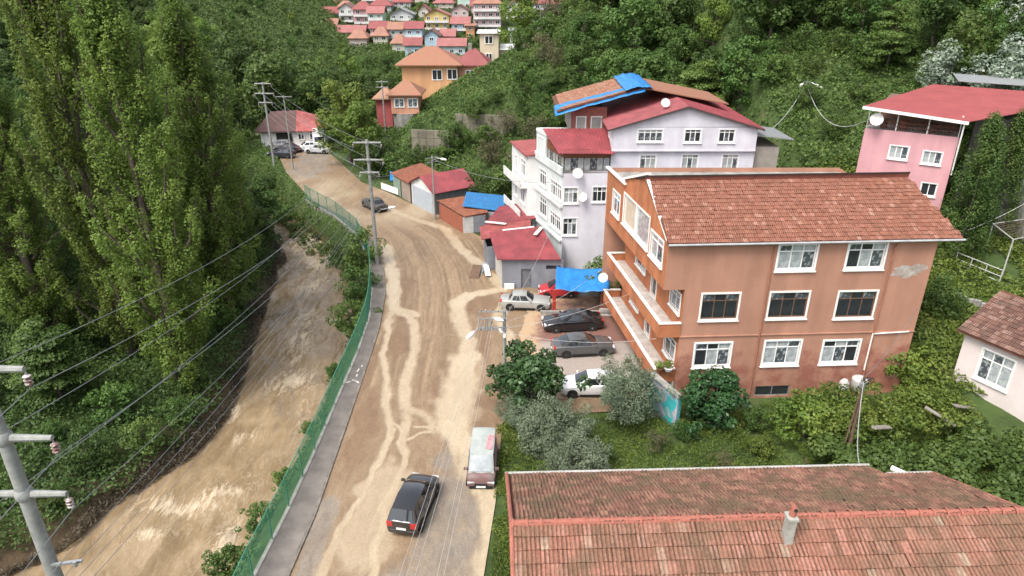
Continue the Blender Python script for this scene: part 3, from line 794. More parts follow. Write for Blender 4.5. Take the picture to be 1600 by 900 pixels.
mb = MB(); mb.slab([nloc(0, 0, -.065), nloc(LN, 0, -.065), nloc(LN, 3.35, -3.35 * tp - .065), nloc(12.0, 3.35, -3.35 * tp - .065), nloc(12.0, 4.35, -4.35 * tp - .065), nloc(0, 4.35, -4.35 * tp - .065)], .12)
mb.build('roof', _M['roof_deck'], nh)
tw, tl = 0.222, 0.335
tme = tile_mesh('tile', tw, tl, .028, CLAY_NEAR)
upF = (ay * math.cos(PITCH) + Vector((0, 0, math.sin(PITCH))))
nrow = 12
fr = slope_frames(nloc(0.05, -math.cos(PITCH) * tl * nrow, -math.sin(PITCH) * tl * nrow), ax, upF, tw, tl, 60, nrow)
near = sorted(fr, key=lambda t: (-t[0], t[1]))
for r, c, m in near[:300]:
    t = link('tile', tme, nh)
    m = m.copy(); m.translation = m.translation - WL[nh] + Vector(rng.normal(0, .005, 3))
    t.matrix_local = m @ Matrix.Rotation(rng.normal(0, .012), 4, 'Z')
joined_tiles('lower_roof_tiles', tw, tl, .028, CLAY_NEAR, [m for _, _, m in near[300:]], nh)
upB = (-ay * math.cos(PITCH) + Vector((0, 0, math.sin(PITCH))))
nb = 14
brow = slope_frames(nloc(LN, math.cos(PITCH) * tl * nb - .1, -math.sin(PITCH) * tl * nb + .05), -ax, upB, tw, tl, 60, nb,
                    skip=lambda p: (p - n0).dot(ay) > (4.32 if (p - n0).dot(ax) < 12.0 else 3.33) )
joined_tiles('rear_roof_tiles', tw, tl, .03, CLAY_MOSS, [m for _, _, m in brow], nh, jitter=.009)
rid = MB(); RM = M('ridge_tile_clay', (0.33, 0.12, 0.085), (0.24, 0.085, 0.06), rough=.85, scale=4)
prof = [(math.cos(t) * .10, math.sin(t) * .085) for t in np.linspace(R(-10), R(190), 7)]
def ridge_mesh():
    b = MB(); vs = []
    for yy, s in ((0, 1.32), (.06, 1.32), (.061, 1.0), (.375, .92)):
        vs += [(yy, x * s, z * s) for x, z in prof]
    n = len(prof)
    b.add(vs, [(i * n + k, i * n + k + 1, (i + 1) * n + k + 1, (i + 1) * n + k) for i in range(3) for k in range(n - 1)])
    return b.mesh('ridge_tile', RM, smooth=40)
rme = ridge_mesh()
for i in range(37):
    o = link('ridge_tile', rme, nh, nloc(i * .365, 0, .02 + rng.normal(0, .004)) - WL[nh], (0, 0, rotN + rng.normal(0, .01)))
mb = MB()
for a, b in (((0, -4.5), (0, 0)), ((0, 0), (0, 4.35)), ((LN, -4.5), (LN, 0)), ((LN, 0), (LN, 3.35))):
    A = nloc(a[0], a[1], -abs(a[1]) * tp + .03); B = nloc(b[0], b[1], -abs(b[1]) * tp + .03)
    mb.tube(A, B, .06, n=8)
mb.build('verge_tiles', RM, nh)
mb = MB(); mb.tube(nloc(-.05, 4.42, -4.4 * tp + .02), nloc(12.05, 4.42, -4.4 * tp + .02), .05, n=6); mb.tube(nloc(12.0, 3.42, -3.4 * tp + .02), nloc(LN, 3.42, -3.4 * tp + .02), .05, n=6)
mb.build('gutter', M('grey_gutter', (.42, .41, .39), (.3, .29, .27), rough=.6), nh)
cp = nloc(6.95, -.55, 0)
mb = MB(); mb.obox((cp.x, cp.y, 13.35), (.10, .13, .45), rotN); mb.obox((cp.x, cp.y, 13.82), (.13, .16, .035), rotN)
ch = mb.build('chimney', M('chimney_render', (0.36, 0.35, 0.31), (0.25, 0.24, 0.21), rough=.9, scale=5), nh)
mb = MB(); mb.tube((cp.x + .02, cp.y + .02, 13.85), (cp.x + .05, cp.y + .03, 14.05), .09, .08, n=10); mb.tube((cp.x + .05, cp.y + .03, 14.05), (cp.x - .04, cp.y + .08, 14.2), .085, .04, n=10)
mb.build('chimney_pot', RM, ch)
mb = MB(); mb.tube((cp.x + .05, cp.y - .03, 14.06), (cp.x + .05, cp.y - .065, 14.06), .045, n=8); mb.build('flue_mouth', MAT['dark'], ch)
mb = MB(); mb.tube((12.3, 17.75, 11.55), (12.75, 17.25, 11.55), .09, n=10); mb.build('vent_pipe', MAT['white'], nh)

# ------------------------------------------------------------------ orange apartment house
def stained_orange(name, a, b_, stain, streak=.12, spos=(.58, .66)):
    m = M(name, a, b_, rough=.85, scale=.7, streak=streak, bump=.15, bscale=60)
    nt = m.node_tree; N = nt.nodes; L = nt.links; b = N['Principled BSDF']
    src = b.inputs['Base Color'].links[0].from_socket
    g = N.new('ShaderNodeNewGeometry'); n = N.new('ShaderNodeTexNoise'); n.inputs['Scale'].default_value = .9; n.inputs['Detail'].default_value = 9; n.inputs['Roughness'].default_value = .7
    L.new(g.outputs['Position'], n.inputs['Vector'])
    sx = N.new('ShaderNodeSeparateXYZ'); L.new(g.outputs['Position'], sx.inputs[0])
    mr = N.new('ShaderNodeMapRange'); mr.inputs['From Min'].default_value = 5.2; mr.inputs['From Max'].default_value = 3.2; mr.inputs['To Min'].default_value = -.25; mr.inputs['To Max'].default_value = .06; L.new(sx.outputs['Z'], mr.inputs['Value'])
    ad = N.new('ShaderNodeMath'); ad.operation = 'ADD'; L.new(n.outputs['Fac'], ad.inputs[0]); L.new(mr.outputs[0], ad.inputs[1])
    r = ramp(nt, [(spos[0], (0, 0, 0)), (spos[1], (1, 1, 1))]); L.new(ad.outputs[0], r.inputs['Fac'])
    L.new(mixc(nt, r.outputs['Color'], src, stain), b.inputs['Base Color'])
    return m
OR_F = stained_orange('terracotta_paint_front', (0.43, 0.225, 0.155), (0.38, 0.195, 0.13), (0.26, 0.10, 0.07), .2, (.48, .66))
OR_L = M('orange_paint_road_side', (0.50, 0.20, 0.09), (0.42, 0.145, 0.065), rough=.8, scale=1.2, streak=.35)
oh = empty('orange_apartment_house', (9.5, 38.9, 0), 0, 'large orange apartment house with red tiled roof and two long balconies facing the road', 'building')
A0 = Vector((9.5, 38.9)); fa = R(3.0); la = R(98)
fx, lx = Vector((math.cos(fa), math.sin(fa))), Vector((math.cos(la), math.sin(la)))
FP = lambda u: A0 + fx * u
LP = lambda u, s=0: A0 + lx * u + fx * s
LW = 17.0
lw_ = lambda *a, **k: (*a, k)
cur, drk, hlf = ('curtain', 'curtain', 'halfcurtain'), ('glass', 'glass', 'glass', 'halfcurtain'), ('halfcurtain', 'curtain', 'glass')
# upper storey of the front wall (overhangs on the left) and the lower storeys
wall_with_windows(oh, 'wall', OR_F, FP(0), FP(LW), 8.2, 11.5, [lw_(7.0, 9.35, 9.45, 11.1, panes=cur), lw_(11.4, 13.75, 9.45, 11.1, panes=hlf)])
wall_with_windows(oh, 'wall', OR_F, FP(1.35), FP(LW), -.8, 8.2, [lw_(u0 - 1.35, u1 - 1.35, a, b, panes=p, frame=f) for u0, u1, a, b, p, f in
    [(2.55, 4.9, 6.1, 7.85, drk, 'wood'), (6.95, 9.4, 6.1, 7.85, drk, 'wood'), (11.4, 13.85, 6.0, 7.8, drk, 'wood'), (2.5, 4.85, 2.6, 4.3, hlf, 'pvc'), (7.15, 9.5, 2.6, 4.35, cur, 'pvc'), (11.1, 13.5, 2.6, 4.25, hlf, 'pvc')]] +
    [lw_(6.95 - 1.35, 9.35 - 1.35, .1, .9, lights=2, transom=0, panes=('glass',), frame='metal', surround=0, sill=False)])
# road-side wall
up_ops = [lw_(14 - 12.1 , 14 - 10.3, 9.55, 11.2, lights=2, panes=('curtain', 'halfcurtain')), lw_(14 - 9.25, 14 - 6.45, 9.6, 11.75, lights=1, transom=0, panes=('cream',)), lw_(14 - 6.35, 14 - 3.55, 9.6, 11.75, lights=1, transom=0, panes=('curtain',)), lw_(14 - 3.05, 14 - .75, 9.5, 11.1, lights=2, panes=cur)]
MAT['cream'] = M('cream_blind', (0.62, 0.56, 0.42), (0.5, 0.44, 0.33), rough=.2, coat=.6, scale=2)
def gable(mb):
    P = lambda u, z: (LP(u).x, LP(u).y, z)
    mb.add([P(14, 11.85), P(0, 11.85), P(.55, 11.85), P(4.5, 14.0), P(4.5, 14.35), P(9.4, 12.75), P(9.4, 12.45), P(14, 12.45)], [(0, 2, 3, 4, 5, 6, 7)])
wall_with_windows(oh, 'wall', OR_L, LP(14), LP(0), 8.2, 11.85, up_ops, gable)
lowx = 1.35
wall_with_windows(oh, 'wall', OR_L, LP(12.6, lowx), LP(0, lowx), -.8, 8.2, [
    lw_(12.6 - 2.2, 12.6 - .5, 6.3, 7.6, lights=2, panes=('halfcurtain', 'curtain')), lw_(12.6 - 5.9, 12.6 - 4.9, 5.3, 7.4, lights=1, transom=0, panes=('glass',), sill=False), lw_(12.6 - 9.6, 12.6 - 7.4, 6.2, 7.5, lights=2, panes=hlf),
    lw_(12.6 - 2.4, 12.6 - .5, 2.6, 4.1, lights=2, panes=cur), lw_(12.6 - 6.4, 12.6 - 5.4, 1.9, 4.0, lights=1, transom=0, panes=('glass',), sill=False), lw_(12.6 - 10.2, 12.6 - 8.2, 2.7, 4.1, lights=2, panes=hlf)])
mb = MB()                                        # right and rear walls, overhang soffit
B0, B1 = LP(14), FP(LW) + Vector((-math.sin(fa), math.cos(fa))) * 13
mb.add([(FP(LW).x, FP(LW).y, -.8), (B1.x, B1.y, -.8), (B1.x, B1.y, 12.4), (FP(LW).x, FP(LW).y, 11.5)], [(0, 1, 2, 3)])
mb.add([(B1.x, B1.y, -.8), (B0.x, B0.y, -.8), (B0.x, B0.y, 12.45), (B1.x, B1.y, 12.45)], [(0, 1, 2, 3)])
q = [FP(0), FP(1.35), LP(14, 1.35), LP(14)]
mb.add([(p.x, p.y, 8.2) for p in q], [(3, 2, 1, 0)])
mb.build('wall', OR_F, oh)
# front roof slope
E0 = Vector((LP(-.35, -.12).x, LP(-.35, -.12).y, 11.42)); 
rise = 14.0 - 11.5; run = 4.5
sl = math.atan2(rise + .1, run + .3)
alongF = Vector((fx.x, fx.y, 0)); backF = Vector((-fx.y, fx.x, 0))
upv = backF * math.cos(sl) + Vector((0, 0, math.sin(sl)))
tw2, tl2, nc2, nr2 = 0.255, 0.335, 72, 16
lean = Vector((lx.x, lx.y, 0)).dot(alongF)       # the road-side wall is not square to the front
mb = MB(); top = E0 + upv * nr2 * tl2
mb.slab([E0, E0 + alongF * (nc2 * tw2), top + alongF * (nc2 * tw2 - 1.3), top + alongF * lean * 4.9], .14)
rf = mb.build('roof', _M['roof_deck'], oh)
fr = []
for r in range(nr2):
    for c in range(-3, nc2):
        p = E0 + alongF * (c + .5 + (.0 if r % 2 else .0)) * tw2 + upv * r * tl2
        u = (c + .5) * tw2
        if u < lean * 4.9 * r / nr2 + .05 or u > nc2 * tw2 - 1.3 * r / nr2: continue
        m = Matrix((alongF, upv, alongF.cross(upv))).transposed().to_4x4(); m.translation = p + Vector((0, 0, .03)); fr.append(m)
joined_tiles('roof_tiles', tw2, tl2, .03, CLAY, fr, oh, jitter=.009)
mb = MB()                                        # dark raised ridge fascia and the rear roof
tA = top + alongF * (lean * 4.9 - .1); tB = top + alongF * (nc2 * tw2 - 1.25)
bk = lambda p, d_, z: Vector((p.x, p.y, 0)) + backF * d_ + Vector((0, 0, z))
zt = top.z
mb.slab([bk(tA, -.02, zt + .42), bk(tB, -.02, zt + .42), bk(tB, 4.9, zt - 1.2), bk(tA, 4.9, zt - 1.2)], .12)
mb.build('rear_roof', M('dark_roof_edge', (0.045, 0.028, 0.024), (0.03, 0.02, 0.018), rough=.9, scale=2), oh)
mb = MB(); mb.slab([bk(tA, 0.04, zt + .30), bk(tB, 0.04, zt + .30), bk(tB, .09, zt - .05), bk(tA, .09, zt - .05)], .01)
mb.build('ridge_fascia', M('ridge_flashing', (0.25, 0.08, 0.055), (0.17, 0.055, 0.04), rough=.7), oh)
mb = MB(); mb.slab([bk(tA, 4.9, 12.1), bk(tB, 4.9, 12.1), (B1.x, B1.y, 12.1), (B0.x, B0.y, 12.1)], .1); mb.build('flat_roof', MAT['concrete'], oh)
WT = MAT['white']
mb = MB()
def capbar(a, b, w, h): 
    a, b = Vector(a), Vector(b); d = (b - a).normalized(); s = d.cross(Vector((0, 0, 1))).normalized() * w / 2; u = Vector((0, 0, h))
    return [a - s, a + s, b + s, b - s, a - s + u, a + s + u, b + s + u, b - s + u], [(0, 3, 2, 1), (4, 5, 6, 7), (0, 1, 5, 4), (1, 2, 6, 5), (2, 3, 7, 6), (3, 0, 4, 7)]
P3 = lambda u, z, s=-.03: (LP(u, s).x, LP(u, s).y, z)
mb.add(*capbar(P3(.0, 11.42), P3(4.55, 14.02), .2, .14)); mb.add(*capbar(P3(4.4, 14.42), P3(9.5, 12.72), .24, .16)); mb.add(*capbar(P3(9.0, 12.45), P3(14.1, 12.45), .28, .10))
mb.build('verge_trim', WT, oh)
mb = MB(); g0 = E0 - backF * .08 - Vector((0, 0, .06)); mb.tube(g0, g0 + alongF * (nc2 * tw2 + .1), .075, n=8); mb.build('gutter', M('zinc_gutter', (.5, .5, .49), (.36, .36, .36), rough=.4, metal=.4), oh)
for u, z0 in ((6.6, .3), (14.25, 1.2)):
    mb = MB(); a = FP(u) - Vector((-fx.y, fx.x)) * .09
    mb.tube((a.x, a.y, z0), (a.x, a.y, 10.9), .05, n=6); mb.tube((a.x, a.y, 10.9), (a.x - fx.y * -.3, a.y - .3, 11.35), .05, n=6)
    mb.build('drainpipe', M('painted_pipe', (0.34, 0.15, 0.09), (0.26, 0.11, 0.07), rough=.7), oh)
mb = MB(); a, b = FP(14.2), FP(16.6); n_ = Vector((fx.y, -fx.x)) * .08
mb.tube((a.x + n_.x, a.y + n_.y, 4.75), (b.x + n_.x, b.y + n_.y, 4.85), .05, n=6); mb.tube((a.x + n_.x, a.y + n_.y, 4.75), (a.x + n_.x, a.y + n_.y, 2.0), .05, n=6); mb.build('drainpipe', WT, oh)
mb = MB(); a, b = FP(1.35), FP(LW); mb.add(*capbar((a.x + .02 * fx.y, a.y - .03, 4.82), (b.x, b.y - .03, 4.82), .08, .07)); mb.build('string_course', OR_F, oh)
# bare plaster where the paint has fallen off
rs = random.Random(5); mb = MB(); pts = []
for i in range(26):
    t = 2 * math.pi * i / 26; k = 1 + rs.uniform(-.3, .25)
    u, z = 15.55 + math.cos(t) * 1.15 * k, 9.15 + math.sin(t) * .42 * k + .12 * math.cos(t)
    p = FP(u); pts.append((p.x + fx.y * .004, p.y - .004, z))
mb.add(pts, [tuple(range(26))]); mb.build('bare_plaster', M('bare_grey_plaster', (0.42, 0.39, 0.36), (0.27, 0.21, 0.17), rough=.95, scale=3, bump=.5), oh)['label'] = 'patch of bare grey plaster where the orange paint has peeled off'
# balconies along the road side
def balcony(zf, u0, u1, pots):
    b = empty('balcony', (0, 0, 0)); b.parent = oh; WL[b] = WL[oh]; b.location = (0, 0, 0)
    o_, i_ = -.0, lowx
    q = [LP(u0, o_), LP(u0, i_), LP(u1, i_), LP(u1, o_)]
    m = MB(); m.prism([(p.x, p.y) for p in q], zf - .22, zf); m.build('floor_slab', M('balcony_screed', (0.50, 0.46, 0.42), (0.33, 0.29, 0.26), rough=.9, scale=2), b)
    m = MB()
    for a, c in ((LP(u0, o_), LP(u1, o_)), (LP(u0, o_), LP(u0, i_)), (LP(u1, o_), LP(u1, i_))):
        d = (c - a).normalized(); s = Vector((-d.y, d.x)) * .06
        qq = [a - s, c - s, c + s, a + s]; m.prism([(p.x, p.y) for p in qq], zf - .35, zf + .62)
    m.build('parapet', OR_L, b)
    m = MB(); zz = zf + .622
    ring = [LP(u0 - .1, o_ - .1), LP(u0 - .1, i_), LP(u0 + .12, i_), LP(u0 + .12, o_ + .12), LP(u1 - .12, o_ + .12), LP(u1 - .12, i_), LP(u1 + .1, i_), LP(u1 + .1, o_ - .1)]
    m.prism([(p.x, p.y) for p in ring], zz, zz + .07); m.build('parapet_cap', WT, b)
    return b
balcony(5.2, 0.0, 12.5, True); balcony(1.75, 0.15, 12.9, True)
# garage front at street level with mural
def mural_mat():
    m, nt, b, L = _nodes('teal_mural_paint'); N = nt.nodes
    g = N.new('ShaderNodeNewGeometry'); n = N.new('ShaderNodeTexNoise'); n.inputs['Scale'].default_value = .8; n.inputs['Detail'].default_value = 3; n.inputs['Distortion'].default_value = 1.5
    L.new(g.outputs['Position'], n.inputs['Vector'])
    r = ramp(nt, [(0.36, (0.42, 0.44, 0.46)), (0.44, (0.30, 0.33, 0.42)), (0.50, (0.05, 0.42, 0.42)), (0.60, (0.03, 0.34, 0.36)), (0.66, (0.40, 0.46, 0.46)), (0.75, (0.10, 0.12, 0.2))])
    L.new(n.outputs['Fac'], r.inputs['Fac']); L.new(r.outputs['Color'], b.inputs['Base Color']); b.inputs['Roughness'].default_value = .7
    return m
MUR = mural_mat()
mb = MB(); a, c = LP(1.0, 1.28), LP(8.2, 1.28)
facade(mb, (LP(10, 1.26).x, LP(10, 1.26).y), (LP(-.1, 1.26).x, LP(-.1, 1.26).y), -.1, 1.5, [])
mb.build('garage_wall', M('garage_white_render', (0.55, 0.57, 0.56), (0.42, 0.44, 0.44), rough=.8, scale=1.4), oh)
for u in (2.0, 5.2, 8.4):
    mb = MB(); facade(mb, LP(u + 1.25, 1.22), LP(u - 1.25, 1.22), 0.0, 1.35, []); mb.build('garage_door', MUR if u < 6 else M('garage_door_paint', (0.45, 0.55, 0.58), (0.36, 0.46, 0.5), rough=.5), oh)
# free-standing mural wall at the garden corner
mw = empty('mural_wall', (9.9, 37.0, 0), 0, 'low garden wall painted with a teal and white mural beside the olive tree', 'wall')
mb = MB(); mb.prism([(8.85, 38.3), (10.35, 35.85), (10.62, 36.0), (9.3, 38.4)], -.2, [2.5, 2.2, 2.2, 2.5]); mb.build('painted_face', MUR, mw)
mb = MB(); mb.prism([(8.8, 38.32), (10.32, 35.75), (10.7, 35.98), (9.35, 38.43)], [2.502, 2.202, 2.202, 2.502], [2.57, 2.27, 2.27, 2.57]); mb.build('coping', MAT['concrete'], mw)
# ------------------------------------------------------------------ lilac apartment house on the bend
LIL = M('lilac_paint', (0.655, 0.635, 0.69), (0.55, 0.53, 0.575), rough=.85, scale=.6, streak=.14)
LIL2 = M('pale_lilac_paint', (0.64, 0.63, 0.69), (0.56, 0.55, 0.61), rough=.85, scale=.8, streak=.1)
WHT = M('white_render', (0.72, 0.72, 0.70), (0.60, 0.60, 0.58), rough=.85, scale=.8, streak=.15)
GRN = M('grey_green_render', (0.62, 0.66, 0.65), (0.52, 0.56, 0.55), rough=.85, scale=.8, streak=.15)
lh = empty('lilac_apartment_house', (10, 62, 0), 0, 'lilac and white five-storey apartment house with red sheet roofs behind the orange one', 'building')
T0 = Vector((4.7, 61.0)); ta = R(108); tx = Vector((math.cos(ta), math.sin(ta)))
TP = lambda u, s=0: T0 + tx * u + Vector((s, 0))
w3 = dict(lights=3, transom=.22, surround=.07)
# main block: upper two storeys with the broad gable
mx0, mx1, my0 = 8.95, 21.8, 60.85
def gab(mb):
    mb.add([(mx0, my0, 14.0), (mx1, my0, 14.05), (15.4, my0, 15.75)], [(0, 1, 2)])
wall_with_windows(lh, 'wall', LIL, (mx0, my0), (mx1, my0), 11.9, 14.0, [lw_(2.25, 4.45, 12.75, 13.8, panes=('curtain', 'halfcurtain'), lights=4, transom=.25, surround=.07), lw_(6.4, 7.85, 12.7, 13.8, panes=drk, **w3), lw_(9.45, 10.85, 12.7, 13.8, panes=drk, **w3)], gab)
wall_with_windows(lh, 'wall', LIL2, (mx0, my0 + .25), (mx1, my0 + .25), 5.0, 11.9, [lw_(2.65, 4.1, 10.1, 11.45, panes=cur, **w3), lw_(6.45, 7.9, 10.1, 11.5, panes=cur, **w3), lw_(10.1, 11.55, 10.1, 11.5, panes=cur, **w3)])
mb = MB(); mb.add([(mx0, my0, 11.9), (mx1, my0, 11.9), (mx1, my0 + .25, 11.9), (mx0, my0 + .25, 11.9)], [(0, 1, 2, 3)])
mb.add([(mx1, my0, 0), (mx1, 74, 0), (mx1, 74, 14.05), (mx1, my0, 14.05)], [(0, 1, 2, 3)])
mb.add([(mx0, my0, 11.4), (mx0, 74, 11.4), (mx0, 74, 14.0), (mx0, my0, 14.0)], [(0, 3, 2, 1)]); mb.add([(mx0, 74, 0), (mx1, 74, 0), (mx1, 74, 14), (mx0, 74, 14)], [(0, 3, 2, 1)])
mb.box(mx0 - .02, mx1 + .02, my0 - .05, my0 + .0, 11.86, 11.98)
mb.build('wall', LIL, lh)
wall_with_windows(lh, 'wall', WHT, (mx0 - .01, 63.6), (mx0 - .01, my0 + .02), 12.6, 13.95, [lw_(.3, 1.1, 12.7, 13.7, lights=1, transom=0, panes=hlf, surround=.05, sill=False), lw_(1.4, 2.3, 12.7, 13.7, lights=1, transom=0, panes=hlf, surround=.05, sill=False)])
ridged((mx0 - .5, 74, 13.95), (mx0 - .5, my0 - .35, 13.85), (15.4, my0 - .35, 15.9), (15.4, 74, 15.9)).build('roof', MAT['redroof'], lh)
ridged((mx1 + .5, my0 - .35, 13.9), (mx1 + .5, 74, 13.9), (15.4, 74, 15.9), (15.4, my0 - .35, 15.9)).build('roof', MAT['redroof'], lh)
mb = MB(); mb.add(*capbar((mx0 - .5, my0 - .37, 13.7), (15.4, my0 - .37, 15.72), .05, .14)); mb.add(*capbar((15.4, my0 - .37, 15.72), (mx1 + .5, my0 - .37, 13.72), .05, .14)); mb.build('verge_board', M('dark_verge', (.06, .05, .05), rough=.7), lh)
# tower on the corner: front wall and road-side wall
wall_with_windows(lh, 'wall', LIL, TP(0), (mx0, 61.1), 0, 10.0, [lw_(.12, 1.4, 3.85, 5.5, panes=hlf, lights=3, transom=.3, surround=.07), lw_(.1, 1.4, 7.0, 8.45, panes=cur, lights=3, transom=.3, surround=.07), lw_(2.75, 4.05, 7.1, 8.5, panes=drk, lights=3, transom=.3, surround=.07)])
wall_with_windows(lh, 'wall', GRN, TP(7.2), TP(0), 0, 10.0, [lw_(7.2 - 6.3, 7.2 - 4.4, 7.3, 8.8, panes=('glass', 'halfcurtain'), lights=3, transom=.3, surround=.07), lw_(7.2 - 3.3, 7.2 - .35, 7.05, 8.5, panes=cur, lights=5, transom=.3, surround=.07),
    lw_(7.2 - 6.2, 7.2 - 4.2, 4.2, 6.0, panes=('glass', 'halfcurtain'), lights=3, transom=.3, surround=.07), lw_(7.2 - 3.2, 7.2 - .4, 4.0, 5.4, panes=hlf, lights=5, transom=.3, surround=.07)])
mb = MB(); a, b = TP(7.2), (mx0, 74)
mb.prism([(TP(7.2).x, TP(7.2).y), (TP(0).x, TP(0).y), (mx0, 61.1), (mx0, 72)], 9.8, 10.02); mb.build('floor_slab', MAT['concrete'], lh)
mb = MB()
for z in (3.2, 6.5): mb.add(*capbar((TP(-.1, -.12).x, TP(-.1, -.12).y, z), (TP(7.2, -.12).x, TP(7.2, -.12).y, z), .3, .22))
mb.build('floor_band', WHT, lh)
mb = MB(); mb.add(*capbar((TP(-.06, -.14).x, TP(-.06, -.14).y, 9.6), (TP(7.2, -.14).x, TP(7.2, -.14).y, 9.6), .14, .75)); mb.build('balcony_parapet', GRN, lh)
# glazed top balcony
gz0, gz1 = 10.0, 11.55
for (pa, pb, n) in (((TP(.05).x, TP(.05).y), (mx0, 61.15), 7), ((TP(4.4).x, TP(4.4).y), (TP(.1).x, TP(.1).y), 6)):
    pa, pb = Vector(pa), Vector(pb); Ld = (pb - pa).length
    window(lh, pa, pb, (.02, Ld - .02, gz0, gz1 - .3), lights=n, transom=.0, panes=('curtain', 'curtain', 'halfcurtain'), frame='wood', surround=0, sill=False, name='glazed_balcony')
mb = MB(); facade(mb, (TP(.02).x, TP(.02).y - .01), (mx0, 61.1), gz1 - .3, gz1 + .45, []); mb.add([(TP(0).x, TP(0).y, gz1 - .3), (TP(4.4).x, TP(4.4).y, gz1 - .3), (TP(4.4).x, TP(4.4).y, gz1 + .6), (TP(0).x, TP(0).y, gz1 + .45)], [(0, 1, 2, 3)])
mb.build('timber_band', M('brown_timber_boards', (.22, .085, .045), (.14, .055, .03), rough=.7, scale=3), lh)
ridged((TP(0, -.5).x, 60.45, 11.75), (mx0 + .2, 60.45, 11.75), (mx0 + .2, 64.6, 13.15), (TP(4.3, -.5).x, 64.6, 13.15)).build('balcony_roof', MAT['redroof'], lh)
# roof terrace behind with white rim, blue tarpaulin roof above
mb = MB()
q = [TP(4.5), TP(7.2), TP(7.2, 3.4), TP(4.5, 3.0)]
mb.prism([(p.x, p.y) for p in q], 10.0, 12.3); mb.build('terrace_block', GRN, lh)
mb = MB()
for a, b in zip(q, q[1:] + q[:1]): mb.add(*capbar((a.x, a.y, 12.302), (b.x, b.y, 12.302), .22, .28))
mb.build('terrace_rim', WHT, lh)
wl = [lw_(.4, 2.2, 10.3, 11.9, panes=('glass', 'halfcurtain'), lights=3, transom=.0, surround=.05)]
facade_mb = MB(); p0, p1 = TP(7.2, -.04), TP(4.5, -.04); facade(facade_mb, p0, p1, 10.05, 12.3, wl); facade_mb.build('wall', GRN, lh); window(lh, p0, p1, wl[0], **wl[0][4])
# attic with tiled roof patched with blue sheets
mb = MB(); mb.box(5.6, 8.9, 65.5, 73, 12.3, 14.6); mb.build('attic_wall', M('attic_render', (.40, .37, .34), (.28, .26, .24), rough=.9, streak=.2), lh)
wall_with_windows(lh, 'wall', M('attic_red', (.30, .10, .08), (.2, .07, .055), rough=.85, scale=2), (5.6, 65.45), (mx0, 65.45), 12.4, 15.0, [lw_(.5, 1.4, 12.9, 14.1, panes=drk, lights=1, transom=0, surround=.04, sill=False), lw_(1.9, 2.9, 12.9, 14.1, panes=drk, lights=1, transom=0, surround=.04, sill=False)])
az = lambda x: 14.75 + (x - 4.2) * .27
mb = MB(); mb.slab([(4.2, 64.6, az(4.2)), (12.2, 64.6, az(12.2)), (12.2, 73.5, az(12.2)), (4.2, 73.5, az(4.2))], .12); mb.build('attic_roof', _M['roof_deck'], lh)
aup = Vector((1, 0, .27)).normalized()
fr = [m for _, _, m in slope_frames((4.6, 73.4, az(4.6) + .02), (0, -1, 0), aup, .3, .36, 29, 21)]
joined_tiles('attic_roof_tiles', .3, .36, .03, CLAY_FAR, fr, lh)
def sheet(poly_fn, nu, nv, sag=.08, seed=0):
    P = np.zeros((nv, nu, 3))
    for j in range(nv):
        for i in range(nu):
            x, y, z = poly_fn(i / (nu - 1), j / (nv - 1)); P[j, i] = (x, y, z + (vnoise(i * .55, j * .55, seed) - .5) * sag + (vnoise(i * 1.7, j * .4, seed + 3) - .5) * sag * .5)
    return P
def tarp(name, fn, label, seed, nu=26, nv=14, sag=.12):
    o = link(name, grid_mesh(name, sheet(fn, nu, nv, sag, seed), MAT['tarp']))
    mod = o.modifiers.new('thick', 'SOLIDIFY'); mod.thickness = .012; mod.offset = 0
    return tag(o, label, 'tarpaulin')
tarp('tarpaulin', lambda u, v: (4.0 + 8.2 * u, 64.3 + 2.7 * v * (1 - .45 * u), az(4.0 + 8.2 * u) + .16 - .45 * (1 - v) ** 2), 'blue tarpaulin strip along the front edge of the tiled attic roof', 3)
tarp('tarpaulin', lambda u, v: (10.4 + 2.6 * u, 64.3 + 8.4 * v, 16.62 + .38 * math.sin(u * 2.6) + .2 * v), 'blue tarpaulin over the ridge of the tiled attic roof', 9)
mb = MB(); mb.slab([(12.4, 64.8, 16.8), (12.4, 73.5, 16.8), (20.5, 73.5, 15.2), (20.5, 66, 15.2)][::-1], .1); mb.build('rear_attic_roof', CLAY_FAR, lh)
# white block at the far end of the road side
wb = [TP(13.6, -.5), TP(7.2, -.9), TP(7.2, 3), TP(13.6, 4)]
wall_with_windows(lh, 'wall', WHT, wb[0], wb[1], 0, 9.75, [lw_(1.2, 2.3, 7.3, 8.8, lights=2, panes=hlf, surround=.05), lw_(3.6, 5.6, 7.3, 9.0, lights=4, panes=hlf, surround=.05), lw_(1.2, 2.3, 4.4, 5.9, lights=2, panes=drk, surround=.05), lw_(3.6, 5.4, 4.4, 5.9, lights=3, panes=hlf, surround=.05)])
mb = MB(); facade(mb, wb[1], wb[2], 0, 9.75); facade(mb, wb[3], wb[0], 0, 9.75); facade(mb, wb[2], wb[3], 0, 9.75); mb.build('wall', WHT, lh)
mb = MB(); mb.slab([(p.x + dx, p.y + dy, z) for p, dx, dy, z in zip(wb, (-.25, -.25, .2, .2), (.2, -.25, -.25, .2), (9.9, 9.9, 10.3, 10.3))], .12); mb.build('roof', MAT['redroof2'], lh)
mb = MB()
for z in (3.1, 6.4): 
    q = [wb[0] + Vector((-.9, 0)), wb[1] + Vector((-.75, 0)), wb[1], wb[0]]
    mb.prism([(p.x, p.y) for p in q], z, z + .16)
    mb.add(*capbar((q[0].x, q[0].y, z), (q[1].x, q[1].y, z), .08, .9))
mb.build('balcony', WHT, lh)
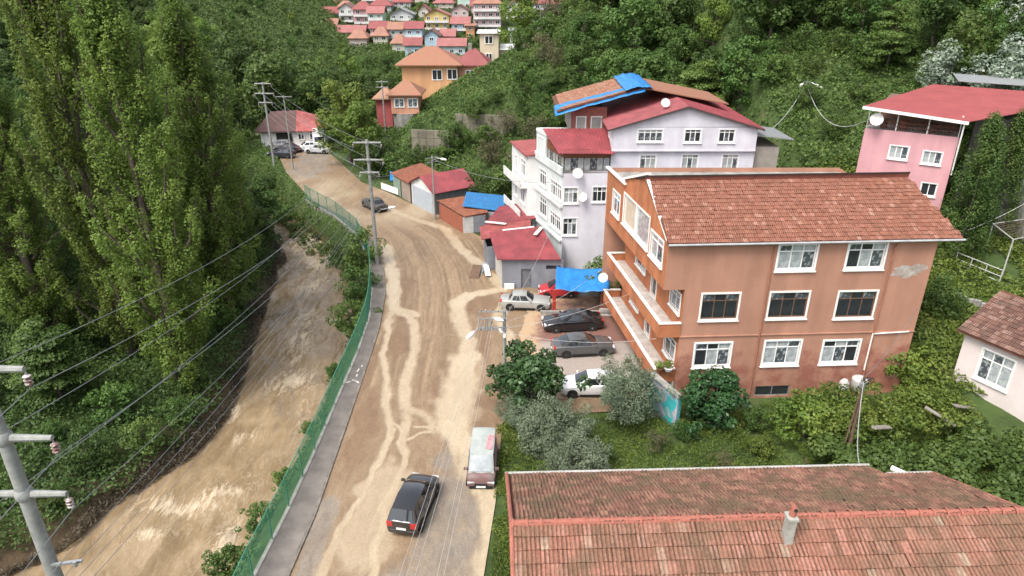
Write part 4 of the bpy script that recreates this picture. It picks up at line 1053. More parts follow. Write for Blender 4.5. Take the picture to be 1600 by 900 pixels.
# lean-to on the right
mb = MB(); mb.box(mx1 + .03, 24.2, 61.5, 66, 6, 12.1); mb.build('annex_wall', M('raw_block_wall', (.33, .30, .26), (.24, .22, .19), rough=.95, scale=1.5, bump=.4), lh)
mb = MB(); mb.slab([(mx1, 61.0, 13.3), (25.2, 61.0, 12.9), (25.2, 66.2, 12.9), (mx1, 66.2, 13.3)], .08); mb.build('annex_roof', MAT['metal'], lh)
# small tiled roof showing behind the orange house
br = empty('low_tiled_house', (24, 56.5, 0), 0, 'low house with lichened tile roof peeping over the orange house ridge', 'house')
mb = MB(); mb.box(20.5, 27.5, 53.5, 58.5, 0, 10.0); mb.build('wall', M('raw_block_wall', (.33, .30, .26)), br)
mb = MB(); mb.slab([(20, 53, 10.0), (28, 53, 10.0), (24.5, 55.8, 11.3), (23, 55.8, 11.3)], .1); mb.slab([(20, 59, 10.0), (20, 53, 10.0), (23, 55.8, 11.3)], .1); mb.slab([(28, 53, 10), (28, 59, 10), (24.5, 55.8, 11.3)], .1); mb.slab([(28, 59, 10), (20, 59, 10), (23, 55.8, 11.3), (24.5, 55.8, 11.3)], .1); mb.build('roof', CLAY_MOSS, br)

# ------------------------------------------------------------------ grey shop and lean-to sheds below the lilac house
gs = empty('grey_shop', (1.8, 58.5, 0), 0, 'small grey single-storey shop with bright red sheet roof beside the forecourt', 'shop')
GSH = M('grey_shop_render', (.235, .245, .275), (.18, .19, .215), rough=.8, scale=1.2, streak=.12)
s0, s1, s2, s3 = (-.9, 57.3), (4.65, 57.0), (4.75, 60.9), (-1.6, 61.2)
mb = MB(); facade(mb, s0, s1, -.1, 2.75, [(1.75, 2.65, -.1, 1.95), (4.0, 5.3, 1.95, 2.35)]); facade(mb, s1, s2, -.1, 3.3); mb.add([(*s0, 2.75), (*s1, 2.75), (*s1, 2.95), (*s0, 2.78)], [(0, 1, 2, 3)]); mb.build('wall', GSH, gs)
mb = MB(); facade(mb, s3, s0, -.1, 2.8); mb.build('wall', M('shop_side_white', (.52, .50, .46), (.40, .37, .33), rough=.85), gs)
mb = MB(); mb.box(-.9 + 1.77, -.9 + 2.63, 57.33, 57.38, -.05, 1.93); dr = mb.build('door', M('grey_door', (.16, .165, .18), (.13, .135, .15), rough=.6), gs); mb = MB(); mb.box(-.9 + 2.42, -.9 + 2.52, 57.18, 57.3, .93, .98); mb.build('handle', MAT['metal'], dr)
mb = MB(); mb.box(-.9 + 4.0, -.9 + 5.3, 57.2, 57.26, 1.95, 2.35); mb.build('window', MAT['glass'], gs)
ridged((-1.35, 57.0, 2.95), (4.4, 56.75, 3.05), (2.9, 63.3, 3.9), (-2.2, 62.0, 3.75)).build('roof', MAT['redroof'], gs)
def shed(name, label, poly, z, roof_pts, wallm, roofm, rib=True, cat='shed'):
    cx = sum(p[0] for p in poly) / len(poly); cy = sum(p[1] for p in poly) / len(poly)
    r = empty(name, (cx, cy, 0), 0, label, cat)
    b = MB(); b.prism(poly, -.1, z, top=False); b.build('wall', wallm, r)
    (ridged(*roof_pts) if rib else MB().slab(roof_pts, .06)).build('roof', roofm, r)
    return r
shed('lean_to_shed', 'lean-to shed with faded red roof directly behind the grey shop', [(-2.4, 61.4), (2.6, 62.6), (2.6, 65.8), (-2.9, 65.2)], [2.5, 2.9, 3.0, 2.6], ((-3.0, 62.3, 2.9), (1.9, 63.7, 3.35), (1.9, 66.6, 3.5), (-3.3, 65.6, 3.1)), GSH, MAT['redroof2'])
shed('lean_to_shed', 'lean-to shed with red and rusty roof against the lilac house, second behind the shop', [(-2.2, 66.2), (2.2, 66.6), (1.5, 71.2), (-1.6, 71)], [2.5, 2.9, 3.0, 2.6], ((-2.9, 66.1, 3.0), (2.5, 67.0, 3.5), (1.3, 72.2, 3.6), (-1.4, 72.2, 3.1)), M('shed_grey', (.3, .3, .31), rough=.85), MAT['redroof'])
mb = MB()
for x0, y0, x1, y1, z in ((-2.7, 66.0, -.6, 65.3, 3.45), (-.9, 63.2, 2.2, 64.2, 3.5), (2.2, 60.9, 2.9, 63.0, 3.9)):
    mb.add(*capbar((x0, y0, z), (x1, y1, z), .35, .06))
tag(mb.build('roof_flashing', MAT['white']), 'white sheet strips laid over the joints of the red shed roofs', 'sheeting')
# blue roofed shed and rusty brick shed
shed('blue_roofed_shed', 'shed with blue sheet roof between the rusty shed and the lilac house', [(-4.3, 74), (-1.4, 73.2), (-.9, 77.2), (-3.9, 78)], 2.1, ((-5.6, 74.3, 2.5), (-1.0, 73.0, 2.3), (-.6, 77.6, 2.7), (-5.4, 78.6, 2.9)), M('shed_grey', (.3, .3, .31)), M('blue_sheet_roof', (.03, .17, .38), (.025, .12, .27), rough=.45, scale=1.5))
rs_ = empty('rusty_brick_shed', (-5, 74.5, 0), 0, 'low red brick shed with rusty sheet roof and pale door at the roadside', 'shed')
mb = MB(); facade(mb, (-8.6, 77.3), (-5.5, 72.1), -.1, 1.95); facade(mb, (-5.5, 72.1), (-2.9, 72.8), -.1, 2.0); facade(mb, (-2.9, 72.8), (-4.6, 78.5), -.1, 2.2); mb.build('wall', M('red_brick_wall', (.33, .11, .06), (.24, .08, .05), rough=.85, scale=3, bump=.4), rs_)
mb = MB(); a = Vector((-5.45, 72.07)); b = Vector((-4.3, 72.4)); mb.add(*capbar((a.x, a.y, 0), (b.x, b.y, 0), .06, 1.9)); mb.build('door', M('pale_door', (.55, .55, .54), (.42, .42, .41), rough=.6), rs_)
mb = MB(); a = Vector((-4.25, 72.4)); b = Vector((-3.0, 72.73)); mb.add(*capbar((a.x, a.y, 0), (b.x, b.y, 0), .06, 1.95)); mb.build('door', GSH, rs_)
ridged((-8.9, 77.8, 2.1), (-5.3, 71.9, 2.05), (-2.6, 72.9, 2.25), (-5.0, 78.8, 2.45), pitch=.3).build('roof', MAT['rust'], rs_)
# garage with white roller shutter, older shed beside it
gg = empty('roadside_garage', (-9, 81, 0), 0, 'white gabled garage with grey roller shutter and red sheet roof at the bend', 'garage')
ga, gb, gc, gd = Vector((-12.6, 83.2)), Vector((-9.3, 78.6)), Vector((-4.6, 82.0)), Vector((-7.6, 86.8))
gm = (ga + gb) / 2; gme = (gc + gd) / 2
mb = MB(); facade(mb, ga, gb, -.1, 2.9); mb.add([(ga.x, ga.y, 2.9), (gb.x, gb.y, 2.9), (gm.x, gm.y, 4.1)], [(0, 1, 2)]); mb.build('wall', WHT, gg)
mb = MB(); facade(mb, gb, gc, -.1, 2.85); mb.build('wall', M('grey_side_wall', (.17, .175, .175), (.12, .125, .125), rough=.85), gg)
nrm = Vector((gb.y - ga.y, ga.x - gb.x)).normalized() * .05
sh = MB(); L_ = (gb - ga).length
for i in range(17):
    z = .02 + i * .15; a = ga.lerp(gb, .06) + nrm; b = ga.lerp(gb, .94) + nrm
    sh.add(*capbar((a.x, a.y, z), (b.x, b.y, z), .05, .135))
sh.build('roller_shutter', M('shutter_paint', (.42, .46, .50), (.34, .38, .42), rough=.5), gg)
e = Vector((gb.x - ga.x, gb.y - ga.y)).normalized() * .4; f = (gd - ga).normalized() * .35
P = lambda v, z: (v.x, v.y, z)
ridged(P(gb + e - f, 2.75), P(gc + e, 2.75), P(gme, 4.25), P(gm - f, 4.25)).build('roof', MAT['redroof'], gg)
ridged(P(gd - e, 2.75), P(ga - e - f, 2.75), P(gm - f, 4.25), P(gme, 4.25)).build('roof', MAT['redroof'], gg)
os_ = empty('old_shed', (-13.5, 85.5, 0), 0, 'old roadside shed with rusty brown roof left of the white garage', 'shed')
mb = MB(); mb.prism([(-15.6, 88.0), (-12.9, 83.7), (-9.5, 86.4), (-12.2, 90.6)], -.1, 2.6, top=False); mb.build('wall', M('stained_pink_render', (.34, .24, .20), (.22, .20, .16), rough=.9, scale=1.6), os_)
ridged((-16.2, 88.6, 2.55), (-12.9, 83.2, 2.6), (-9.3, 86.2, 3.2), (-12.4, 91.4, 3.2)).build('roof', MAT['rust'], os_)
mb = MB(); mb.prism([(-15.62, 87.9), (-14.4, 85.95), (-14.45, 85.9), (-15.68, 87.86)], .05, 2.2); mb.build('door', M('green_door', (.20, .27, .22), rough=.7), os_)
ban = empty('white_banner', (-16.5, 88.6, 0), 0, 'long white banner board lying against the verge by the old shed', 'banner')
mb = MB(); mb.add(*capbar((-17.6, 89.4, .15), (-14.9, 86.5, .15), .06, .85)); mb.build('board', MAT['white'], ban)
mb = MB(); [mb.tube((x, y + .1, 0), (x, y + .1, 1.0), .03, n=6) for x, y in ((-17.4, 89.2), (-16.2, 88), (-15.1, 86.8))]; mb.build('support', MAT['metal'], ban)
tarp('tarpaulin', lambda u, v: (-16.6 + 1.8 * u, 90.5 - 1.3 * u + .6 * v, .9 + 1.1 * v), 'crumpled blue tarpaulin behind the white banner near the old shed', 21, 14, 10, .3)
# blue tarpaulin canopy, retaining kerb wall and red post by the forecourt
tarp('tarpaulin', lambda u, v: (3.6 + 4.5 * u + .25 * v, 51.9 + 2.6 * v - .3 * u, 2.35 + .95 * v - .18 * math.sin(u * 3.14) + .05 * u), 'bright blue tarpaulin canopy slung above the red car', 15)
cw = empty('forecourt_wall', (6, 54, 0), 0, 'low grey concrete wall below the blue canopy behind the black sedan', 'wall')
mb = MB(); mb.box(5.9, 9.0, 55.3, 55.6, -.1, 1.5); mb.build('wall', MAT['concrete'], cw)
mb = MB(); mb.box(2.4, 8.9, 51.6, 51.85, 0, .42); mb.build('kerb_block', MAT['concrete'], cw)
rp_ = MB(); rp_.obox((3.55, 51.9, 1.15), (.14, .07, 1.15), .2); rp_.obox((3.55, 51.88, 1.9), (.17, .02, .18), .2)
tag(rp_.build('gate_post', M('red_post_paint', (.45, .05, .03), (.33, .04, .03), rough=.5)), 'upright red metal post standing at the end of the blue canopy', 'post')
cf = empty('clothes_rail', (8.2, 50.6, 0), 0, 'small white tubular rail frame behind the black sedan', 'rail')
mb = MB(); mb.tube((7.3, 50.9, 0), (7.3, 50.9, 1.0), .03, n=6); mb.tube((9.0, 50.8, 0), (9.0, 50.8, 1.0), .03, n=6); mb.tube((7.3, 50.9, 1.0), (9.0, 50.8, 1.0), .03, n=6); mb.tube((7.3, 50.9, .45), (9.0, 50.8, .45), .025, n=6); mb.build('tube_frame', MAT['white'], cf)
# flotsam beside the shop
rs = random.Random(3)
for k, (x, y, lab) in enumerate([(-2.9, 61.2, 'grey corrugated sheet leaning on the debris heap by the shop'), (-3.5, 60.4, 'dark board lying on the debris heap by the shop'), (-2.4, 60.6, 'pale plank on top of the debris heap by the shop')]):
    b = MB(); m = Matrix.Rotation(rs.uniform(-.6, .6), 3, 'Z') @ Matrix.Rotation(rs.uniform(.15, .4), 3, 'X')
    b.obox((x, y, .3 + .05 * k), (.25 + .2 * (k == 1), 1.0, .02), tilt=m); tag(b.build('loose_board', (MAT['metal'], MAT['wood'], MAT['white'])[k]), lab, 'board')
b = MB(); b.box(-.7, .2, 57.0, 57.15, .02, .55); tag(b.build('white_board', MAT['white'], smooth=None, bevel=.01), 'small white board leaning against the front of the grey shop', 'board')

# ------------------------------------------------------------------ pink house on the right
pk = empty('pink_house', (32, 58, 6), 0, 'pink house with red sheet roof over an open top-floor terrace', 'house')
PNK = M('pink_paint', (.58, .31, .33), (.51, .27, .29), rough=.85, scale=.8, streak=.15)
p0 = Vector((28.75, 56.0)); pa = R(-33); pd = Vector((math.cos(pa), math.sin(pa))); pn = Vector((-pd.y, pd.x))
PP = lambda u, v=0: p0 + pd * u + pn * v
wall_with_windows(pk, 'wall', PNK, PP(0), PP(6.6), 3, 14.9, [lw_(2.1, 3.45, 12.75, 13.75, panes=cur, lights=3, transom=.0, surround=.06), lw_(4.5, 5.8, 12.65, 13.6, panes=cur, lights=3, transom=.0, surround=.06), lw_(4.9, 6.0, 10.1, 11.1, panes=drk, lights=2, transom=.0, surround=.05)])
mb = MB(); facade(mb, PP(0, 9), PP(0), 3, 14.9); facade(mb, PP(6.6), PP(6.6, 9), 3, 14.9); facade(mb, PP(6.6, 9), PP(0, 9), 3, 14.9); mb.build('wall', PNK, pk)
mb = MB(); mb.prism([tuple(PP(.02, .05)), tuple(PP(6.58, .05)), tuple(PP(6.58, 9)), tuple(PP(.02, 9))], 14.7, 14.86); mb.build('terrace_floor', MAT['concrete'], pk)
mb = MB(); mb.prism([tuple(PP(.6, 3.2)), tuple(PP(6.3, 3.2)), tuple(PP(6.3, 8.8)), tuple(PP(.6, 8.8))], 14.87, 16.6); mb.build('inner_wall', M('terrace_brown', (.2, .11, .08), (.12, .07, .05), rough=.8, scale=3), pk)
ridged((*PP(-.35, -.8), 16.75), (*PP(6.9, -.8), 16.25), (49.0, 57.5, 17.1), (37.6, 63.0, 17.4), .3, .012).build('roof', M('bright_red_sheet_roof', (.27, .062, .06), (.22, .05, .05), rough=.7, scale=.8), pk)
mb = MB(); mb.add(*capbar((*PP(-.4, -.85), 16.52), (*PP(6.95, -.85), 16.02), .1, .22)); mb.build('fascia', MAT['white'], pk)
mb = MB()
for u in (.1, 2.2, 4.4, 6.5): mb.tube((*PP(u, .1), 14.8), (*PP(u, .1), 16.5), .05, n=6)
mb.build('post', MAT['white'], pk)
mb = MB()
for z in (15.25, 15.55): mb.tube((*PP(.1, .05), z), (*PP(6.5, .05), z), .03, n=5)
for i in range(27): mb.tube((*PP(.1 + i * .245, .05), 14.9), (*PP(.1 + i * .245, .05), 15.55), .015, n=4)
mb.build('railing', M('brown_rail', (.16, .06, .04), rough=.6), pk)
mb = MB(); mb.tube((*PP(6.7, -.7), 16.2), (*PP(6.72, -.1), 12.0), .06, n=6); mb.build('drainpipe', MAT['white'], pk)
mb = MB(); mb.slab([(39.5, 62.6, 17.75), (45.5, 60.0, 17.6), (46.5, 62.6, 17.9), (40.5, 65.2, 18.05)], .06); mb.build('rear_roof', MAT['metal'], pk)
mb = MB(); mb.prism([tuple(PP(7.4, 4)), tuple(PP(15, 4)), tuple(PP(15, 9)), tuple(PP(7.4, 9))], 5, 15.9); mb.build('annex', M('grey_annex', (.22, .21, .19), (.15, .145, .13), rough=.9, streak=.2), pk)
for k, (u, v) in enumerate(((1.2, 1.2), (2.6, 1.5), (4.6, 1.2))):
    b = MB(); c = PP(u, v); b.tube((c.x, c.y, 14.87), (c.x, c.y, 15.5), .3, .22, n=8); b.tube((c.x, c.y, 15.5), (c.x, c.y, 15.54), .42, n=10)
    tag(b.build('terrace_table', MAT['wood'] if k != 1 else MAT['rust'], bevel=0), ['brown wooden stool table at the left of the pink house terrace', 'rusty red table in the middle of the pink house terrace', 'brown wooden table at the right of the pink house terrace'][k], 'table')

# pale house at the right edge
ph = empty('pale_house', (30, 35, 0), 0, 'pale pink cottage with brown tiled roof and white window at the right edge', 'house')
PAL = M('pale_pink_render', (.64, .57, .54), (.55, .48, .46), rough=.85, scale=.7, streak=.08)
h0 = Vector((28.6, 38.0)); ha = R(-62); hd = Vector((math.cos(ha), math.sin(ha))); hn = Vector((-hd.y, hd.x))
HP = lambda u, v=0: h0 + hd * u + hn * v
wall_with_windows(ph, 'wall', PAL, HP(0), HP(8), 0, 6.0, [lw_(1.25, 3.1, 3.15, 5.15, panes=cur, lights=3, transom=.3, surround=.08)])
mb = MB(); facade(mb, HP(0, 7), HP(0), 0, 6.0); facade(mb, HP(8), HP(8, 7), 0, 6.0); facade(mb, HP(8, 7), HP(0, 7), 0, 6); mb.build('wall', PAL, ph)
hs = math.atan2(1.9, 3.9); upp = (Vector((hn.x, hn.y, 0)) * math.cos(hs) + Vector((0, 0, math.sin(hs))))
mb = MB(); e0 = Vector((*HP(-.35, -.4), 5.85)); A3 = Vector((hd.x, hd.y, 0))
mb.slab([e0, e0 + A3 * 8.7, e0 + A3 * 8.7 + upp * 4.3, e0 + upp * 4.3], .14); 
r0 = e0 + upp * 4.3; dn = Vector((hn.x, hn.y, 0)) * math.cos(hs) - Vector((0, 0, math.sin(hs)))
mb.slab([r0, r0 + A3 * 8.7, r0 + A3 * 8.7 + dn * 4.2, r0 + dn * 4.2], .14); mb.build('roof', _M['roof_deck'], ph)
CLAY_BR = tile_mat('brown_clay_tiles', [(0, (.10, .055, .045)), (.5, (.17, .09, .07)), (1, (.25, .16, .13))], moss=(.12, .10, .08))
joined_tiles('roof_tiles', .25, .34, .03, CLAY_BR, [m for _, _, m in slope_frames(e0 + Vector((0, 0, .02)), A3, upp, .25, .34, 34, 12)], ph)
mb = MB(); c = HP(-.0, 0); q = HP(4.9, -.25); mb.obox((q.x, q.y, 1.3), (.35, .18, .3), ha); tag(mb.build('blue_box', M('blue_plastic', (.04, .2, .45), rough=.5)), 'small blue box fixed low on the pale cottage wall', 'box')
# ------------------------------------------------------------------ houses up the valley
def paint(rgb, k=1.0):
    n = 'paint_%d_%d_%d' % tuple(int(c * 100) for c in rgb)
    return M(n, rgb, tuple(c * .82 for c in rgb), rough=.85, scale=.25, streak=.12)
def roof_paint(rgb):
    n = 'roof_%d_%d_%d' % tuple(int(c * 100) for c in rgb)
    return M(n, rgb, tuple(c * .75 for c in rgb), rough=.7, scale=.35, streak=.1)
_wm = {}
def flat_window(root, c, w, h, ang=0, mat='glass', name='window'):
    """small window for far houses: white frame with a recessed dark pane as sub-part"""
    key = (round(w, 1), round(h, 1), mat)
    w, h = key[0], key[1]
    if key not in _wm:
        f = MB(); t = .12
        f.box(-w / 2, -w / 2 + t, -.08, .02, 0, h); f.box(w / 2 - t, w / 2, -.08, .02, 0, h); f.box(-w / 2 + t, w / 2 - t, -.08, .02, 0, t); f.box(-w / 2 + t, w / 2 - t, -.08, .02, h - t, h); f.box(-.05, .05, -.07, .02, t, h - t)
        p = MB(); p.box(-w / 2 + t, w / 2 - t, -.03, .015, t, h - t)
        _wm[key] = (f.mesh('window', MAT['pvc']), p.mesh('pane', MAT[mat]))
    o = link(name, _wm[key][0], root, Vector(c) - WL[root], (0, 0, ang))
    link('pane', _wm[key][1], o)
def town_house(name, label, x0, x1, y, z0, z1, wall, roof, kind='hip', depth=8, storeys=2, balc=False, base=None, roofh=2.2, group=None, wmat='glass', over=.5):
    cx = (x0 + x1) / 2
    gz = float(hgt(np.array(cx), np.array(y + 1)))
    r = empty(name, (cx, y, min(z0, gz)), 0, label, 'house', group)
    zb = min(z0, gz) - 1.5
    b = MB(); b.box(x0, x1, y, y + depth, zb, z1)
    if kind == 'gable_front': b.add([(x0, y, z1), (x1, y, z1), (cx, y, z1 + roofh)], [(0, 1, 2)]); b.add([(x0, y + depth, z1), (x1, y + depth, z1), (cx, y + depth, z1 + roofh)], [(0, 2, 1)])
    if kind == 'gable_side':
        for x, o in ((x0, (0, 2, 1)), (x1, (0, 1, 2))): b.add([(x, y, z1), (x, y + depth, z1), (x, y + depth / 2, z1 + roofh)], [o])
    b.build('wall', paint(wall), r)
    a = over; b = MB(); X0, X1, Y0, Y1 = x0 - a, x1 + a, y - a, y + depth + a; ze = z1 - .1; zt = z1 + roofh; ym = y + depth / 2
    if kind == 'hip':
        k = min((X1 - X0) / 2 * .7, depth / 2)
        b.slab([(X0, Y0, ze), (X1, Y0, ze), (X1 - k, ym, zt), (X0 + k, ym, zt)], .15); b.slab([(X1, Y1, ze), (X0, Y1, ze), (X0 + k, ym, zt), (X1 - k, ym, zt)], .15)
        b.slab([(X0, Y1, ze), (X0, Y0, ze), (X0 + k, ym, zt)], .15); b.slab([(X1, Y0, ze), (X1, Y1, ze), (X1 - k, ym, zt)], .15)
    elif kind == 'gable_front':
        b.slab([(X0, Y1, ze), (X0, Y0, ze), (cx, Y0, zt + .1), (cx, Y1, zt + .1)], .15); b.slab([(X1, Y0, ze), (X1, Y1, ze), (cx, Y1, zt + .1), (cx, Y0, zt + .1)], .15)
    elif kind == 'gable_side':
        b.slab([(X0, Y0, ze), (X1, Y0, ze), (X1, ym, zt + .1), (X0, ym, zt + .1)], .15); b.slab([(X1, Y1, ze), (X0, Y1, ze), (X0, ym, zt + .1), (X1, ym, zt + .1)], .15)
    else:
        b.slab([(X0, Y0, z1 + .05), (X1, Y0, z1 + .05), (X1, Y1, z1 + .45), (X0, Y1, z1 + .45)], .2)
    b.build('roof', roof_paint(roof), r)
    w = x1 - x0; sh = (z1 - z0) / storeys; n = max(1, int(w / 2.6))
    for s in range(storeys):
        zz = z0 + s * sh + sh * .32
        for i in range(n):
            wx = x0 + (i + .5) * w / n
            flat_window(r, (wx, y - .01, zz), min(1.5, w / n * .55), min(1.3, sh * .5), 0, wmat if (i + s) % 3 else 'halfcurtain')
        if balc and (s > 0 or storeys == 1):
            b = MB(); zf = z0 + s * sh; b.box(x0 + .2, x1 - .2, y - 1.3, y - .02, zf - .12, zf + .05)
            b.box(x0 + .2, x1 - .2, y - 1.32, y - 1.24, zf + .05, zf + .75); b.build('balcony', paint((.66, .66, .64)), r)
    return r
RED, PNKR, RST, BRN, GRY = (.26, .08, .075), (.32, .125, .115), (.32, .16, .11), (.20, .10, .08), (.25, .25, .25)
W_, CR, LB, MG, PK, YL, GW, OG = (.62, .62, .60), (.60, .56, .46), (.38, .52, .60), (.46, .60, .52), (.56, .32, .33), (.60, .47, .18), (.48, .50, .50), (.52, .26, .12)
GT = 'houses of the hillside town'
for row in [
    ('white house with red hip roof at the left end of the hill town', -95, -83.3, 325, 10.2, 14.2, W_, PNKR, 'hip', 2, False),
    ('pale blue house with long red roof, second at the left of the hill town', -86.2, -74.3, 315, 9.2, 12.5, LB, RED, 'gable_side', 1, False),
    ('tall narrow white house with brown front gable in the hill town', -73.4, -67.4, 312, 6.6, 14.2, W_, BRN, 'gable_front', 3, True),
    ('tall pink house with balconies left of the mint green house in the hill town', -66.4, -59.4, 308, 5.8, 14.3, PK, RED, 'hip', 3, True),
    ('house under wide dark red roof above the pink and mint houses', -63.7, -54.5, 332, 10.0, 15.0, GW, RED, 'hip', 2, False),
    ('mint green house with white balconies in the hill town', -59.0, -52.9, 300, 4.8, 13.2, MG, PNKR, 'gable_side', 3, True),
    ('low house under a broad pink-red roof at the foot of the hill town', -70.0, -59.5, 292, 3.0, 6.4, PK, PNKR, 'gable_side', 1, False),
    ('grey white house with grey gable above the blue balcony house', -52.4, -42.5, 315, 7.0, 12.0, GW, GRY, 'gable_front', 2, True),
    ('white house with red roof highest above the grey gabled house', -55.2, -47.0, 342, 11.5, 16.1, W_, RED, 'hip', 2, False),
    ('grey house joined to the left of the blue balcony house', -48.2, -41.9, 285, 2.0, 8.0, GW, RST, 'gable_side', 2, False),
    ('blue-grey house with two rows of white balconies at the town foot', -41.7, -35.1, 284, 2.0, 8.3, LB, RED, 'gable_side', 2, True),
    ('yellow house with broad red roof in the middle of the hill town', -35.9, -25.8, 300, 4.0, 12.3, YL, PNKR, 'gable_front', 3, True),
    ('pale pink house with brown gable right of the yellow house', -26.1, -18.9, 318, 8.0, 13.5, (.58, .44, .42), BRN, 'gable_front', 2, False),
    ('big white and pink block with stacked balconies right of the yellow house', -15.8, -4.5, 300, 5.0, 16.8, (.60, .42, .43), RST, 'hip', 4, True),
    ('light blue cottage with steep front gable below the yellow house', -32.8, -27.6, 272, 1.0, 6.4, LB, BRN, 'gable_front', 2, False),
    ('pink cottage beside the light blue gabled cottage', -27.3, -22.4, 280, 1.5, 5.8, PK, PNKR, 'gable_side', 1, False),
    ('white and blue cottage with pink-red roof nearest the orange hill house', -26.6, -17.2, 262, 0.0, 3.8, (.52, .60, .64), PNKR, 'gable_side', 1, False),
    ('small blue cottage with red roof behind the orange hill house', -38.9, -33.3, 262, 0.2, 4.0, LB, RED, 'gable_side', 1, False),
    ('small orange box house left of the cream tower house', -18.3, -15.0, 290, 4.0, 8.9, OG, RST, 'flat', 2, False),
    ('white house with red roof at the right end of the hill town', 8.7, 15.2, 300, 8.0, 16.8, W_, RED, 'hip', 3, True),
    ('low grey flat-roofed house right of the cream tower house', -0.7, 9.5, 270, 4.0, 8.5, GW, GRY, 'flat', 1, False),
    ('tiny hip-roofed hut among trees at the foot of the hill town', -53.7, -48.2, 280, 3.4, 6.0, CR, RST, 'hip', 1, False),
    ('orange-roofed hut at the far left of the hill town', -89.5, -82.3, 305, 7.5, 10.0, CR, RST, 'hip', 1, False),
    ('house with dark red roof at the upper left corner of the hill town', -103, -96.2, 335, 10.1, 14.1, W_, RED, 'gable_side', 2, False),
    ('white house with pink roof in the top row, above the pale blue house', -85.8, -79.6, 340, 11.5, 15.8, W_, PNKR, 'hip', 2, False),
    ('house with broad pink roof directly above the yellow house', -35.8, -27.0, 340, 12.0, 15.8, CR, PNKR, 'hip', 2, False),
    ('cream house in the top row between the two red-roofed houses', -46.2, -39.7, 352, 13.9, 18.3, CR, RST, 'hip', 2, False),
    ('pink house in the top row above the dark red roof', -71.5, -63.9, 352, 13.9, 18.8, PK, RED, 'hip', 2, True),
    ('white house in the top row, third from the left', -80.5, -73.2, 354, 14.5, 19.4, W_, RED, 'gable_front', 2, True),
    ('light green house in the top row above the pale pink house', -25.4, -19.4, 345, 13.0, 19.0, MG, PNKR, 'hip', 2, False),
    ('blue house in the top row at the left', -98, -90.9, 350, 14.2, 19.1, LB, PNKR, 'hip', 2, False),
    ('cream house on the slope at the right end of the hill town', 16.2, 22.9, 310, 11.7, 16.2, CR, RED, 'hip', 2, False),
    ('white house with rust roof behind the pale blue house', -78.5, -71.5, 330, 9.0, 14.0, W_, RST, 'hip', 2, False),
    ('yellowish house with dark red roof between the grey gabled and yellow houses', -41.0, -36.6, 322, 8.0, 13.2, CR, RED, 'gable_front', 2, False),
    ('pink house with white balcony left of the blue balcony house', -56.5, -50.0, 290, 2.5, 8.0, PK, RED, 'gable_side', 2, True),
    ('pale green house in the left row above the orange-roofed hut', -95.5, -88.0, 312, 7.5, 12.4, MG, RED, 'hip', 2, True),
    ('white cottage with rust roof at the lower left of the town', -78.5, -72.0, 298, 4.5, 8.6, W_, RST, 'gable_side', 1, False),
    ('cream house with red roof right of the pale pink house', -18.0, -12.0, 326, 9.0, 15.0, CR, RED, 'gable_side', 2, True),
    ('blue-grey house squeezed beside the big white and pink block', -24.5, -17.5, 296, 4.0, 9.4, LB, PNKR, 'gable_side', 2, True),
    ('white house in the top row right of the light green house', -17.6, -10.5, 348, 13.5, 19.0, W_, PNKR, 'hip', 2, True),
    ('grey house in the top row between the pink and cream houses', -60.5, -52.5, 355, 14.0, 19.0, GW, RED, 'hip', 2, False),
    ('pink house in the top row right of the cream house', -38.3, -30.5, 358, 14.5, 19.4, PK, PNKR, 'gable_front', 2, True),
    ('white house behind the top row at the far left', -112, -104, 345, 12.0, 16.5, W_, PNKR, 'hip', 2, False),
    ('small cream cottage left of the light blue gabled cottage', -44.5, -39.8, 268, 0.2, 4.2, CR, RST, 'hip', 1, False),
    ('pink cottage with rust roof at the very foot of the town, left', -62.0, -55.5, 276, 1.0, 5.4, (.55, .42, .38), RST, 'hip', 1, False),
    ('white house on the right shoulder of the town above the flat grey roof', -2.5, 5.5, 318, 8.0, 15.2, W_, RED, 'gable_front', 3, True),
]:
    lab, x0, x1, y, z0, z1, wc, rc, kind, st, bal = row
    town_house('town_house', lab, x0, x1, y, z0, z1, wc, rc, kind, depth=8 if y > 270 else 6, storeys=st, balc=bal, group=GT, roofh=2.3 if kind != 'hip' else 2.9, over=.8)

# orange houses on the spur above the bend
o1 = empty('orange_hill_house', (-13.5, 118, 9), 0, 'peach orange house with weathered hip tile roof on the spur', 'house')
OHM = M('peach_paint', (.62, .36, .18), (.56, .29, .15), rough=.85, scale=.3, streak=.2)
OHM2 = M('salmon_paint', (.58, .29, .19), (.52, .26, .17), rough=.85, scale=.3, streak=.2)
mb = MB(); mb.box(-18.2, -9.0, 117.5, 126, 7.5, 13.2); mb.build('wall', OHM, o1)
mb = MB(); mb.box(-8.99, -4.6, 118.6, 126, 8, 12.9); mb.build('wall', OHM2, o1)
def hiproof(x0, x1, y0, y1, z, zt, k, mat, root, name='roof'):
    ym = (y0 + y1) / 2; b = MB()
    b.slab([(x0, y0, z), (x1, y0, z), (x1 - k, ym, zt), (x0 + k, ym, zt)], .18); b.slab([(x1, y1, z), (x0, y1, z), (x0 + k, ym, zt), (x1 - k, ym, zt)], .18)
    b.slab([(x0, y1, z), (x0, y0, z), (x0 + k, ym, zt)], .18); b.slab([(x1, y0, z), (x1, y1, z), (x1 - k, ym, zt)], .18)
    return b.build(name, mat, root)
hiproof(-19.2, -8.2, 116.6, 126.6, 13.1, 15.6, 4.6, CLAY_FAR, o1)
hiproof(-9.6, -3.6, 118.0, 127, 12.9, 15.2, 2.6, roof_paint(RED), o1)
for x, z in ((-12.4, 10.6), (-9.9, 10.7)): flat_window(o1, (x, 117.48, z), 1.7, 1.7)
flat_window(o1, (-7.0, 118.58, 10.6), 1.5, 1.5); 
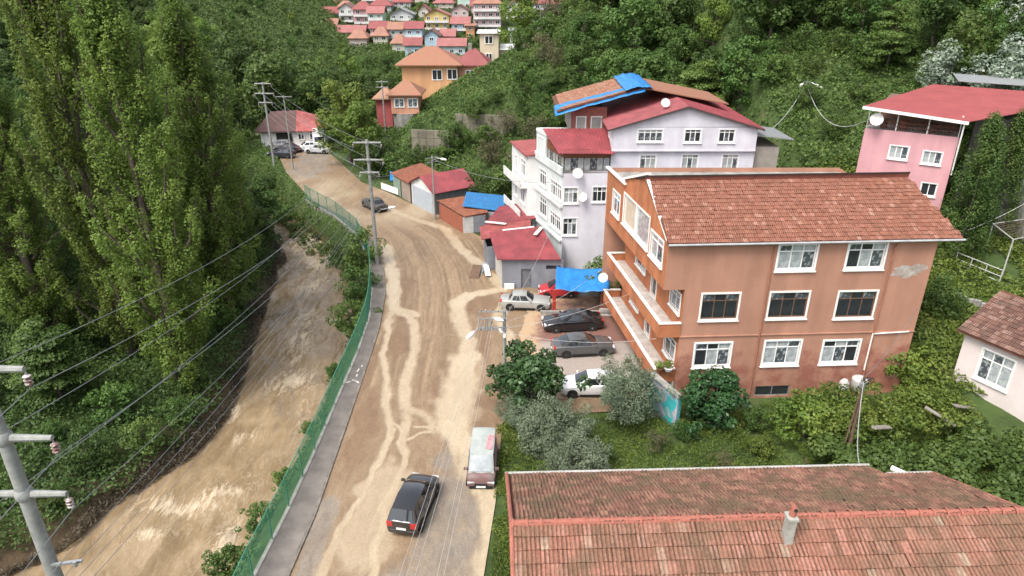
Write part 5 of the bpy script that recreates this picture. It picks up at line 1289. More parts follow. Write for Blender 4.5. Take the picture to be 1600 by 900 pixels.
mb = MB(); mb.box(-7.4, -6.8, 122, 122.6, 14, 16.0); mb.build('chimney', MAT['concrete'], o1)
o2 = empty('orange_hill_cottage', (-16.8, 110, 5), 0, 'small orange cottage with hip tile roof and grey rounded base on the spur', 'house')
mb = MB(); mb.box(-18.9, -14.6, 109, 114, 6.6, 9.7); mb.build('wall', OHM2, o2)
mb = MB(); mb.box(-21.4, -18.92, 109.8, 114, 4.4, 8.9); mb.build('wall', M('dark_pink_paint', (.38, .09, .09), (.28, .07, .07), rough=.85), o2)
b = MB(); b.lathe([(2.2, 3.2), (2.3, 5.4), (2.35, 6.6)], (-16.8, 111.0, 0), n=20); b.build('rounded_base', MAT['concrete'], o2, smooth=40)
hiproof(-19.5, -14.0, 108.3, 114.6, 9.6, 11.3, 2.2, CLAY_FAR, o2); hiproof(-21.9, -18.5, 109.2, 114.6, 8.9, 10.2, 1.4, CLAY_FAR, o2)
for x in (-17.6, -15.5): flat_window(o2, (x, 108.98, 7.6), 1.6, 1.4, mat='halfcurtain')
ct = empty('cream_tower_house', (-3, 130, 11), 0, 'tall cream house with flat roof beside a tree on the spur', 'house')
mb = MB(); mb.box(-5.7, -2.4, 128, 134, 10, 17.2); mb.box(-2.39, 1.0, 129, 134, 10, 14.4); mb.build('wall', M('cream_render', (.62, .56, .42), (.54, .46, .33), rough=.85, scale=.3, streak=.15), ct)
mb = MB(); mb.slab([(-6.2, 127.5, 17.4), (-2.0, 127.5, 17.4), (-2.0, 134.4, 17.4), (-6.2, 134.4, 17.4)], .25); mb.slab([(-2.2, 128.4, 14.5), (1.8, 128.4, 14.5), (1.8, 134.4, 14.9), (-2.2, 134.4, 14.9)], .15); mb.build('roof', MAT['white'], ct)
for x, z, w, h in ((-4.1, 15.4, 1.5, 1.4), (-4.1, 12.3, 1.2, 1.6), (-.6, 12.4, 1.4, 1.3)): flat_window(ct, (x, 127.98 if x < -2 else 128.98, z), w, h)
# row of workshops where the road leaves the picture
fs_ = empty('roadside_workshop', (-37, 117, 0), 0, 'low white workshop with brown and red hipped roof at the far road end', 'workshop')
mb = MB(); facade(mb, (-42.6, 116), (-32.2, 117), -.3, 2.6, [(2.6, 5.2, -.3, 2.1), (6.2, 7.2, .9, 2.0), (8.0, 9.2, .9, 2.0)]); mb.prism([(-42.6, 116.2), (-32.2, 117.2), (-32.5, 123), (-43, 122)], -.3, 2.6); mb.build('wall', WHT, fs_)
mb = MB(); mb.prism([(-40.0, 116.1), (-37.4, 116.35), (-37.4, 116.4), (-40.0, 116.2)], -.3, 2.1); mb.build('dark_opening', MAT['dark'], fs_)
for x, y in ((-35.9, 116.55), (-34.0, 116.72)): flat_window(fs_, (x, y, .9), 1.1, 1.1, .1)
b = MB(); b.slab([(-43.4, 115.2, 2.5), (-36.5, 115.9, 2.5), (-37.0, 119.4, 5.4), (-41.4, 119.2, 5.2)], .15); b.slab([(-43.4, 123, 2.5), (-43.4, 115.2, 2.5), (-41.4, 119.2, 5.2)], .15); b.build('roof', M('brown_sheet_roof', (.10, .052, .047), (.07, .04, .036), rough=.8, scale=.8), fs_)
b = MB(); b.slab([(-36.5, 115.92, 2.52), (-31.2, 116.4, 2.5), (-33.8, 119.6, 4.6), (-37.0, 119.42, 5.42)], .15); b.slab([(-31.2, 116.4, 2.5), (-31.6, 123, 2.5), (-33.8, 119.6, 4.6)], .15); b.build('roof', MAT['redroof2'], fs_)
# old board-marked concrete retaining walls on the slope, cast in panels
for k, (x0, y0, x1, y1, z0, z1, lab, nx) in enumerate([(-14.2, 97.0, -8.8, 96.0, 2.2, 6.6, 'stepped grey concrete retaining wall above the old shed, left of the two', 5), (-8.0, 98.2, .2, 96.6, 3.4, 8.6, 'tall grey concrete retaining wall among shrubs above the garage, right of the two', 8)]):
    r = empty('hillside_retaining_wall', ((x0 + x1) / 2, (y0 + y1) / 2, z0), 0, lab, 'wall')
    cm = M('old_retaining_concrete', (.25, .225, .17), (.14, .13, .095), rough=.95, scale=.7, bump=.5, streak=.35)
    for i in range(nx):
        for j in range(4):
            a = Vector((x0, y0)).lerp(Vector((x1, y1)), i / nx); b_ = Vector((x0, y0)).lerp(Vector((x1, y1)), (i + .97) / nx)
            zz = z0 + (z1 - z0) * j / 4; m = MB(); off_ = random.Random(i * 7 + j + 50 * k).uniform(-.03, .03)
            m.add(*capbar((a.x, a.y + off_, zz), (b_.x, b_.y + off_, zz), .5, (z1 - z0) / 4 - .04)); m.build('panel', cm, r)
# ------------------------------------------------------------------ vehicles
def car_paint(name, c, rough=.3, coat=.8, dust=.06, spec=.5, metal=0.0):
    return M('carpaint_' + name, c, tuple(v * (1 - dust * 2) + .3 * dust * k for v, k in zip(c, (1, .8, .5))), rough=rough, coat=coat, scale=1.8, spec=spec, metal=metal, contrast=(.3, .75))
CG = M('car_glass', (.018, .021, .024), (.012, .014, .016), rough=.04, spec=.6, coat=.5)
HL = M('headlight_lens', (.62, .64, .66), (.5, .52, .54), rough=.08, spec=.7, coat=.5)
TL = M('taillight_lens', (.48, .02, .02), (.35, .015, .015), rough=.12, coat=.6)
PLATE = M('number_plate', (.72, .72, .70), (.62, .62, .6), rough=.4, scale=10)
RIM = M('alloy_rim', (.55, .56, .57), (.42, .43, .44), rough=.3, metal=.7, scale=8)
TYRE = M('tyre_rubber', (.03, .028, .026), (.018, .017, .016), rough=.85, scale=6)
MUDDY = M('mud_splash', (.30, .22, .14), (.2, .14, .09), rough=.9, scale=4)
SHAPES = {
    # lower-body top line (x fraction of length, height), cabin: rear base, rear top, front top, screen base (x fraction, height), belt height
    'sedan': dict(H=1.45, top=[(-.5, .70), (-.488, .93), (-.44, .99), (-.30, 1.01), (.20, .97), (.30, .94), (.42, .86), (.48, .74), (.5, .55)], cab=[(-.385, 1.0), (-.235, 1.40), (.035, 1.43), (.225, .955)], wb=(-.30, .305), belt=.95),
    'boxy': dict(H=1.40, top=[(-.5, .66), (-.495, .90), (-.46, .93), (-.30, .94), (.20, .92), (.30, .90), (.46, .84), (.495, .74), (.5, .5)], cab=[(-.33, .93), (-.25, 1.36), (.02, 1.38), (.17, .91)], wb=(-.30, .32), belt=.91),
    'hatch': dict(H=1.48, top=[(-.5, .66), (-.495, .95), (-.47, 1.0), (-.30, 1.02), (.22, .98), (.34, .93), (.45, .82), (.49, .68), (.5, .5)], cab=[(-.485, 1.0), (-.375, 1.44), (.05, 1.47), (.27, .96)], wb=(-.32, .32), belt=.96),
    'mpv': dict(H=1.66, top=[(-.5, .70), (-.497, 1.02), (-.48, 1.08), (-.30, 1.10), (.24, 1.04), (.34, 1.0), (.44, .90), (.488, .74), (.5, .55)], cab=[(-.492, 1.06), (-.415, 1.60), (.08, 1.64), (.30, 1.02)], wb=(-.315, .32), belt=1.02),
    'van': dict(H=1.95, top=[(-.5, .8), (-.498, 1.15), (-.49, 1.18), (-.30, 1.18), (.28, 1.16), (.38, 1.12), (.46, 1.02), (.49, .85), (.5, .6)], cab=[(-.495, 1.17), (-.475, 1.90), (.24, 1.92), (.40, 1.12)], wb=(-.30, .33), belt=1.14),
}
def make_car(name, label, loc, heading, L, W, shape, paint_m, roof_m=None, group=None, rims=RIM, z=0.06, hscale=1.0, tilt=0, detail=True, lights=True):
    S = SHAPES[shape]
    root = empty(name, (loc[0], loc[1], z), R(heading), label, 'van' if shape == 'van' else 'car', group)
    root.rotation_euler = (R(tilt), 0, R(heading))
    WL[root] = Vector((0, 0, 0))                 # children are laid out in the car's own axes: x forward, y left
    hs = hscale; w = W / 2
    st = []
    for fx_, zt in S['top']:
        e = abs(fx_) * 2
        ww = w * (1 - .13 * max(0, (e - .72) / .28) ** 2)
        zb = .20 + (.12 if e > .93 else .03 if e > .8 else 0)
        st.append((fx_ * L, zt * hs, ww, zb))
    b = MB(); vs = []; n = 12
    for x, zt, ww, zb in st:
        zm = zb + (zt - zb) * .62
        half = [(0, zt + .025), (.55 * ww, zt + .015), (.86 * ww, zt - .02), (.965 * ww, zt - .085), (ww, zm), (.985 * ww, zb + .16), (.93 * ww, zb)]
        ring = [(x, y, z_) for y, z_ in half] + [(x, -y, z_) for y, z_ in half[:0:-1]]
        n = len(ring); vs += ring
    fs = [(i * n + k, i * n + (k + 1) % n, (i + 1) * n + (k + 1) % n, (i + 1) * n + k) for i in range(len(st) - 1) for k in range(n)]
    fs += [tuple(range(n)), tuple(range(len(vs) - 1, len(vs) - n - 1, -1))]
    b.add(vs, fs); b.build('body', paint_m, root, smooth=38)
    # cabin: body-colour shell, then glass
    (rb, zrb), (rt, zrt), (ft, zft), (sb, zsb) = S['cab']
    zrb, zrt, zft, zsb = [v * hs for v in (zrb, zrt, zft, zsb)]
    wb_, wr = w * .90, w * (.70 if shape != 'van' else .83)
    xm = (rt + ft) / 2
    pts = [(rb * L, wb_ * .93, zrb - .05), (rt * L, wr * .95, zrt - .04), (xm * L, wr, max(zrt, zft) - .01), (ft * L, wr * .95, zft - .04), (sb * L, wb_ * .95, zsb - .05)]
    ctr = [(rb * L - .03, 0, zrb - .04), (rt * L, 0, zrt), (xm * L, 0, max(zrt, zft) + .03), (ft * L, 0, zft), (sb * L + .05, 0, zsb - .03)]
    b = MB(); vs = []
    for (x, y, z_), c in zip(pts, ctr): vs += [(x, y, z_), (x, y * .6, z_ + .035 if 0 < pts.index((x, y, z_)) < 4 else z_), c, (x, -y * .6, z_ + .035 if 0 < pts.index((x, y, z_)) < 4 else z_), (x, -y, z_)]
    fs = [(i * 5 + k, i * 5 + k + 1, (i + 1) * 5 + k + 1, (i + 1) * 5 + k) for i in range(4) for k in range(4)]
    zb2 = min(zrb, zsb) - .25
    fs += [(0, 5, 10, 15, 20), (24, 19, 14, 9, 4)]
    b.add(vs, fs); b.build('cabin', roof_m or paint_m, root, smooth=50)
    def quad(nm, q, inset=.0, off=.012, m=CG):
        q = [Vector(p) for p in q]; c = sum(q, Vector()) / len(q); nn = (q[1] - q[0]).cross(q[2] - q[0]).normalized()
        if nn.dot(c - Vector((0, 0, .6))) < 0: nn = -nn
        q = [p.lerp(c, inset) + nn * off for p in q]; k = len(q)
        g = MB(); g.add(q + [p - nn * .02 for p in q], [tuple(range(k)), tuple(range(2 * k - 1, k - 1, -1))] + [(i, k + i, k + (i + 1) % k, (i + 1) % k) for i in range(k)])
        return g.build(nm, m, root)
    A_, B_, C_, D_, E_ = [Vector(p) for p in pts]
    mir = lambda p: Vector((p.x, -p.y, p.z))
    # screens follow the shell: three facets each
    for nm, lo, hi, clo, chi in (('windscreen', E_, D_, ctr[4], ctr[3]), ('rear_window', A_, B_, ctr[0], ctr[1])):
        lo_i, hi_i = lo.lerp(hi, .1), hi.lerp(lo, .06)
        g = MB(); row0, row1 = [], []
        for t in (.88, .58, 0, -.58, -.88):
            fz = lambda e, c, up_: Vector((e.x + (c[0] - e.x) * (1 - abs(t)), e.y * t, e.z + ((c[2] - e.z) * (1 - t * t))))
            l_, h_ = fz(lo, clo, 0), fz(hi, chi, 1)
            sgn = 1 if nm == 'windscreen' else -1
            o_ = Vector((sgn * .022, 0, .028))
            row0.append(l_.lerp(h_, .10) + o_); row1.append(l_.lerp(h_, .95) + o_)
        g.add(row0 + row1, [(i, i + 1, 6 + i, 5 + i) for i in range(4)]); me_o = g.build(nm, CG, root, smooth=60)
    for sgn in (1, -1):
        f = (lambda p: p) if sgn > 0 else mir
        lowf, lowr = E_.lerp(A_, .14), A_.lerp(E_, .08)
        base = lambda t: lowf.lerp(lowr, t) + Vector((0, 0, .055))
        topp = lambda t: (D_.lerp(B_, t)) + Vector((0, .0, -.035))
        segs = ((.03, .47), (.51, .93)) if shape not in ('van', 'mpv') else ((.03, .40), (.44, .72), (.75, .96))
        if shape == 'van': segs = ((.02, .30),)
        for t0, t1 in segs: quad('side_window', [f(base(t0)), f(base(t1)), f(topp(t1 * .98)), f(topp(max(t0, .02)))], .03, .02)
    # wheels
    wr_ = .315 * (1.06 if shape in ('mpv', 'van') else 1)
    tm = _cached(('tyre', round(wr_, 2)), lambda: MB().lathe([(wr_ * .62, -.09), (wr_ * .94, -.10), (wr_, -.07), (wr_, .07), (wr_ * .94, .10), (wr_ * .62, .09)], axis='Y', n=20).mesh('wheel', TYRE, smooth=35))
    def mk_rim():
        g = MB(); g.lathe([(wr_ * .66, -.04), (wr_ * .66, .085), (wr_ * .58, .09), (wr_ * .56, .05), (.0, .045)], axis='Y', n=18)
        for i in range(5):
            t = 2 * math.pi * i / 5; m = Matrix.Rotation(t, 3, 'Y'); g.obox(m @ Vector((0, .075, wr_ * .33)), (.035, .012, wr_ * .28), tilt=m)
        g.lathe([(.07, .05), (.065, .095)], axis='Y', n=10); return g.mesh('rim', rims)
    rm = _cached(('rim', round(wr_, 2), rims.name), mk_rim)
    for fx_ in S['wb']:
        for sgn in (1, -1):
            g = MB(); g.lathe([(wr_ * 1.16, 0), (wr_ * 1.16, .012)], (fx_ * L, sgn * (w * 1.0) - .012 * (sgn < 0), wr_ + .02), 'Y', n=20); g.build('wheel_arch', MAT['black'], root)
            o = link('wheel', tm, root, (fx_ * L, sgn * (w - .075), wr_), (0, 0, 0 if sgn > 0 else math.pi)); link('rim', rm, o)
    if not detail: return root
    x1, x0 = L / 2, -L / 2; zt_ = S['belt'] * hs
    for sgn in (1, -1):
        if lights:
            g = MB(); g.obox((x1 - .10, sgn * w * .66, .68 * hs), (.09, .20, .075)); g.build('headlight', HL, root, bevel=.02)
            g = MB(); g.obox((x0 + .07, sgn * w * .72, (.84 if shape != 'van' else 1.0) * hs), (.08, .15, .10 if shape != 'mpv' else .16)); g.build('taillight', TL, root, bevel=.02)
        g = MB(); g.obox((sb * L - .25, sgn * (w + .05), zt_ + .06), (.06, .11, .07)); g.build('mirror', paint_m, root, bevel=.02)
        for hx in (-.02, -.2): g = MB(); g.obox((hx * L, sgn * (w * .99), zt_ - .13), (.09, .018, .015)); g.build('door_handle', paint_m, root)
        g = MB(); g.obox((0, sgn * w * .985, .25), (L * .2, .03, .05)); g.build('sill', MAT['black'], root)
    for x, nm in ((x1, 'front_bumper'), (x0, 'rear_bumper')):
        g = MB(); g.obox((x - .03 * np.sign(x), 0, .40), (.06, w * .78, .10)); g.build(nm, MAT['black'] if shape in ('boxy', 'van') else paint_m, root, bevel=.03)
        g = MB(); g.obox((x + .035 * np.sign(x), 0, .44 if x > 0 or shape not in ('mpv',) else .62), (.012, .26, .058)); g.build('number_plate', PLATE, root)
    g = MB(); g.obox((x1 - .0, 0, .58 * hs), (.03, w * .42, .05)); g.build('grille', MAT['black'], root)
    return root
BLK = car_paint('black', (.010, .010, .012), rough=.18, dust=.02)
make_car('black_minivan', 'black minivan with red tail lights driving away on the muddy road', (-5.2, 28.4), 79, 4.1, 1.74, 'mpv', BLK)
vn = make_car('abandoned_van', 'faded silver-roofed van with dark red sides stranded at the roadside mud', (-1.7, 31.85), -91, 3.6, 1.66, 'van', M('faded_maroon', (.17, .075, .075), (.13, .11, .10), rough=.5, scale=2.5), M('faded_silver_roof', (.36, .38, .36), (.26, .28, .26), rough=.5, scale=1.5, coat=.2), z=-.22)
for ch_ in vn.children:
    if ch_.name.startswith('windscreen'): ch_.data.materials[0] = M('painted_silver_reflection', (.40, .43, .43), (.24, .26, .27), rough=.15, scale=1.2, coat=.5)  # silvery sky reflection and pale covering put into the windscreen colour
b = MB(); b.add([(-.9, .35, 1.955), (.35, .2, 1.965), (.45, .55, 1.955), (.0, .62, 1.94), (-.95, .62, 1.94)], [(0, 1, 2, 3, 4)]); b.build('paint_stain', M('red_stain', (.48, .10, .12), (.46, .3, .3), rough=.5, scale=3), vn)
make_car('silver_sedan', 'old boxy silver sedan parked in mud in front of the grey shop', (1.15, 53.2), -4, 4.25, 1.68, 'boxy', car_paint('silver', (.36, .36, .34), rough=.35, metal=.2))
make_car('black_sedan', 'glossy black sedan with silver rims parked nose to the road', (4.9, 49.4), 187, 4.85, 1.84, 'sedan', BLK)
make_car('grey_sedan', 'dark grey sedan parked between the black sedan and the white hatchback', (5.35, 45.4), 6, 4.65, 1.82, 'sedan', car_paint('grey', (.085, .09, .095), rough=.3, metal=.3), rims=M('dark_rim', (.12, .12, .125), rough=.4, metal=.5))
make_car('white_hatchback', 'white hatchback half hidden between the olive tree and the dark shrub', (5.4, 39.9), 180, 4.1, 1.74, 'hatch', car_paint('white', (.72, .72, .72), rough=.3), rims=M('dark_rim', (.12, .12, .125)))
make_car('red_car', 'small bright red car parked under the blue canopy', (4.1, 55.6), 184, 3.4, 1.6, 'hatch', car_paint('red', (.42, .02, .03), rough=.3))
make_car('wrecked_car', 'mud-stained black wrecked car standing across the road at the bend', (-17.0, 81.0), 128, 4.2, 1.7, 'boxy', M('muddy_black', (.035, .037, .042), (.13, .11, .09), rough=.45, scale=2.4, contrast=(.36, .6)), lights=False, tilt=4)
for nm, lab, loc, hd_, L_c, shp, c in [('parked_car', 'white car parked by the workshop, left of the silver car', (-33.9, 112.5), 200, 4.2, 'sedan', (.7, .7, .7)), ('parked_car', 'silver car parked by the workshop, in front of the white truck', (-31.6, 110.6), 172, 4.2, 'hatch', (.5, .51, .52)),
                                      ('parked_car', 'dark blue car parked by the workshop nearest the power pole', (-36.6, 107.6), 170, 4.2, 'hatch', (.025, .03, .045)), ('parked_car', 'black car parked by the workshop behind the dark blue car', (-36.8, 111.2), 175, 4.2, 'sedan', (.012, .012, .014)), ('parked_car', 'grey car parked by the workshop doors', (-38.8, 113.6), 185, 4.0, 'hatch', (.2, .2, .21))]:
    make_car(nm, lab, loc, hd_, L_c, 1.7, shp, car_paint('far_%d' % int(c[0] * 1000), c), group='cars parked at the workshop')
tk = empty('white_truck', (-32.2, 114.2, 0), R(-75), 'white box truck parked in front of the workshop', 'truck'); WL[tk] = Vector()
WP = car_paint('truck', (.75, .75, .74)); 
b = MB(); b.box(-2.6, 1.0, -1.0, 1.0, .7, 2.9); b.build('cargo_box', WP, tk, bevel=.04)
b = MB(); b.prism([(1.05, -.95), (2.6, -.9), (2.6, .9), (1.05, .95)], .45, [2.5, 1.5, 1.5, 2.5]); b.build('cab', WP, tk, bevel=.05)
b = MB(); b.add([(1.55, -.8, 2.2), (2.5, -.78, 1.6), (2.5, .78, 1.6), (1.55, .8, 2.2)], [(0, 1, 2, 3)]); b.v = [(x + .02, y, z_ + .035) for x, y, z_ in b.v]; b.build('windscreen', CG, tk)
for x in (-1.7, 1.8):
    for y in (-.85, .85): b = MB(); b.lathe([(.2, -.12), (.4, -.12), (.4, .12), (.2, .12)], (x, y, .4), 'Y', 16); b.build('wheel', TYRE, tk)
# ------------------------------------------------------------------ power poles, lamps, wires, fence
def insulator(mb, p, n=3, r=.09, drop=.4):
    x, y, z = p; mb.tube((x, y, z), (x, y, z - drop), .02, n=6)
    for i in range(n):
        zz = z - .10 - i * .09; mb.lathe([(.03, .03), (r, -.005), (r * .9, -.03), (.03, -.02)], (x, y, zz), n=12)
PORC = M('brown_porcelain', (.16, .08, .065), (.42, .40, .39), rough=.25, scale=9, contrast=(.45, .55))
def concrete_pole(label, x, y, z0, h, arms, r0=.21, r1=.12, ang=0, name='power_pole', ins=True, armt=.08):
    r = empty(name, (x, y, z0), 0, label, 'pole')
    b = MB(); b.tube((x, y, z0 - .3), (x, y, z0 + h), r0, r1, n=14); b.build('shaft', MAT['pole'], r, smooth=40)
    d = Vector((math.cos(ang), math.sin(ang), 0)); tips = []
    for za, la, ra in arms:
        b = MB(); c = Vector((x, y, z0 + za))
        if la: 
            m = c - d * la; b.tube(c, m, armt * 1.5, armt, n=8); tips.append(m)
        if ra:
            m = c + d * ra; b.tube(c, m, armt * 1.5, armt, n=8); tips.append(m)
        b.lathe([(armt * 2.2, -.16), (armt * 3.0, -.06), (armt * 3.0, .06), (armt * 2.2, .16)], tuple(c), n=12)
        a = b.build('cross_arm', MAT['pole'], r, smooth=40)
        if ins:
            for m in tips[-((1 if la else 0) + (1 if ra else 0)):]:
                b = MB(); insulator(b, m - Vector((0, 0, armt))); b.build('insulator', PORC, a, smooth=40)
    return r, tips
near_pole, nt_ = concrete_pole('tall grey concrete power pole with three cross-arms at the lower left edge', -11.45, 12.6, 0.13, 18.9, [(18.25, 1.0, 1.0), (16.45, 1.1, 1.1), (14.85, 1.0, 1.0)], r0=.25, r1=.125, armt=.068)
b = MB(); b.obox((-11.0, 12.55, 12.85), (.35, .04, .03), .2); b.obox((-10.9, 12.5, 12.3), (.28, .04, .03), .2); b.tube((-10.75, 12.5, 12.8), (-10.75, 12.5, 12.95), .05, n=6); b.build('bracket', MAT['metal'], near_pole)
mid_pole, mt_ = concrete_pole('grey concrete power pole with three cross-arms on the sidewalk at the river bend', -13.35, 62.7, 0.13, 12.4, [(12.1, 1.3, 1.3), (10.5, 1.35, 1.35), (9.3, .9, .9)], r0=.20, r1=.13)
def lamp(root, base, tip, headlen=.7):
    base, tip = Vector(base), Vector(tip); b = MB(); mid = base.lerp(tip, .5) + Vector((0, 0, .25))
    b.path([base, mid, tip], .04, 6); a = b.build('lamp_arm', MAT['metal'], root)
    d = (tip - mid).normalized(); b = MB(); b.path([tip - d * .1, tip + d * .15, tip + d * headlen * .7, tip + d * headlen], [.07, .15, .13, .03], 8); b.build('lamp_head', MAT['white'], a, smooth=50)
lamp(mid_pole, (-13.3, 62.6, 5.2), (-11.6, 62.0, 6.2))
far_pole, ft_ = concrete_pole('grey concrete power pole with cross-arms left of the workshop', -36.4, 103, 0, 12.2, [(12.0, 1.2, 1.2), (10.6, 1.4, 1.4), (9.3, 1.0, 1.0)], r0=.2, r1=.13)
fl, _ = concrete_pole('slim lamp pole in front of the workshop', -32.6, 100, 0, 10.8, [(10.6, 1.2, 1.2)], r0=.12, r1=.07, name='lamp_pole', ins=False, armt=.04)
sl_, st_ = concrete_pole('slim grey lamp pole between the garage and the rusty shed', -9.1, 76.9, 0, 7.6, [(7.4, .8, .8), (6.9, .8, .8)], r0=.12, r1=.08, name='lamp_pole', ins=False, armt=.03, ang=.6)
lamp(sl_, (-9.1, 76.9, 7.0), (-8.0, 76.4, 7.4))
hp_, ht_ = concrete_pole('slim pole with white lamp on the wooded slope left of the pink house', 32.1, 77, 6, 9.9, [(9.7, .5, .5)], r0=.12, r1=.09, name='lamp_pole', ins=False, armt=.04)
lamp(hp_, (32.1, 76.9, 15.5), (31.4, 76.3, 15.6), .8); lamp(hp_, (32.1, 76.9, 15.4), (32.9, 76.3, 15.5), .8)
sp_, _ = concrete_pole('small pole with arms in front of the orange hill cottage', -19.9, 108.0, 3, 8.8, [(8.6, .9, .9), (7.8, 1.0, 1.0)], r0=.12, r1=.09, ins=False, armt=.05, name='power_pole')
# frame-topped pole beside the forecourt
fp = empty('power_pole', (-.5, 36.2, 0), 0, 'grey pole with ladder-like frame of arms and lamps beside the dark shrub', 'pole')
b = MB(); b.tube((-.5, 36.2, -.2), (-.5, 36.2, 7.6), .14, .11, n=12); b.build('shaft', MAT['pole'], fp, smooth=40)
for z in (7.45, 6.95, 6.3, 6.15):
    b = MB(); b.box(-2.15, -.3, 36.0, 36.07, z, z + .07); b.build('cross_arm', MAT['metal'], fp)
for x in (-2.1, -1.75, -1.6, -1.45, -1.3):
    b = MB(); b.tube((x, 36.0, 6.1), (x, 36.0, 7.5 if x < -2 else 7.0), .03, n=5); b.build('upright', MAT['metal'], fp)
for x in (-2.0, -1.7, -1.4, -.9):
    b = MB(); b.lathe([(.03, 0), (.055, .04), (.055, .1), (.02, .14)], (x, 36.03, 7.52), n=8); b.build('insulator', PORC, fp)
b = MB(); b.obox((-.5, 35.98, 5.75), (.09, .06, .14)); b.build('meter_box', MAT['white'], fp, bevel=.01)
b = MB(); b.path([(-.85, 36.0, 6.25), (-.7, 35.9, 6.1), (-.55, 35.98, 5.95)], .07, 8); b.build('cable_coil', MAT['white'], fp)
lamp(fp, (-1.9, 35.9, 6.2), (-2.5, 35.3, 6.35), .65); lamp(fp, (-1.4, 36.0, 6.6), (-1.05, 35.9, 7.05), .55)
fp.location.y += 3.6; fp.location.z -= 1.15
# leaning timber pole with meter boxes in the garden
wp = empty('timber_pole', (19.9, 32.6, 0), 0, 'upright dark timber pole with tangled cables in front of the orange house', 'pole')
b = MB(); b.tube((19.75, 32.5, -.2), (19.9, 33.0, 5.6), .11, .08, n=8); b.build('shaft', MAT['wood'], wp)
b = MB(); b.tube((19.2, 32.3, -.2), (19.85, 32.9, 5.3), .05, .045, n=6); b.build('prop', MAT['wood'], wp)
b = MB(); b.obox((19.75, 32.8, 5.1), (.12, .09, .15), .3); b.build('junction_box', MAT['metal'], wp, bevel=.02)
for k in range(4):
    b = MB(); t = np.linspace(0, 2 * math.pi, 12); rr = .22 + .05 * k
    b.path([(19.9 + rr * math.cos(a) + .05 * k, 32.9 + .12 * math.sin(a), 5.3 + rr * .8 * math.sin(a + k)) for a in t], .018, 4); b.build('cable_loop', MAT['black'], wp)
b = MB(); b.tube((16.5, 31.0, -.1), (16.55, 31.0, 1.4), .06, n=6)
tag(b.build('garden_stake', MAT['wood']), 'short dark timber stake standing in the weedy garden', 'stake')

def wire(p0, p1, sag, r, label, mat='wire', group=None):
    p0, p1 = Vector(p0), Vector(p1); n = 22
    pts = [p0.lerp(p1, i / n) - Vector((0, 0, sag * 4 * (i / n) * (1 - i / n))) for i in range(n + 1)]
    b = MB(); b.path(pts, r, 4)
    return tag(b.build('wire', MAT[mat]), label, 'wire', group)
ORD = ['first', 'second', 'third', 'fourth', 'fifth']
PL = ['top', 'top', 'middle', 'middle', 'lowest', 'lowest']
for i, (a, c) in enumerate(zip(nt_, mt_)):
    a = a - Vector((0, 0, .48)); c = c - Vector((0, 0, .45)); side = 'river' if i % 2 == 0 else 'road'
    wire(a, c, 1.6, .011, 'power line on the %s-side end of the %s cross-arm between the two concrete poles' % (side, PL[i]), group='river power lines')
    wire((a.x - .6, -12, a.z + .5), a, .5, .011, 'power line leaving the near pole towards the viewer, %s arm, %s side' % (PL[i], side), group='river power lines')
for i, (a, c) in enumerate(zip(mt_, ft_)):
    wire(a - Vector((0, 0, .45)), c - Vector((0, 0, .45)), .8, .016, 'power line from the bend pole to the workshop pole, %s arm, %s side' % (PL[i], 'river' if i % 2 == 0 else 'road'), group='far power lines')
for i in range(4):
    wire((-11.1 + .12 * i, 12.6, 12.9 - .28 * i), (-13.3 + .1 * i, 62.6, 8.3 - .3 * i), 1.3 + .12 * i, .010, 'low cable strung from the near pole bracket, %s from the top' % ORD[i], group='low river cables')
    wire((-11.1 + .12 * i, 12.6, 12.9 - .28 * i), (-14 + .3 * i, -10, 13 - .3 * i), .4, .010, 'low cable leaving the near pole bracket downward, %s from the top' % ORD[i], group='low river cables')
MAT['wirelight'] = M('light_cable', (.45, .45, .44), (.36, .36, .35), rough=.5)
for i, x in enumerate((-2.1, -1.95, -1.75, -1.40, -1.25)):
    wire((x, 39.6, 6.0 - .1 * i), (x * 1.0 - 2.2 + .06 * i + (.45 if i > 2 else 0), 2, 12.3 - .12 * i), 1.0, .0075, 'pale cable above the black minivan, %s from the left' % ORD[i], mat='wirelight', group='cables over the road')
wire((-.5, 39.7, 5.5), (7.3, 51.0, 4.6), .5, .014, 'pale cable from the frame pole to the upper balcony end', 'wirelight')
wire((-.5, 39.7, 5.1), (9.2, 46.0, 4.9), .4, .014, 'pale cable from the frame pole to the middle of the balconies', 'wirelight')
wire((-.5, 39.7, 4.8), (9.4, 39.2, 4.6), .5, .012, 'thin cable from the frame pole to the balcony corner of the orange house', 'wirelight')
wire((-.5, 39.8, 5.8), (4.2, 60.8, 6.2), .7, .012, 'cable from the frame pole to the lilac house corner', 'wirelight')
wire((19.9, 33.0, 5.3), (11.7, 18.0, 11.2), 1.6, .022, 'thick white cable hanging from the timber pole to the near roof', 'wirelight')
wire((19.9, 33.0, 5.5), (26.5, 40.0, 6.6), .5, .012, 'thin cable from the timber pole to the right corner of the orange house', 'wire')
wire((32.1, 77, 15.6), (21.8, 61.0, 13.2), 1.2, .03, 'cable from the slope lamp pole to the lilac house', 'wirelight')
wire((32.1, 77, 15.6), (28.7, 56.2, 15.4), 2.0, .03, 'thick cable sagging from the slope lamp pole to the pink house', 'wirelight')
wire((34.6, 49, 8.6), (45, 53, 12.5), .5, .02, 'pale cable running into the garden conifer from the right edge', 'wirelight')
wire((-9.1, 76.9, 7.3), (3.9, 63.4, 8.3), .8, .018, 'cable from the slim lamp pole to the white block of the lilac house', 'wire')
wire((-9.1, 76.9, 7.2), (-13.35, 62.7, 9.0), .5, .018, 'cable from the slim lamp pole to the bend power pole', 'wire')

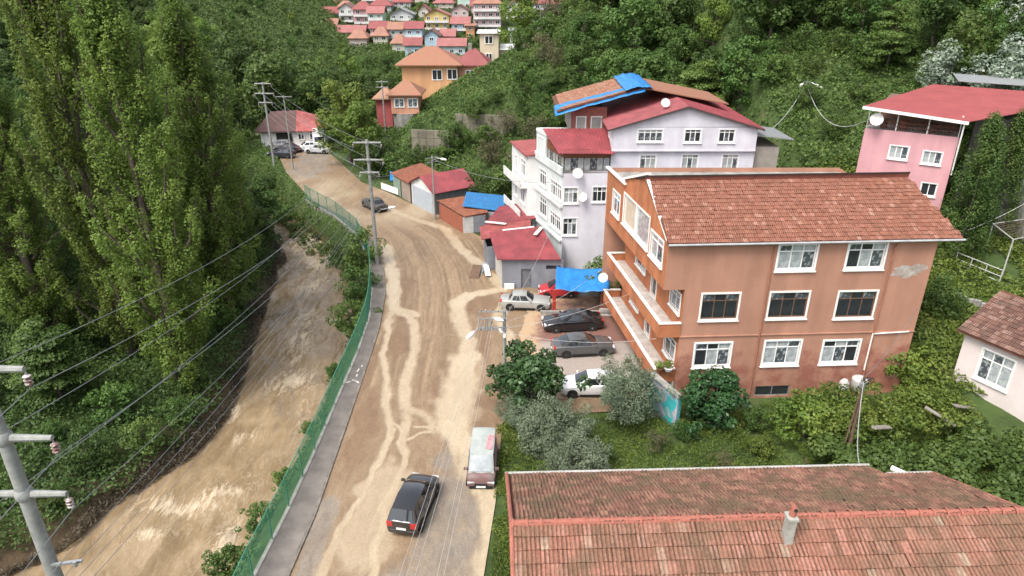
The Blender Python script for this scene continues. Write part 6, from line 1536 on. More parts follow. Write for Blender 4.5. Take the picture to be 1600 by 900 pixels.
# green mesh fence along the river
ff = empty('green_river_fence', (-12, 40, .15), 0, 'long green mesh fence along the river wall', 'fence')
ys = [7.0]
while ys[-1] < 84:
    y = ys[-1]; k = (xf(y + .1) - xf(y)) / .1; ys.append(y + 2.4 / math.sqrt(1 + k * k))
post = MB().tube((0, 0, 0), (0, 0, 1.95), .035, n=6).mesh('post', MAT['green'])
def panel_mesh():
    b = MB(); n = 26
    for i in range(n + 1): b.tube((2.4 * i / n, 0, .06), (2.4 * i / n, 0, 1.85), .007, n=3, caps=False)
    for i in range(14): b.tube((0, .012, .06 + i * .137), (2.4, .012, .06 + i * .137), .007, n=3, caps=False)
    return b.mesh('mesh_panel', MAT['green'])
pm_ = panel_mesh(); rail = MB().tube((0, 0, 1.88), (2.4, 0, 1.88), .03, n=6).mesh('top_rail', MAT['green'])
for y0, y1 in zip(ys[:-1], ys[1:]):
    p = Vector((xf(y0) + .04, y0, .17)); q = Vector((xf(y1) + .04, y1, .17)); a = math.atan2(q.y - p.y, q.x - p.x)
    link('post', post, ff, p - WL[ff]); k = (q - p).length / 2.4
    for nm, me in (('mesh_panel', pm_), ('top_rail', rail)):
        o = link(nm, me, ff, p - WL[ff], (0, 0, a)); o.scale = (k, 1, 1)
# satellite dishes
def dish(label, p, ang, r=.42):
    p = Vector(p); root = empty('satellite_dish', p, ang, label, 'satellite dish'); WL[root] = Vector()
    m = Matrix.Rotation(R(62), 3, 'X'); b = MB()
    b.lathe([(.02, 0), (r * .5, .04), (r * .85, .11), (r, .16), (r * .99, .175), (r * .84, .125), (r * .5, .055), (.01, .015)], n=18)
    b.v = [tuple(m @ Vector(v)) for v in b.v]; b.build('reflector', MAT['white'], root, smooth=40)
    b = MB(); b.tube((0, 0, -r * .7), m @ Vector((0, 0, .45)), .015, n=5); b.tube(m @ Vector((0, 0, .42)), m @ Vector((0, 0, .5)), .04, n=8); b.build('feed_arm', MAT['metal'], root)
    b = MB(); b.tube((0, .1, -.05), (0, .45, -.1), .025, n=6); b.build('bracket', MAT['metal'], root)
dish('white satellite dish on the corner of the lower orange balcony', (7.5, 51.2, 3.7), -.5, .4)
dish('white satellite dish at the terrace corner of the pink house', (29.1, 55.2, 15.7), -.4, .5)
dish('upper white satellite dish on the lilac tower front', (5.9, 60.6, 9.9), .2, .48)
dish('lower white satellite dish on the lilac tower front', (6.4, 60.6, 7.7), .3, .46)
dish('small white dish on the ridge of the lilac house roof', (13.6, 62.0, 15.9), .0, .4)
# white garden railing, pergola and gate on the terraces to the right
DULL = M('dull_white_pipe', (.46, .46, .44), (.33, .33, .31), rough=.6)
gr = empty('garden_railing', (35.8, 48.7, 5.2), 0, 'white tubular railing beside the vine pergola', 'railing')
a, c = Vector((34.9, 49.8, 5.4)), Vector((37.0, 47.4, 4.9)); b = MB()
for i in range(4): p = a.lerp(c, i / 3); b.tube(p - Vector((0, 0, .5)), p + Vector((0, 0, 1.1)), .04, n=6)
b.build('post', DULL, gr)
for z in (1.05, .55, .15): b = MB(); b.tube(a + Vector((0, 0, z)), c + Vector((0, 0, z)), .035, n=6); b.build('rail', DULL, gr)
pg = empty('vine_pergola', (39, 50, 5.6), 0, 'white pipe pergola with bare vine canes above the garden', 'pergola')
for x, y in ((37.2, 47.6), (41.0, 49.4), (38.0, 51.2), (42.0, 52.6)): b = MB(); b.tube((x, y, 4.5), (x, y, 8.4), .05, n=6); b.build('post', DULL, pg)
for x0, y0, x1, y1 in ((37.2, 47.6, 41.0, 49.4), (38.0, 51.2, 42.0, 52.6), (37.2, 47.6, 38.0, 51.2), (41, 49.4, 42.0, 52.6)): b = MB(); b.tube((x0, y0, 8.35), (x1, y1, 8.35), .045, n=6); b.build('beam', DULL, pg)
for i in range(9):
    t = i / 8; p = Vector((37.2, 47.6, 8.4)).lerp(Vector((38.0, 51.2, 8.4)), t); q = Vector((41, 49.4, 8.42)).lerp(Vector((42.0, 52.6, 8.42)), t); b = MB(); b.tube(p, q, .02, n=5); b.build('cane', MAT['wood'], pg)
gw = empty('garden_wall', (34.5, 43, 3.9), 0, 'low grey stone edging wall beside the small lawn', 'wall')
rs = random.Random(8)
for i in range(14):
    t = i / 14; p = Vector((32.8, 45.6)).lerp(Vector((37.6, 41.6)), t); z = float(hgt(np.array(p.x), np.array(p.y))); b = MB(); b.obox((p.x, p.y, z + .2), (.22, .16, .28 + rs.uniform(-.05, .05)), -.7 + rs.uniform(-.1, .1)); b.build('stone', MAT['concrete'], gw, bevel=.04)
# things stored at the foot of the orange house
for k, (x, y, z, w_, lab) in enumerate([(23.0, 38.6, 1.5, .5, 'white plastic tank beside the right end of the orange house'), (21.8, 38.2, 1.5, .3, 'white bucket next to the plastic tank')]):
    b = MB(); b.lathe([(w_ * .8, 0), (w_, .15), (w_, .8), (w_ * .6, .95), (.15, 1.0)], (x, y, z - .4), n=14); tag(b.build('tank', M('chalky_plastic', (.5, .5, .48), (.38, .38, .36), rough=.6), smooth=40), lab, 'tank')
for k, (x, y, a_) in enumerate([(21.4, 32.6, .5), (25.3, 33.6, -.7), (27.2, 34.4, .3)]):
    b = MB(); m = Matrix.Rotation(a_, 3, 'Z') @ Matrix.Rotation(.3, 3, 'Y'); b.obox((x, y, 2.35 + .1 * k), (.9, .14, .03), tilt=m); b.obox((x + .1, y + .3, 2.2 + .1 * k), (.8, .12, .03), tilt=m)
    tag(b.build('old_planks', M('bleached_wood', (.26, .235, .2), (.17, .15, .13), rough=.9, scale=4)), ['pair of bleached planks lying in the vines nearest the timber pole', 'pair of bleached planks lying in the vines in the middle', 'pair of bleached planks lying in the vines beside the pale cottage'][k], 'planks')
# potted plants on the balcony corner and at the garage
def pot(label, p, r, h, mat, leafy=True):
    root = empty('potted_plant', p, 0, label, 'potted plant'); WL[root] = Vector()
    b = MB(); b.lathe([(r * .7, 0), (r, h), (r * 1.08, h), (r * 1.08, h - .04), (.01, h - .05)], n=12); b.build('pot', mat, root)
    return root
POTS = [(pot('terracotta pot with a wilted plant by the garage door', (8.4, 42.9, .09), .26, .45, RM), .35, .45),
        (pot('leafy green plant in a white planter on the lower balcony corner', (10.3, 38.75, 2.44), .3, .25, MAT['white']), .42, .25), (pot('yellow-green plant in a planter next to the white one on the balcony', (9.75, 38.8, 2.44), .25, .22, RM), .38, .22)]
# ------------------------------------------------------------------ vegetation
LEAF = dict(
    poplar=leaf_mat('poplar_leaves', (.10, .165, .03), (.16, .235, .045), (.24, .315, .07), trans=.48, objvar=.12),
    wood=leaf_mat('woodland_leaves', (.036, .07, .015), (.075, .13, .028), (.155, .215, .052), trans=.36, objvar=.32),
    dark=leaf_mat('dark_glossy_leaves', (.014, .04, .012), (.03, .075, .022), (.075, .14, .05), trans=.2, objvar=.1, rough=.38),
    olive=leaf_mat('olive_leaves', (.065, .092, .05), (.135, .175, .105), (.225, .27, .175), trans=.25, objvar=.08),
    bush=leaf_mat('bright_bush_leaves', (.035, .075, .015), (.075, .135, .028), (.15, .21, .05), trans=.3, objvar=.15),
    vine=leaf_mat('vine_leaves', (.05, .09, .015), (.125, .18, .03), (.26, .29, .06), trans=.35, objvar=.15),
    ivy=leaf_mat('undergrowth_leaves', (.03, .06, .014), (.062, .108, .024), (.12, .165, .042), trans=.32, objvar=.1),
    grass=leaf_mat('grass_blades', (.06, .105, .018), (.12, .185, .03), (.21, .26, .06), trans=.35, objvar=.1),
    dry=leaf_mat('dry_scrub_leaves', (.06, .055, .03), (.11, .105, .05), (.19, .17, .09), trans=.2, objvar=.15),
    debris=leaf_mat('drift_debris', (.025, .02, .013), (.06, .048, .03), (.13, .11, .07), trans=.1, objvar=.1),
    conifer=leaf_mat('conifer_sprays', (.03, .06, .014), (.07, .115, .024), (.16, .20, .045), trans=.3, objvar=.1),
    silver=leaf_mat('silver_underside_leaves', (.06, .10, .05), (.22, .28, .20), (.52, .56, .50), trans=.2, objvar=.1),
)
def unit(n, g=None):
    v = (g or rng).normal(size=(n, 3)); return v / np.linalg.norm(v, axis=1, keepdims=True)
def leaves_mesh(name, C, N, S, mat, aspect=.62, g=None):
    n = len(C); g = g or rng
    N = N / np.maximum(np.linalg.norm(N, axis=1, keepdims=True), 1e-6)
    a = np.cross(N, unit(n, g)); a /= np.maximum(np.linalg.norm(a, axis=1, keepdims=True), 1e-6); b = np.cross(N, a)
    S = np.broadcast_to(np.asarray(S, float), (n,))[:, None]
    fold = N * S * .12
    V = np.stack([C - a * S * .5 + fold, C - b * S * .5 * aspect - fold, C + a * S * .5 + fold, C + b * S * .5 * aspect - fold], 1).reshape(-1, 3)
    me = bpy.data.meshes.new(name)
    me.vertices.add(4 * n); me.vertices.foreach_set('co', V.reshape(-1).astype(np.float32))
    me.loops.add(4 * n); me.loops.foreach_set('vertex_index', np.arange(4 * n, dtype=np.int32))
    me.polygons.add(n); me.polygons.foreach_set('loop_start', (np.arange(n) * 4).astype(np.int32))
    me.update(calc_edges=True); me.materials.append(mat)
    return me
def clumps(centres, radii, per, g, shell=.55, squash=1.0, up=.5, rand=.7):
    C = []; N = []
    for c, r in zip(centres, radii):
        r = np.broadcast_to(np.asarray(r, float), (3,)); k = max(4, int(per * (r.prod() ** (1 / 3)) ** 2))
        d = unit(k, g); q = (shell + (1 - shell) * g.random((k, 1)) ** .6)
        C.append(np.asarray(c) + d * q * r * np.array([1, 1, squash])); N.append(d * .8 + np.array([0, 0, up]) + unit(k, g) * rand)
    return np.concatenate(C), np.concatenate(N)
def trunk_mesh(name, h, r, limbs, g, lean=.03, mat=None):
    b = MB(); n = 7; px, py = 0, 0; pts = [(0, 0, -.6)]; rad = [r * 1.25]
    for i in range(1, n + 1):
        t = i / n; px += g.normal() * lean * h / n * 2; py += g.normal() * lean * h / n * 2; pts.append((px, py, h * t)); rad.append(r * (1 - .85 * t))
    b.path(pts, rad, 7)
    for c in limbs:
        t = min(.92, max(.15, c[2] / h * .62)); i = t * n; k = int(i); f = i - k
        p = Vector(pts[min(k + (0 if k == 0 else 0), n - 1)]).lerp(Vector(pts[min(k + 1, n)]), f); q = Vector(c); m = p.lerp(q, .5) + Vector((0, 0, -.05 * h * .3))
        b.path([p, m, q], [r * .35, r * .22, r * .06], 5)
    return b.mesh(name, mat or MAT['bark'], smooth=50)
def broad(seed, h, rx, leaf, mat, nclump=46, per=130, low=.22, squash=.85, aspect=.62):
    g = np.random.default_rng(seed); cz = h * (low + (1 - low) / 2); rz = h * (1 - low) / 2
    cs = []; rr = []
    for i in range(nclump):
        d = unit(1, g)[0]; q = g.uniform(.45, .92) if i % 5 else g.uniform(.95, 1.22); wob = 1 + .28 * math.sin(3 * math.atan2(d[1], d[0]) + seed) + .15 * math.sin(5 * d[2] * 3 + seed * 2)
        c = np.array([d[0] * rx * q * wob, d[1] * rx * q * wob, cz + d[2] * rz * q]); cs.append(c); rr.append(rx * g.uniform(.16, .38) * (1 if i % 5 else .6))
    C, N = clumps(cs, rr, per, g, squash=squash)
    cr = leaves_mesh('crown', C, N, leaf * g.uniform(.55, 1.3, len(C)), mat, aspect, g=g)
    tr = trunk_mesh('trunk', h * .75, max(.10, h * .022), [cs[i] for i in range(0, nclump, 4)], g)
    return tr, cr
def poplar(seed, h, rmax, leaf=.21):
    """upright plumes of fine leaves on steep limbs, with gaps between the plumes"""
    g = np.random.default_rng(seed); cs = []; rr = []; limbs = []
    for i in range(120):
        t = g.uniform(.035, .86) ** (1 if i % 3 else 1.4) if i > 6 else .80 + .03 * i; k = max(.14, math.sin(math.pi * min((t + .10) ** .70, 1)) ** .6)
        prof = rmax * k * g.uniform(.3, 1.1); a = g.uniform(0, 2 * math.pi)
        p0 = Vector((math.cos(a) * prof * .25, math.sin(a) * prof * .25, h * t)); L_ = g.uniform(3.2, 6.0) * (.6 + .4 * k); p1 = Vector((math.cos(a) * prof, math.sin(a) * prof, h * t + L_))
        limbs.append((p0, p0.lerp(p1, .55) + Vector((math.cos(a), math.sin(a), 0)) * prof * .18, p1))
        for j in range(5):
            f = .25 + .75 * j / 4; c = p0.lerp(p1, f) + Vector(g.normal(0, .22, 3)) + Vector((math.cos(a), math.sin(a), 0)) * prof * .2 * math.sin(f * 3)
            cs.append(tuple(c)); s_ = (1.0 - .45 * f) * g.uniform(.55, .95); rr.append((s_ * .92, s_ * .92, s_ * 1.5))
    C, N = clumps(cs, rr, 285, g, shell=.3, up=.5, rand=.8)
    cr = leaves_mesh('crown', C, N, leaf * g.uniform(.6, 1.25, len(C)), LEAF['poplar'], g=g)
    b = MB(); b.path([(0, 0, -1), (.1, 0, h * .2), (.0, .15, h * .5), (.1, .1, h * .97)], [.42, .36, .22, .05], 9)
    for p in limbs: b.path(p, [.12, .08, .03], 5)
    return b.mesh('trunk', MAT['bark'], smooth=50), cr
def conifer(seed, h, r):
    g = np.random.default_rng(seed); cs = []; rr = []
    for i in range(130):
        t = g.uniform(.03, 1) ; a = g.uniform(0, 6.28); q = r * (1 - t) ** .7 * g.uniform(.55, 1.0) + .05; cs.append((math.cos(a) * q, math.sin(a) * q, h * t)); s = g.uniform(.35, .6); rr.append((s, s, s * 1.7))
    C, N = clumps(cs, rr, 330, g, shell=.4)
    return trunk_mesh('trunk', h * .9, .14, [], g), leaves_mesh('crown', C, N, .2 * g.uniform(.6, 1.3, len(C)), LEAF['conifer'], aspect=.4, g=g)
def fan(seed):
    """tree with tiered, drooping sprays"""
    g = np.random.default_rng(seed); cs = []; rr = []
    for i in range(60):
        t = g.uniform(.25, 1); a = g.uniform(0, 6.28); q = 3.6 * (1.05 - t) ** .5 * g.uniform(.5, 1); cs.append((math.cos(a) * q, math.sin(a) * q, 9 * t - .25 * q)); rr.append((1.25, 1.25, .42))
    C, N = clumps(cs, rr, 150, g, shell=.3, up=1.0, rand=.5)
    return trunk_mesh('trunk', 8, .2, cs[::5], g), leaves_mesh('crown', C, N, .36 * g.uniform(.6, 1.2, len(C)), LEAF['wood'], g=g)
PROTO = {
    'w1': broad(1, 9, 3.3, .36, LEAF['wood']), 'w2': broad(2, 10.5, 3.0, .36, LEAF['wood'], 52), 'w3': broad(3, 7.5, 3.6, .36, LEAF['wood'], 50, low=.12), 'w4': broad(4, 8.5, 2.9, .34, LEAF['bush'], 44, low=.1), 'w5': fan(5), 'w6': broad(16, 9.5, 3.2, .36, LEAF['poplar'], 44, low=.12),
    'shrub': broad(6, 3.6, 2.0, .24, LEAF['wood'], 34, 230, low=.0), 'dry': broad(7, 5.5, 2.6, .24, LEAF['dry'], 40, 90, low=.05), 'bush': broad(8, 3.5, 2.0, .24, LEAF['bush'], 36, 320, low=.0), 
    'dark': broad(9, 4.0, 2.3, .27, LEAF['dark'], 44, 330, low=.02), 'olive': broad(10, 4.8, 2.0, .19, LEAF['olive'], 90, 560, low=.14, aspect=.3), 'olivelow': broad(11, 3.0, 2.2, .19, LEAF['olive'], 90, 560, low=.0, aspect=.3),
    'vine': broad(12, 2.6, 2.4, .27, LEAF['vine'], 40, 210, low=.25, squash=.6), 'conifer': conifer(13, 11, 2.3), 'silver': broad(14, 9, 3.4, .36, LEAF['silver'], 40, 100),
    'pop1': poplar(20, 30, 3.6), 'pop2': poplar(21, 26, 3.3), 'pop3': poplar(22, 30, 3.9),
}
def plant(key, name, label, x, y, s=1.0, sz=None, rz=None, z=None, cat='tree', group=None, parts=('trunk', 'crown')):
    z = float(hgt(np.array(float(x)), np.array(float(y)))) if z is None else z
    r = empty(name, (x, y, z), random.uniform(0, 6.28) if rz is None else rz, label, cat, group)
    r.scale = (s, s, sz or s)
    for p, me in zip(parts, PROTO[key]): link(p, me, r)
    return r
# poplars on the far bank
for key, x, y, s, sz, lab in [('pop1', -25.0, 44.6, 1.0, 1.0, 'tall poplar with bare lower trunk standing nearest the river'), ('pop3', -30.4, 47.5, .95, 1.06, 'tall broad poplar left of the one nearest the river'), ('pop1', -35.8, 46.6, .95, .72, 'lighter poplar at the left edge with its tip in view'), ('pop2', -26.0, 56.5, 1.05, 1.06, 'poplar above the river bend, right of the tall pair'),
    ('pop2', -32.4, 60.5, .95, .98, 'poplar behind the gap between the tall pair'), ('pop3', -28.6, 66.0, .85, .62, 'shorter poplar at the right end of the row, leaning over the rapids'), ('pop2', -42.5, 56, .9, .7, 'poplar behind the lighter one at the left edge')]:
    plant(key, 'poplar_tree', lab, x, y, s, sz, group='poplars on the far river bank')
# trees and shrubs by the river and the road
for key, nm, x, y, s, lab in [
    ('w3', 'riverside_tree', -29.5, 65.5, .95, 'bushy tree overhanging the rapids right of the poplars'), ('w1', 'riverside_tree', -30.0, 72.0, 1.0, 'dark tree leaning over the river below the workshop'), ('w3', 'riverside_tree', -34.5, 78, .95, 'tree above the river bend left of the road'), ('w4', 'riverside_tree', -36.5, 87, .8, 'light green tree left of the road before the workshop'), ('w2', 'riverside_tree', -41, 93, .95, 'tall tree left of the workshop power pole'), ('w1', 'riverside_tree', -46, 101, 1.1, 'broad tree behind the workshop power pole'),
    ('shrub', 'riverbank_shrub', -15.3, 64.0, 1.15, 'shrub on the river wall below the bend power pole'), ('shrub', 'riverbank_shrub', -17.8, 69.0, 1.05, 'shrub on the river wall above the rapids'), ('shrub', 'riverbank_shrub', -13.9, 52.4, .95, 'rounded shrub growing through the river fence'), ('bush', 'riverbank_shrub', -14.0, 47.0, .45, 'small shrub below the river fence'), ('bush', 'riverbank_shrub', -13.9, 29.2, .50, 'bright green shrub under the fence near the bottom'), ('bush', 'riverbank_shrub', -14.2, 25.8, .62, 'leafy shrub at the very bottom beside the fence'), ('shrub', 'riverbank_shrub', -22.5, 75.5, .8, 'shrub on the wall where the river disappears'), ('shrub', 'riverbank_shrub', -26.8, 81.5, .9, 'shrub beside the far end of the fence'),
    ('dark', 'laurel_shrub', 1.0, 37.9, 1.15, 'large dark green glossy shrub at the forecourt corner'), ('olivelow', 'olive_bush', 2.2, 34.2, 1.0, 'low spreading grey-green olive bush beside the stranded van'), ('olivelow', 'olive_bush', .6, 36.4, .6, 'small grey-green olive bush between the van and the dark shrub'), ('olivelow', 'olive_bush', 3.8, 31.4, .85, 'grey-green olive bush nearest the tiled roof'), ('olive', 'olive_tree', 7.3, 36.2, .98, 'olive tree in front of the teal mural wall'),
    ('dark', 'round_shrub', 12.9, 36.3, .98, 'rounded bright-leaved shrub against the orange house front'), ('vine', 'vine_bush', 18.3, 35.0, .95, 'yellow-green vine sprawling below the orange house windows'), ('vine', 'vine_bush', 20.4, 35.0, .9, 'vine bush right of the timber pole'), ('bush', 'vine_bush', 15.4, 35.6, .5, 'leafy bush between the rounded shrub and the vine'), ('vine', 'fig_shrub', 26.6, 40.2, .95, 'bright yellow-green shrub at the right corner of the orange house'),
    ('bush', 'courtyard_shrub', 8.6, 54.3, 1.15, 'dark shrub between the orange and lilac houses'), ('shrub', 'garage_shrub', -4.4, 83.2, 1.15, 'dense shrub covering the right side of the garage'), ('w3', 'garage_shrub', -.8, 82.2, .72, 'bushy tree between the garage and the lilac house'), ('dry', 'dry_shrub', 1.6, 81, .9, 'bare grey-brown shrub left of the lilac house'), ('dry', 'dry_shrub', .5, 88, 1.0, 'grey-brown leafless shrub on the slope behind the lilac house'), ('dry', 'dry_shrub', 5, 86, 1.15, 'tall dry shrub above the blue tarpaulin'), ('dry', 'dry_shrub', -3, 92.5, .8, 'dry shrub in front of the right retaining wall'),
    ('w6', 'bend_tree', -24.8, 103.5, 1.4, 'light green tree right of the road end'), ('w6', 'bend_tree', -22.0, 99.4, 1.15, 'light green tree at the outside of the bend'), ('w3', 'bend_tree', -19.5, 96.2, .75, 'dark bushy tree above the wrecked car'), ('w3', 'bend_tree', -28.2, 113, .9, 'dark tree beside the white truck'), ('w1', 'bend_tree', -25.0, 110, .95, 'dark tree below the orange hill cottage'), ('shrub', 'bend_tree', -16.2, 94.2, 1.1, 'low shrub on the bank behind the old shed'),
    ('w6', 'spur_tree', 1.6, 125, 1.25, 'slender tree standing beside the cream tower house'), ('conifer', 'garden_conifer', 35.2, 50.4, 1.0, 'tall pointed conifer in front of the pink house'), ('conifer', 'garden_conifer', 39.3, 53.2, .92, 'conifer at the right edge below the pink house'), ('conifer', 'garden_conifer', 37.2, 52.4, .85, 'conifer between the two larger ones in front of the grey annex'),
    ('silver', 'silvery_tree', 45.5, 66, .95, 'tree with pale silvery leaves in the upper right corner'), ('silver', 'silvery_tree', 41.8, 68.5, .8, 'tree with pale silvery leaves above the pink roof'), ('silver', 'silvery_tree', 51, 72, 1.0, 'pale silvery tree at the top right'),
    ('w3', 'valley_edge_tree', -43, 127, 2.0, 'huge dark rounded tree behind the workshop roof'), ('w1', 'valley_edge_tree', -53, 134, 1.8, 'huge dark tree left of the workshop poles'), ('w3', 'valley_edge_tree', -36, 138, 1.5, 'large dark rounded tree right of the workshop, behind the bend trees'), ('w6', 'valley_edge_tree', -60, 122, 2.1, 'tall pale willow-like tree at the right of the poplars'), ('w6', 'valley_edge_tree', -57, 117, 1.5, 'pale feathery tree between the poplars and the workshop pole'), ('w2', 'valley_edge_tree', -48, 113, 1.35, 'tall tree just left of the workshop'),
    ('w3', 'riverside_tree', -31.6, 80.5, .95, 'broad tree overhanging the river where it disappears'), ('w4', 'riverside_tree', -33.8, 84.0, .7, 'bright tree on the verge where the river disappears'),
    ('shrub', 'riverbank_shrub', -14.2, 57.5, .95, 'shrub below the fence halfway to the bend'), ('shrub', 'riverbank_shrub', -16.8, 66.5, .75, 'shrub between the two larger ones on the river wall'), ('bush', 'riverbank_shrub', -20.2, 72.4, .8, 'bright shrub on the river wall beside the rapids'), ('shrub', 'riverbank_shrub', -24.8, 78.6, .85, 'shrub hanging over the river wall at the bend end'), ('bush', 'riverbank_shrub', -13.6, 33.0, .42, 'small shrub under the fence beside the foam patch'), ('bush', 'riverbank_shrub', -14.6, 22.6, .7, 'large shrub at the bottom edge beside the fence'), ('bush', 'riverbank_shrub', -13.5, 38.0, .34, 'tiny shrub under the middle of the fence'),
    ('shrub', 'wall_shrub', -13.6, 95.2, .6, 'shrub at the left foot of the left retaining wall'), ('bush', 'wall_shrub', -10.2, 94.4, .7, 'bright shrub in front of the left retaining wall'), ('shrub', 'wall_shrub', -7.6, 96.2, 1.15, 'shrub covering the gap between the two retaining walls'), ('bush', 'wall_shrub', -3.6, 95.2, .85, 'bright shrub in front of the right retaining wall'), ('dry', 'wall_shrub', -.8, 95.6, .75, 'dry shrub at the right end of the right retaining wall'), ('shrub', 'wall_shrub', -12.6, 97.0, .85, 'creeper shrub on top of the left retaining wall'), ('shrub', 'wall_shrub', -5.2, 97.8, .85, 'creeper shrub hanging over the right retaining wall'), ('shrub', 'wall_shrub', -2.4, 98.2, .55, 'creeper shrub on the right end of the right retaining wall'),
    ('bush', 'garden_weed', 5.6, 32.6, .32, 'tall weed clump behind the olive bushes'), ('dry', 'garden_weed', 8.6, 33.4, .3, 'bare twiggy sapling in the garden right of the olive tree'), ('bush', 'garden_weed', 10.6, 34.6, .36, 'weed clump left of the rounded shrub'), ('vine', 'garden_weed', 14.8, 33.2, .4, 'yellowish weed clump in the middle of the garden'), ('dry', 'garden_weed', 12.2, 31.8, .26, 'dry weed stalks close to the tiled roof'),
    ('shrub', 'verge_shrub', -33.0, 92, 1.1, 'shrub on the left road verge before the workshop'), ('w3', 'verge_shrub', -30.5, 87.5, .55, 'bushy shrub on the left verge at the fence end'), ('w4', 'verge_shrub', -36.5, 98, .6, 'light green shrub at the foot of the slim lamp pole'), ('shrub', 'verge_shrub', -28.2, 84.5, 1.0, 'low shrub where the fence meets the road'),
    ('shrub', 'garden_shrub', 30.4, 44, .8, 'dark shrub above the bright yellow-green one'), ('bush', 'garden_shrub', 32.4, 52.4, .7, 'shrub under the pergola railing'), ('shrub', 'garden_shrub', 41.5, 46.5, .6, 'shrub by the small lawn at the right edge'), ('shrub', 'garden_shrub', 29.5, 52.0, 1.2, 'shrub right of the orange house roof'), ('w4', 'garden_tree', 30.5, 50.0, .55, 'small tree behind the right end of the orange roof'),
]:
    plant(key, nm, lab, x, y, s, cat='tree' if 'tree' in nm or 'conifer' in nm else 'shrub')
for k, (root, r, h) in enumerate(POTS):
    g = np.random.default_rng(90 + k); C, N = clumps([(g.uniform(-.12, .12), g.uniform(-.1, .1), h + r * .6) for _ in range(5)], [r * .7] * 5, 700, g)
    link('foliage', leaves_mesh('foliage', C, N, .11, LEAF['vine' if k else 'dry'], g=g), root)

# woods on the slopes: individual trees
def in_view(x, y, z, m=60):
    f = y * .9107 - (z - 26) * .4131; u = y * .4131 + (z - 26) * .9107
    return f > 5 and -m < 800 + 1067 * x / f < 1600 + m and -220 < 450 - 1067 * u / f < 980
HOUSES = [(-20, -3, 115, 128), (-22.5, -13.5, 104, 115.5), (-7, 3, 124, 136), (3, 27, 58, 76), (28, 48, 44, 66), (-44.5, -30, 104, 125), (-16, 1, 91, 99), (19.5, 29, 52, 60)]
clear = lambda x, y, m=1.6: all(not (a - m < x < b + m and c - m < y < d + m) for a, b, c, d in HOUSES)
def scatter(n_try, xr_, yr_, ok, dist, seed, cap):
    g = random.Random(seed); pts = []; cell = {}
    for _ in range(n_try):
        x, y = g.uniform(*xr_), g.uniform(*yr_); dd = dist(y) if callable(dist) else dist
        if not ok(x, y): continue
        k = (int(x // 12), int(y // 12)); near = [q for i in (-1, 0, 1) for j in (-1, 0, 1) for q in cell.get((k[0] + i, k[1] + j), ())]
        if any((x - a) ** 2 + (y - b) ** 2 < dd * dd for a, b in near): continue
        pts.append((x, y)); cell.setdefault(k, []).append((x, y))
        if len(pts) >= cap: break
    return pts
def side(x, y):
    d, s = seg_dist(np.array(x), np.array(y), FOOT); return float(d) * (1 if s < 0 else -1)
hv = lambda x, y, up=6: in_view(x, y, float(hgt(np.array(x), np.array(y))) + up)
right = scatter(9000, (-24, 120), (58, 190), lambda x, y: 3 < side(x, y) < 85 and clear(x, y) and hv(x, y) and not (y < 100 and x < 12 and side(x, y) < 9), lambda y: 4.3 + max(0, y - 90) * .02, 4, 290)
LOOK = dict(w1='rounded dark green tree', w2='tall dark green tree', w3='broad low green tree', w4='bright green tree', w5='tree with tiered drooping sprays', w6='yellow-green tree', shrub='dark green shrub', bush='bright green shrub', dry='grey-brown twiggy shrub')
for x, y in right:
    if x < 0 and 99 < y < 128: continue
    near_low = (side(x, y) < 12 and x < 22) or x < .06 * y + 3
    key = random.choices(['w1', 'w2', 'w3', 'w4', 'w5', 'w6'], [3, 3, 4, 4, 3, 2])[0]; s = (random.uniform(.7, 1.1) if y < 85 else random.uniform(.8, 1.35)) * (.6 if near_low else 1)
    if x < .06 * y + 3 and y < 132: key, s = random.choice(['shrub', 'shrub', 'bush', 'dry']), random.uniform(.7, 1.2)
    if math.hypot(x - 31.5, y - 72) < 8: key, s = 'shrub', .7
    zone = ('on the slope behind the retaining walls' if x < 3 else 'in the wood above the lilac house' if x < 22 else 'in the wood between the lilac and pink houses' if x < 34 else 'in the wood above the pink house') if y < 100 else ('on the spur around the cream tower house' if x < 6 else 'high in the wood along the top edge, left half' if x < 40 else 'high in the wood along the top edge, right half')
    plant(key, 'hillside_tree', LOOK[key] + ' ' + zone, x, y, s, group='wood on the right hillside')
left = scatter(6000, (-130, -31), (16, 128), lambda x, y: x < float(xl(min(y, 130))) - (9 if y < 62 else 5) and clear(x, y) and hv(x, y) and not (-41 < x < -23 and 42 < y < 62), 5.2, 5, 130)
for x, y in left:
    key = random.choice(['w1', 'w2', 'w3', 'w5', 'w3'])
    plant(key, 'left_bank_tree', LOOK[key] + (' in the dark wood behind the poplars' if y < 75 else ' on the left slope beyond the poplars'), x, y, random.uniform(.7, 1.05), group='wood on the left bank')
valley = scatter(6000, (-140, 30), (127, 238), lambda x, y: side(x, y) < 3 and clear(x, y) and hv(x, y), 8.0, 6, 150)
for x, y in valley:
    key = random.choice(['w1', 'w2', 'w3', 'w3', 'w6'])
    plant(key, 'valley_tree', LOOK[key] + (' in the valley wood just behind the workshop' if y < 165 else ' in the valley wood left of the town' if x < -70 else ' in the valley wood below the town'), x, y, random.uniform(.8, 1.15) * (1 if y < 195 else .62), group='wood in the valley')
TOWN = [(o.location.x, o.location.y) for o in bpy.data.objects if o.name.startswith('town_house')]
town = scatter(4000, (-115, 40), (257, 372), lambda x, y: hv(x, y, 3) and all(not (abs(x - a) < 6.5 and -16 < y - b < 9) for a, b in TOWN), 6, 7, 60)
for x, y in town:
    key = random.choice(['w1', 'w3', 'w6'])
    plant(key, 'town_tree', LOOK[key] + (' among the lower houses of the hill town' if y < 300 else ' among the upper houses of the hill town'), x, y, random.uniform(.4, .62), group='trees in the hill town')

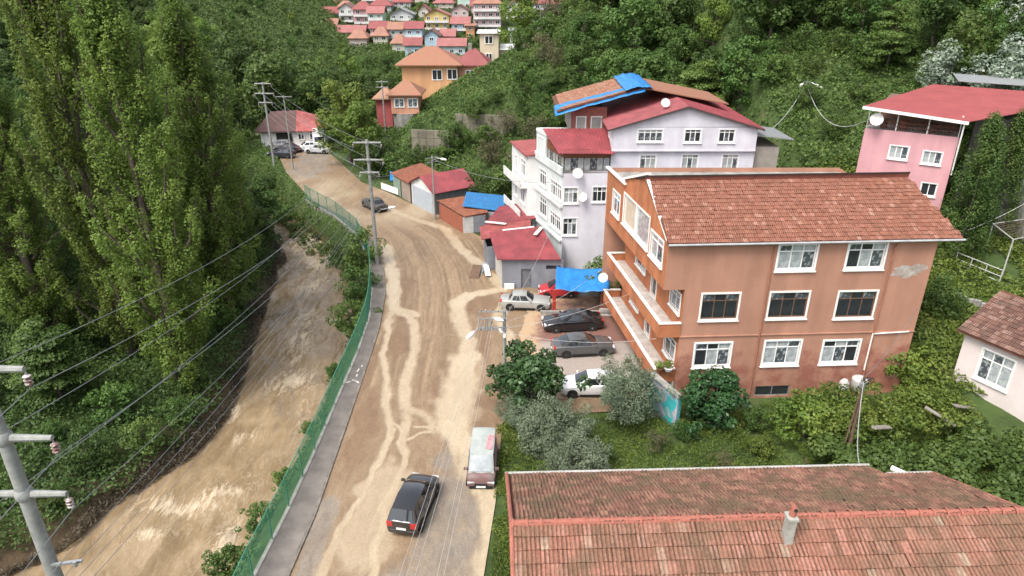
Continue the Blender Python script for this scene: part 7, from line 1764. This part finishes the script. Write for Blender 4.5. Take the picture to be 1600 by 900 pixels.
for x, y in scatter(5000, (-24, 100), (62, 150), lambda x, y: side(x, y) > 1.5 and clear(x, y, .8) and hv(x, y, 2) and all((x - a) ** 2 + (y - b) ** 2 > 5 for a, b in right), 3.4, 15, 300):
    if (x < 0 and y > 99.5) or math.hypot(x - 31.5, y - 72) < 6: continue
    key = random.choice(['shrub', 'shrub', 'bush', 'dry'] if x < 9 else ['shrub', 'shrub', 'bush'])
    zone = 'on the slope behind the retaining walls' if x < 3 else 'on the slope above the lilac house' if x < 22 else 'on the slope between the lilac and pink houses' if x < 34 else 'on the slope above the pink house'
    plant(key, 'hillside_shrub', LOOK[key] + ' ' + zone, x, y, random.uniform(.6, 1.15), cat='shrub', group='shrubs on the right hillside')
for x, y in scatter(1500, (-45, -22), (24, 75), lambda x, y: x < float(xl(y)) - 2.2 and hv(x, y, 1), 3.0, 16, 60):
    key = random.choice(['shrub', 'shrub', 'bush'])
    plant(key, 'bank_shrub', LOOK[key] + (' in the undergrowth on the far bank near the bottom left' if y < 40 else ' in the undergrowth beneath the poplars'), x, y, random.uniform(.4, .85), cat='shrub', group='shrubs on the far bank')

# ground cover
def cover(name, label, cat, n, xr_, yr_, ok, leaf, mat, amp=.6, seed=1, aspect=.62, up=.9, freq=.35):
    g = np.random.default_rng(seed); x = g.uniform(*xr_, n); y = g.uniform(*yr_, n); m = ok(x, y); x, y = x[m], y[m]
    z = hgt(x, y) + (fbm(x * freq, y * freq, seed) ** 1.5 * 1.8) * amp * g.random(len(x)) ** .5 + .1
    N = unit(len(x), g) * .75 + np.array([0, 0, up])
    o = link(name, leaves_mesh(name, np.stack([x, y, z], -1), N, leaf * g.uniform(.6, 1.3, len(x)), mat, aspect, g))
    return tag(o, label, cat, kind='stuff')
def wedge(x, y): return np.abs(x) < .82 * (y * .9107 + 12) + 4
cover('undergrowth', 'ivy and brambles covering the far river bank below the poplars', 'undergrowth', 200000, (-60, -20), (12, 90), lambda x, y: (x < xl(y) - .25 - .9 * vnoise(x * .5, y * .5, 3)) & wedge(x, y), .26, LEAF['ivy'], 1.1, 2)
cover('dry_bank_plants', 'dry reeds and drift debris along the edge of the muddy river', 'undergrowth', 170000, (-36, -20), (16, 78), lambda x, y: (x < xl(y) + .05) & (x > xl(y) - .5 - 1.6 * vnoise(x * .5, y * .2, 2) * sstep(30, 36, y)), .30, LEAF['debris'], .7, 3, aspect=.22)
cover('hillside_undergrowth', 'creepers and shrubs covering the right hillside under the trees', 'undergrowth', 320000, (-32, 90), (50, 150), lambda x, y: (seg_dist(x, y, FOOT)[1] < 0) & wedge(x, y), .36, LEAF['bush'], 1.05, 4)
cover('river_wall_plants', 'ivy and weeds hanging on the river wall below the fence', 'undergrowth', 60000, (-30, -12), (12, 86), lambda x, y: (x < xf(y) - .25) & (x > xr(y) + .3) & (fbm(x * .5, y * .25, 12) > .36), .22, LEAF['bush'], .6, 14)
cover('road_verge_plants', 'weeds and brambles on the left verge where the road leaves the river', 'undergrowth', 45000, (-56, -24), (78, 126), lambda x, y: (x < xk(y) - .5) & (x > xk(y) - 12) & ~((x > -46) & (y > 114)), .30, LEAF['bush'], .9, 24)
cover('valley_undergrowth', 'green scrub on the valley floor and around the hill town', 'undergrowth', 110000, (-130, 40), (118, 380), lambda x, y: (seg_dist(x, y, FOOT)[1] > 0) & wedge(x, y) & ~((x > -45) & (x < -29) & (y < 124)), .95, LEAF['wood'], 1.4, 5)
cover('garden_grass', 'rough green grass in the garden behind the tiled roof', 'grass', 90000, (-.5, 28), (18, 38.4), lambda x, y: ~((x < 9) & (y > 36.9)) & (fbm(x * .6, y * .6, 8) > .36), .2, LEAF['grass'], .75, 6, aspect=.28, up=.3, freq=.8)
cover('terrace_garden_plants', 'garden plants and weeds on the terraces at the right', 'undergrowth', 80000, (26.5, 55), (36, 66), lambda x, y: ~((x > 33.5) & (x < 40) & (y > 41.5) & (y < 45.5)) & wedge(x, y) & (fbm(x * .4, y * .4, 18) > .33), .24, LEAF['grass'], .7, 7)
cover('small_lawn', 'small bright green lawn at the right edge', 'grass', 30000, (33.3, 41), (41, 46), lambda x, y: x > 0, .12, LEAF['grass'], .15, 8, aspect=.25, up=.2)
g_ = np.random.default_rng(77)
cs = [(g_.uniform(17.5, 29), g_.uniform(20, 33.5), 0) for _ in range(170)]
cs = [(x, y, float(hgt(np.array(x), np.array(y))) + .5 + 1.5 * float(vnoise(x * .3, y * .3, 5))) for x, y, _ in cs]
C, N = clumps(cs, [g_.uniform(.6, 1.1) for _ in cs], 330, g_, shell=.5, squash=.7)
tag(link('vine_thicket', leaves_mesh('vine_thicket', C, N, .25 * g_.uniform(.6, 1.3, len(C)), LEAF['bush'], .8, g_)), 'thick tangle of broad-leaved vines right of the near tiled roof', 'undergrowth', kind='stuff')
cs = [(g_.uniform(19, 28), g_.uniform(33, 37), 1.7 + .9 * g_.random()) for _ in range(60)]
C, N = clumps(cs, [g_.uniform(.5, .9) for _ in cs], 200, g_, shell=.4, squash=.5)
tag(link('dry_vine_thicket', leaves_mesh('dry_vine_thicket', C, N, .2 * g_.uniform(.6, 1.3, len(C)), LEAF['vine'], .7, g_)), 'yellowing vines over old frames between the orange house and the pale cottage', 'undergrowth', kind='stuff')
cover('verge_weeds', 'weeds in the dark strip between the near house and the road', 'grass', 9000, (-1.0, .2), (17, 36), lambda x, y: fbm(x * .8, y * .8, 4) > .45, .18, LEAF['grass'], .25, 9, aspect=.25, up=.2)
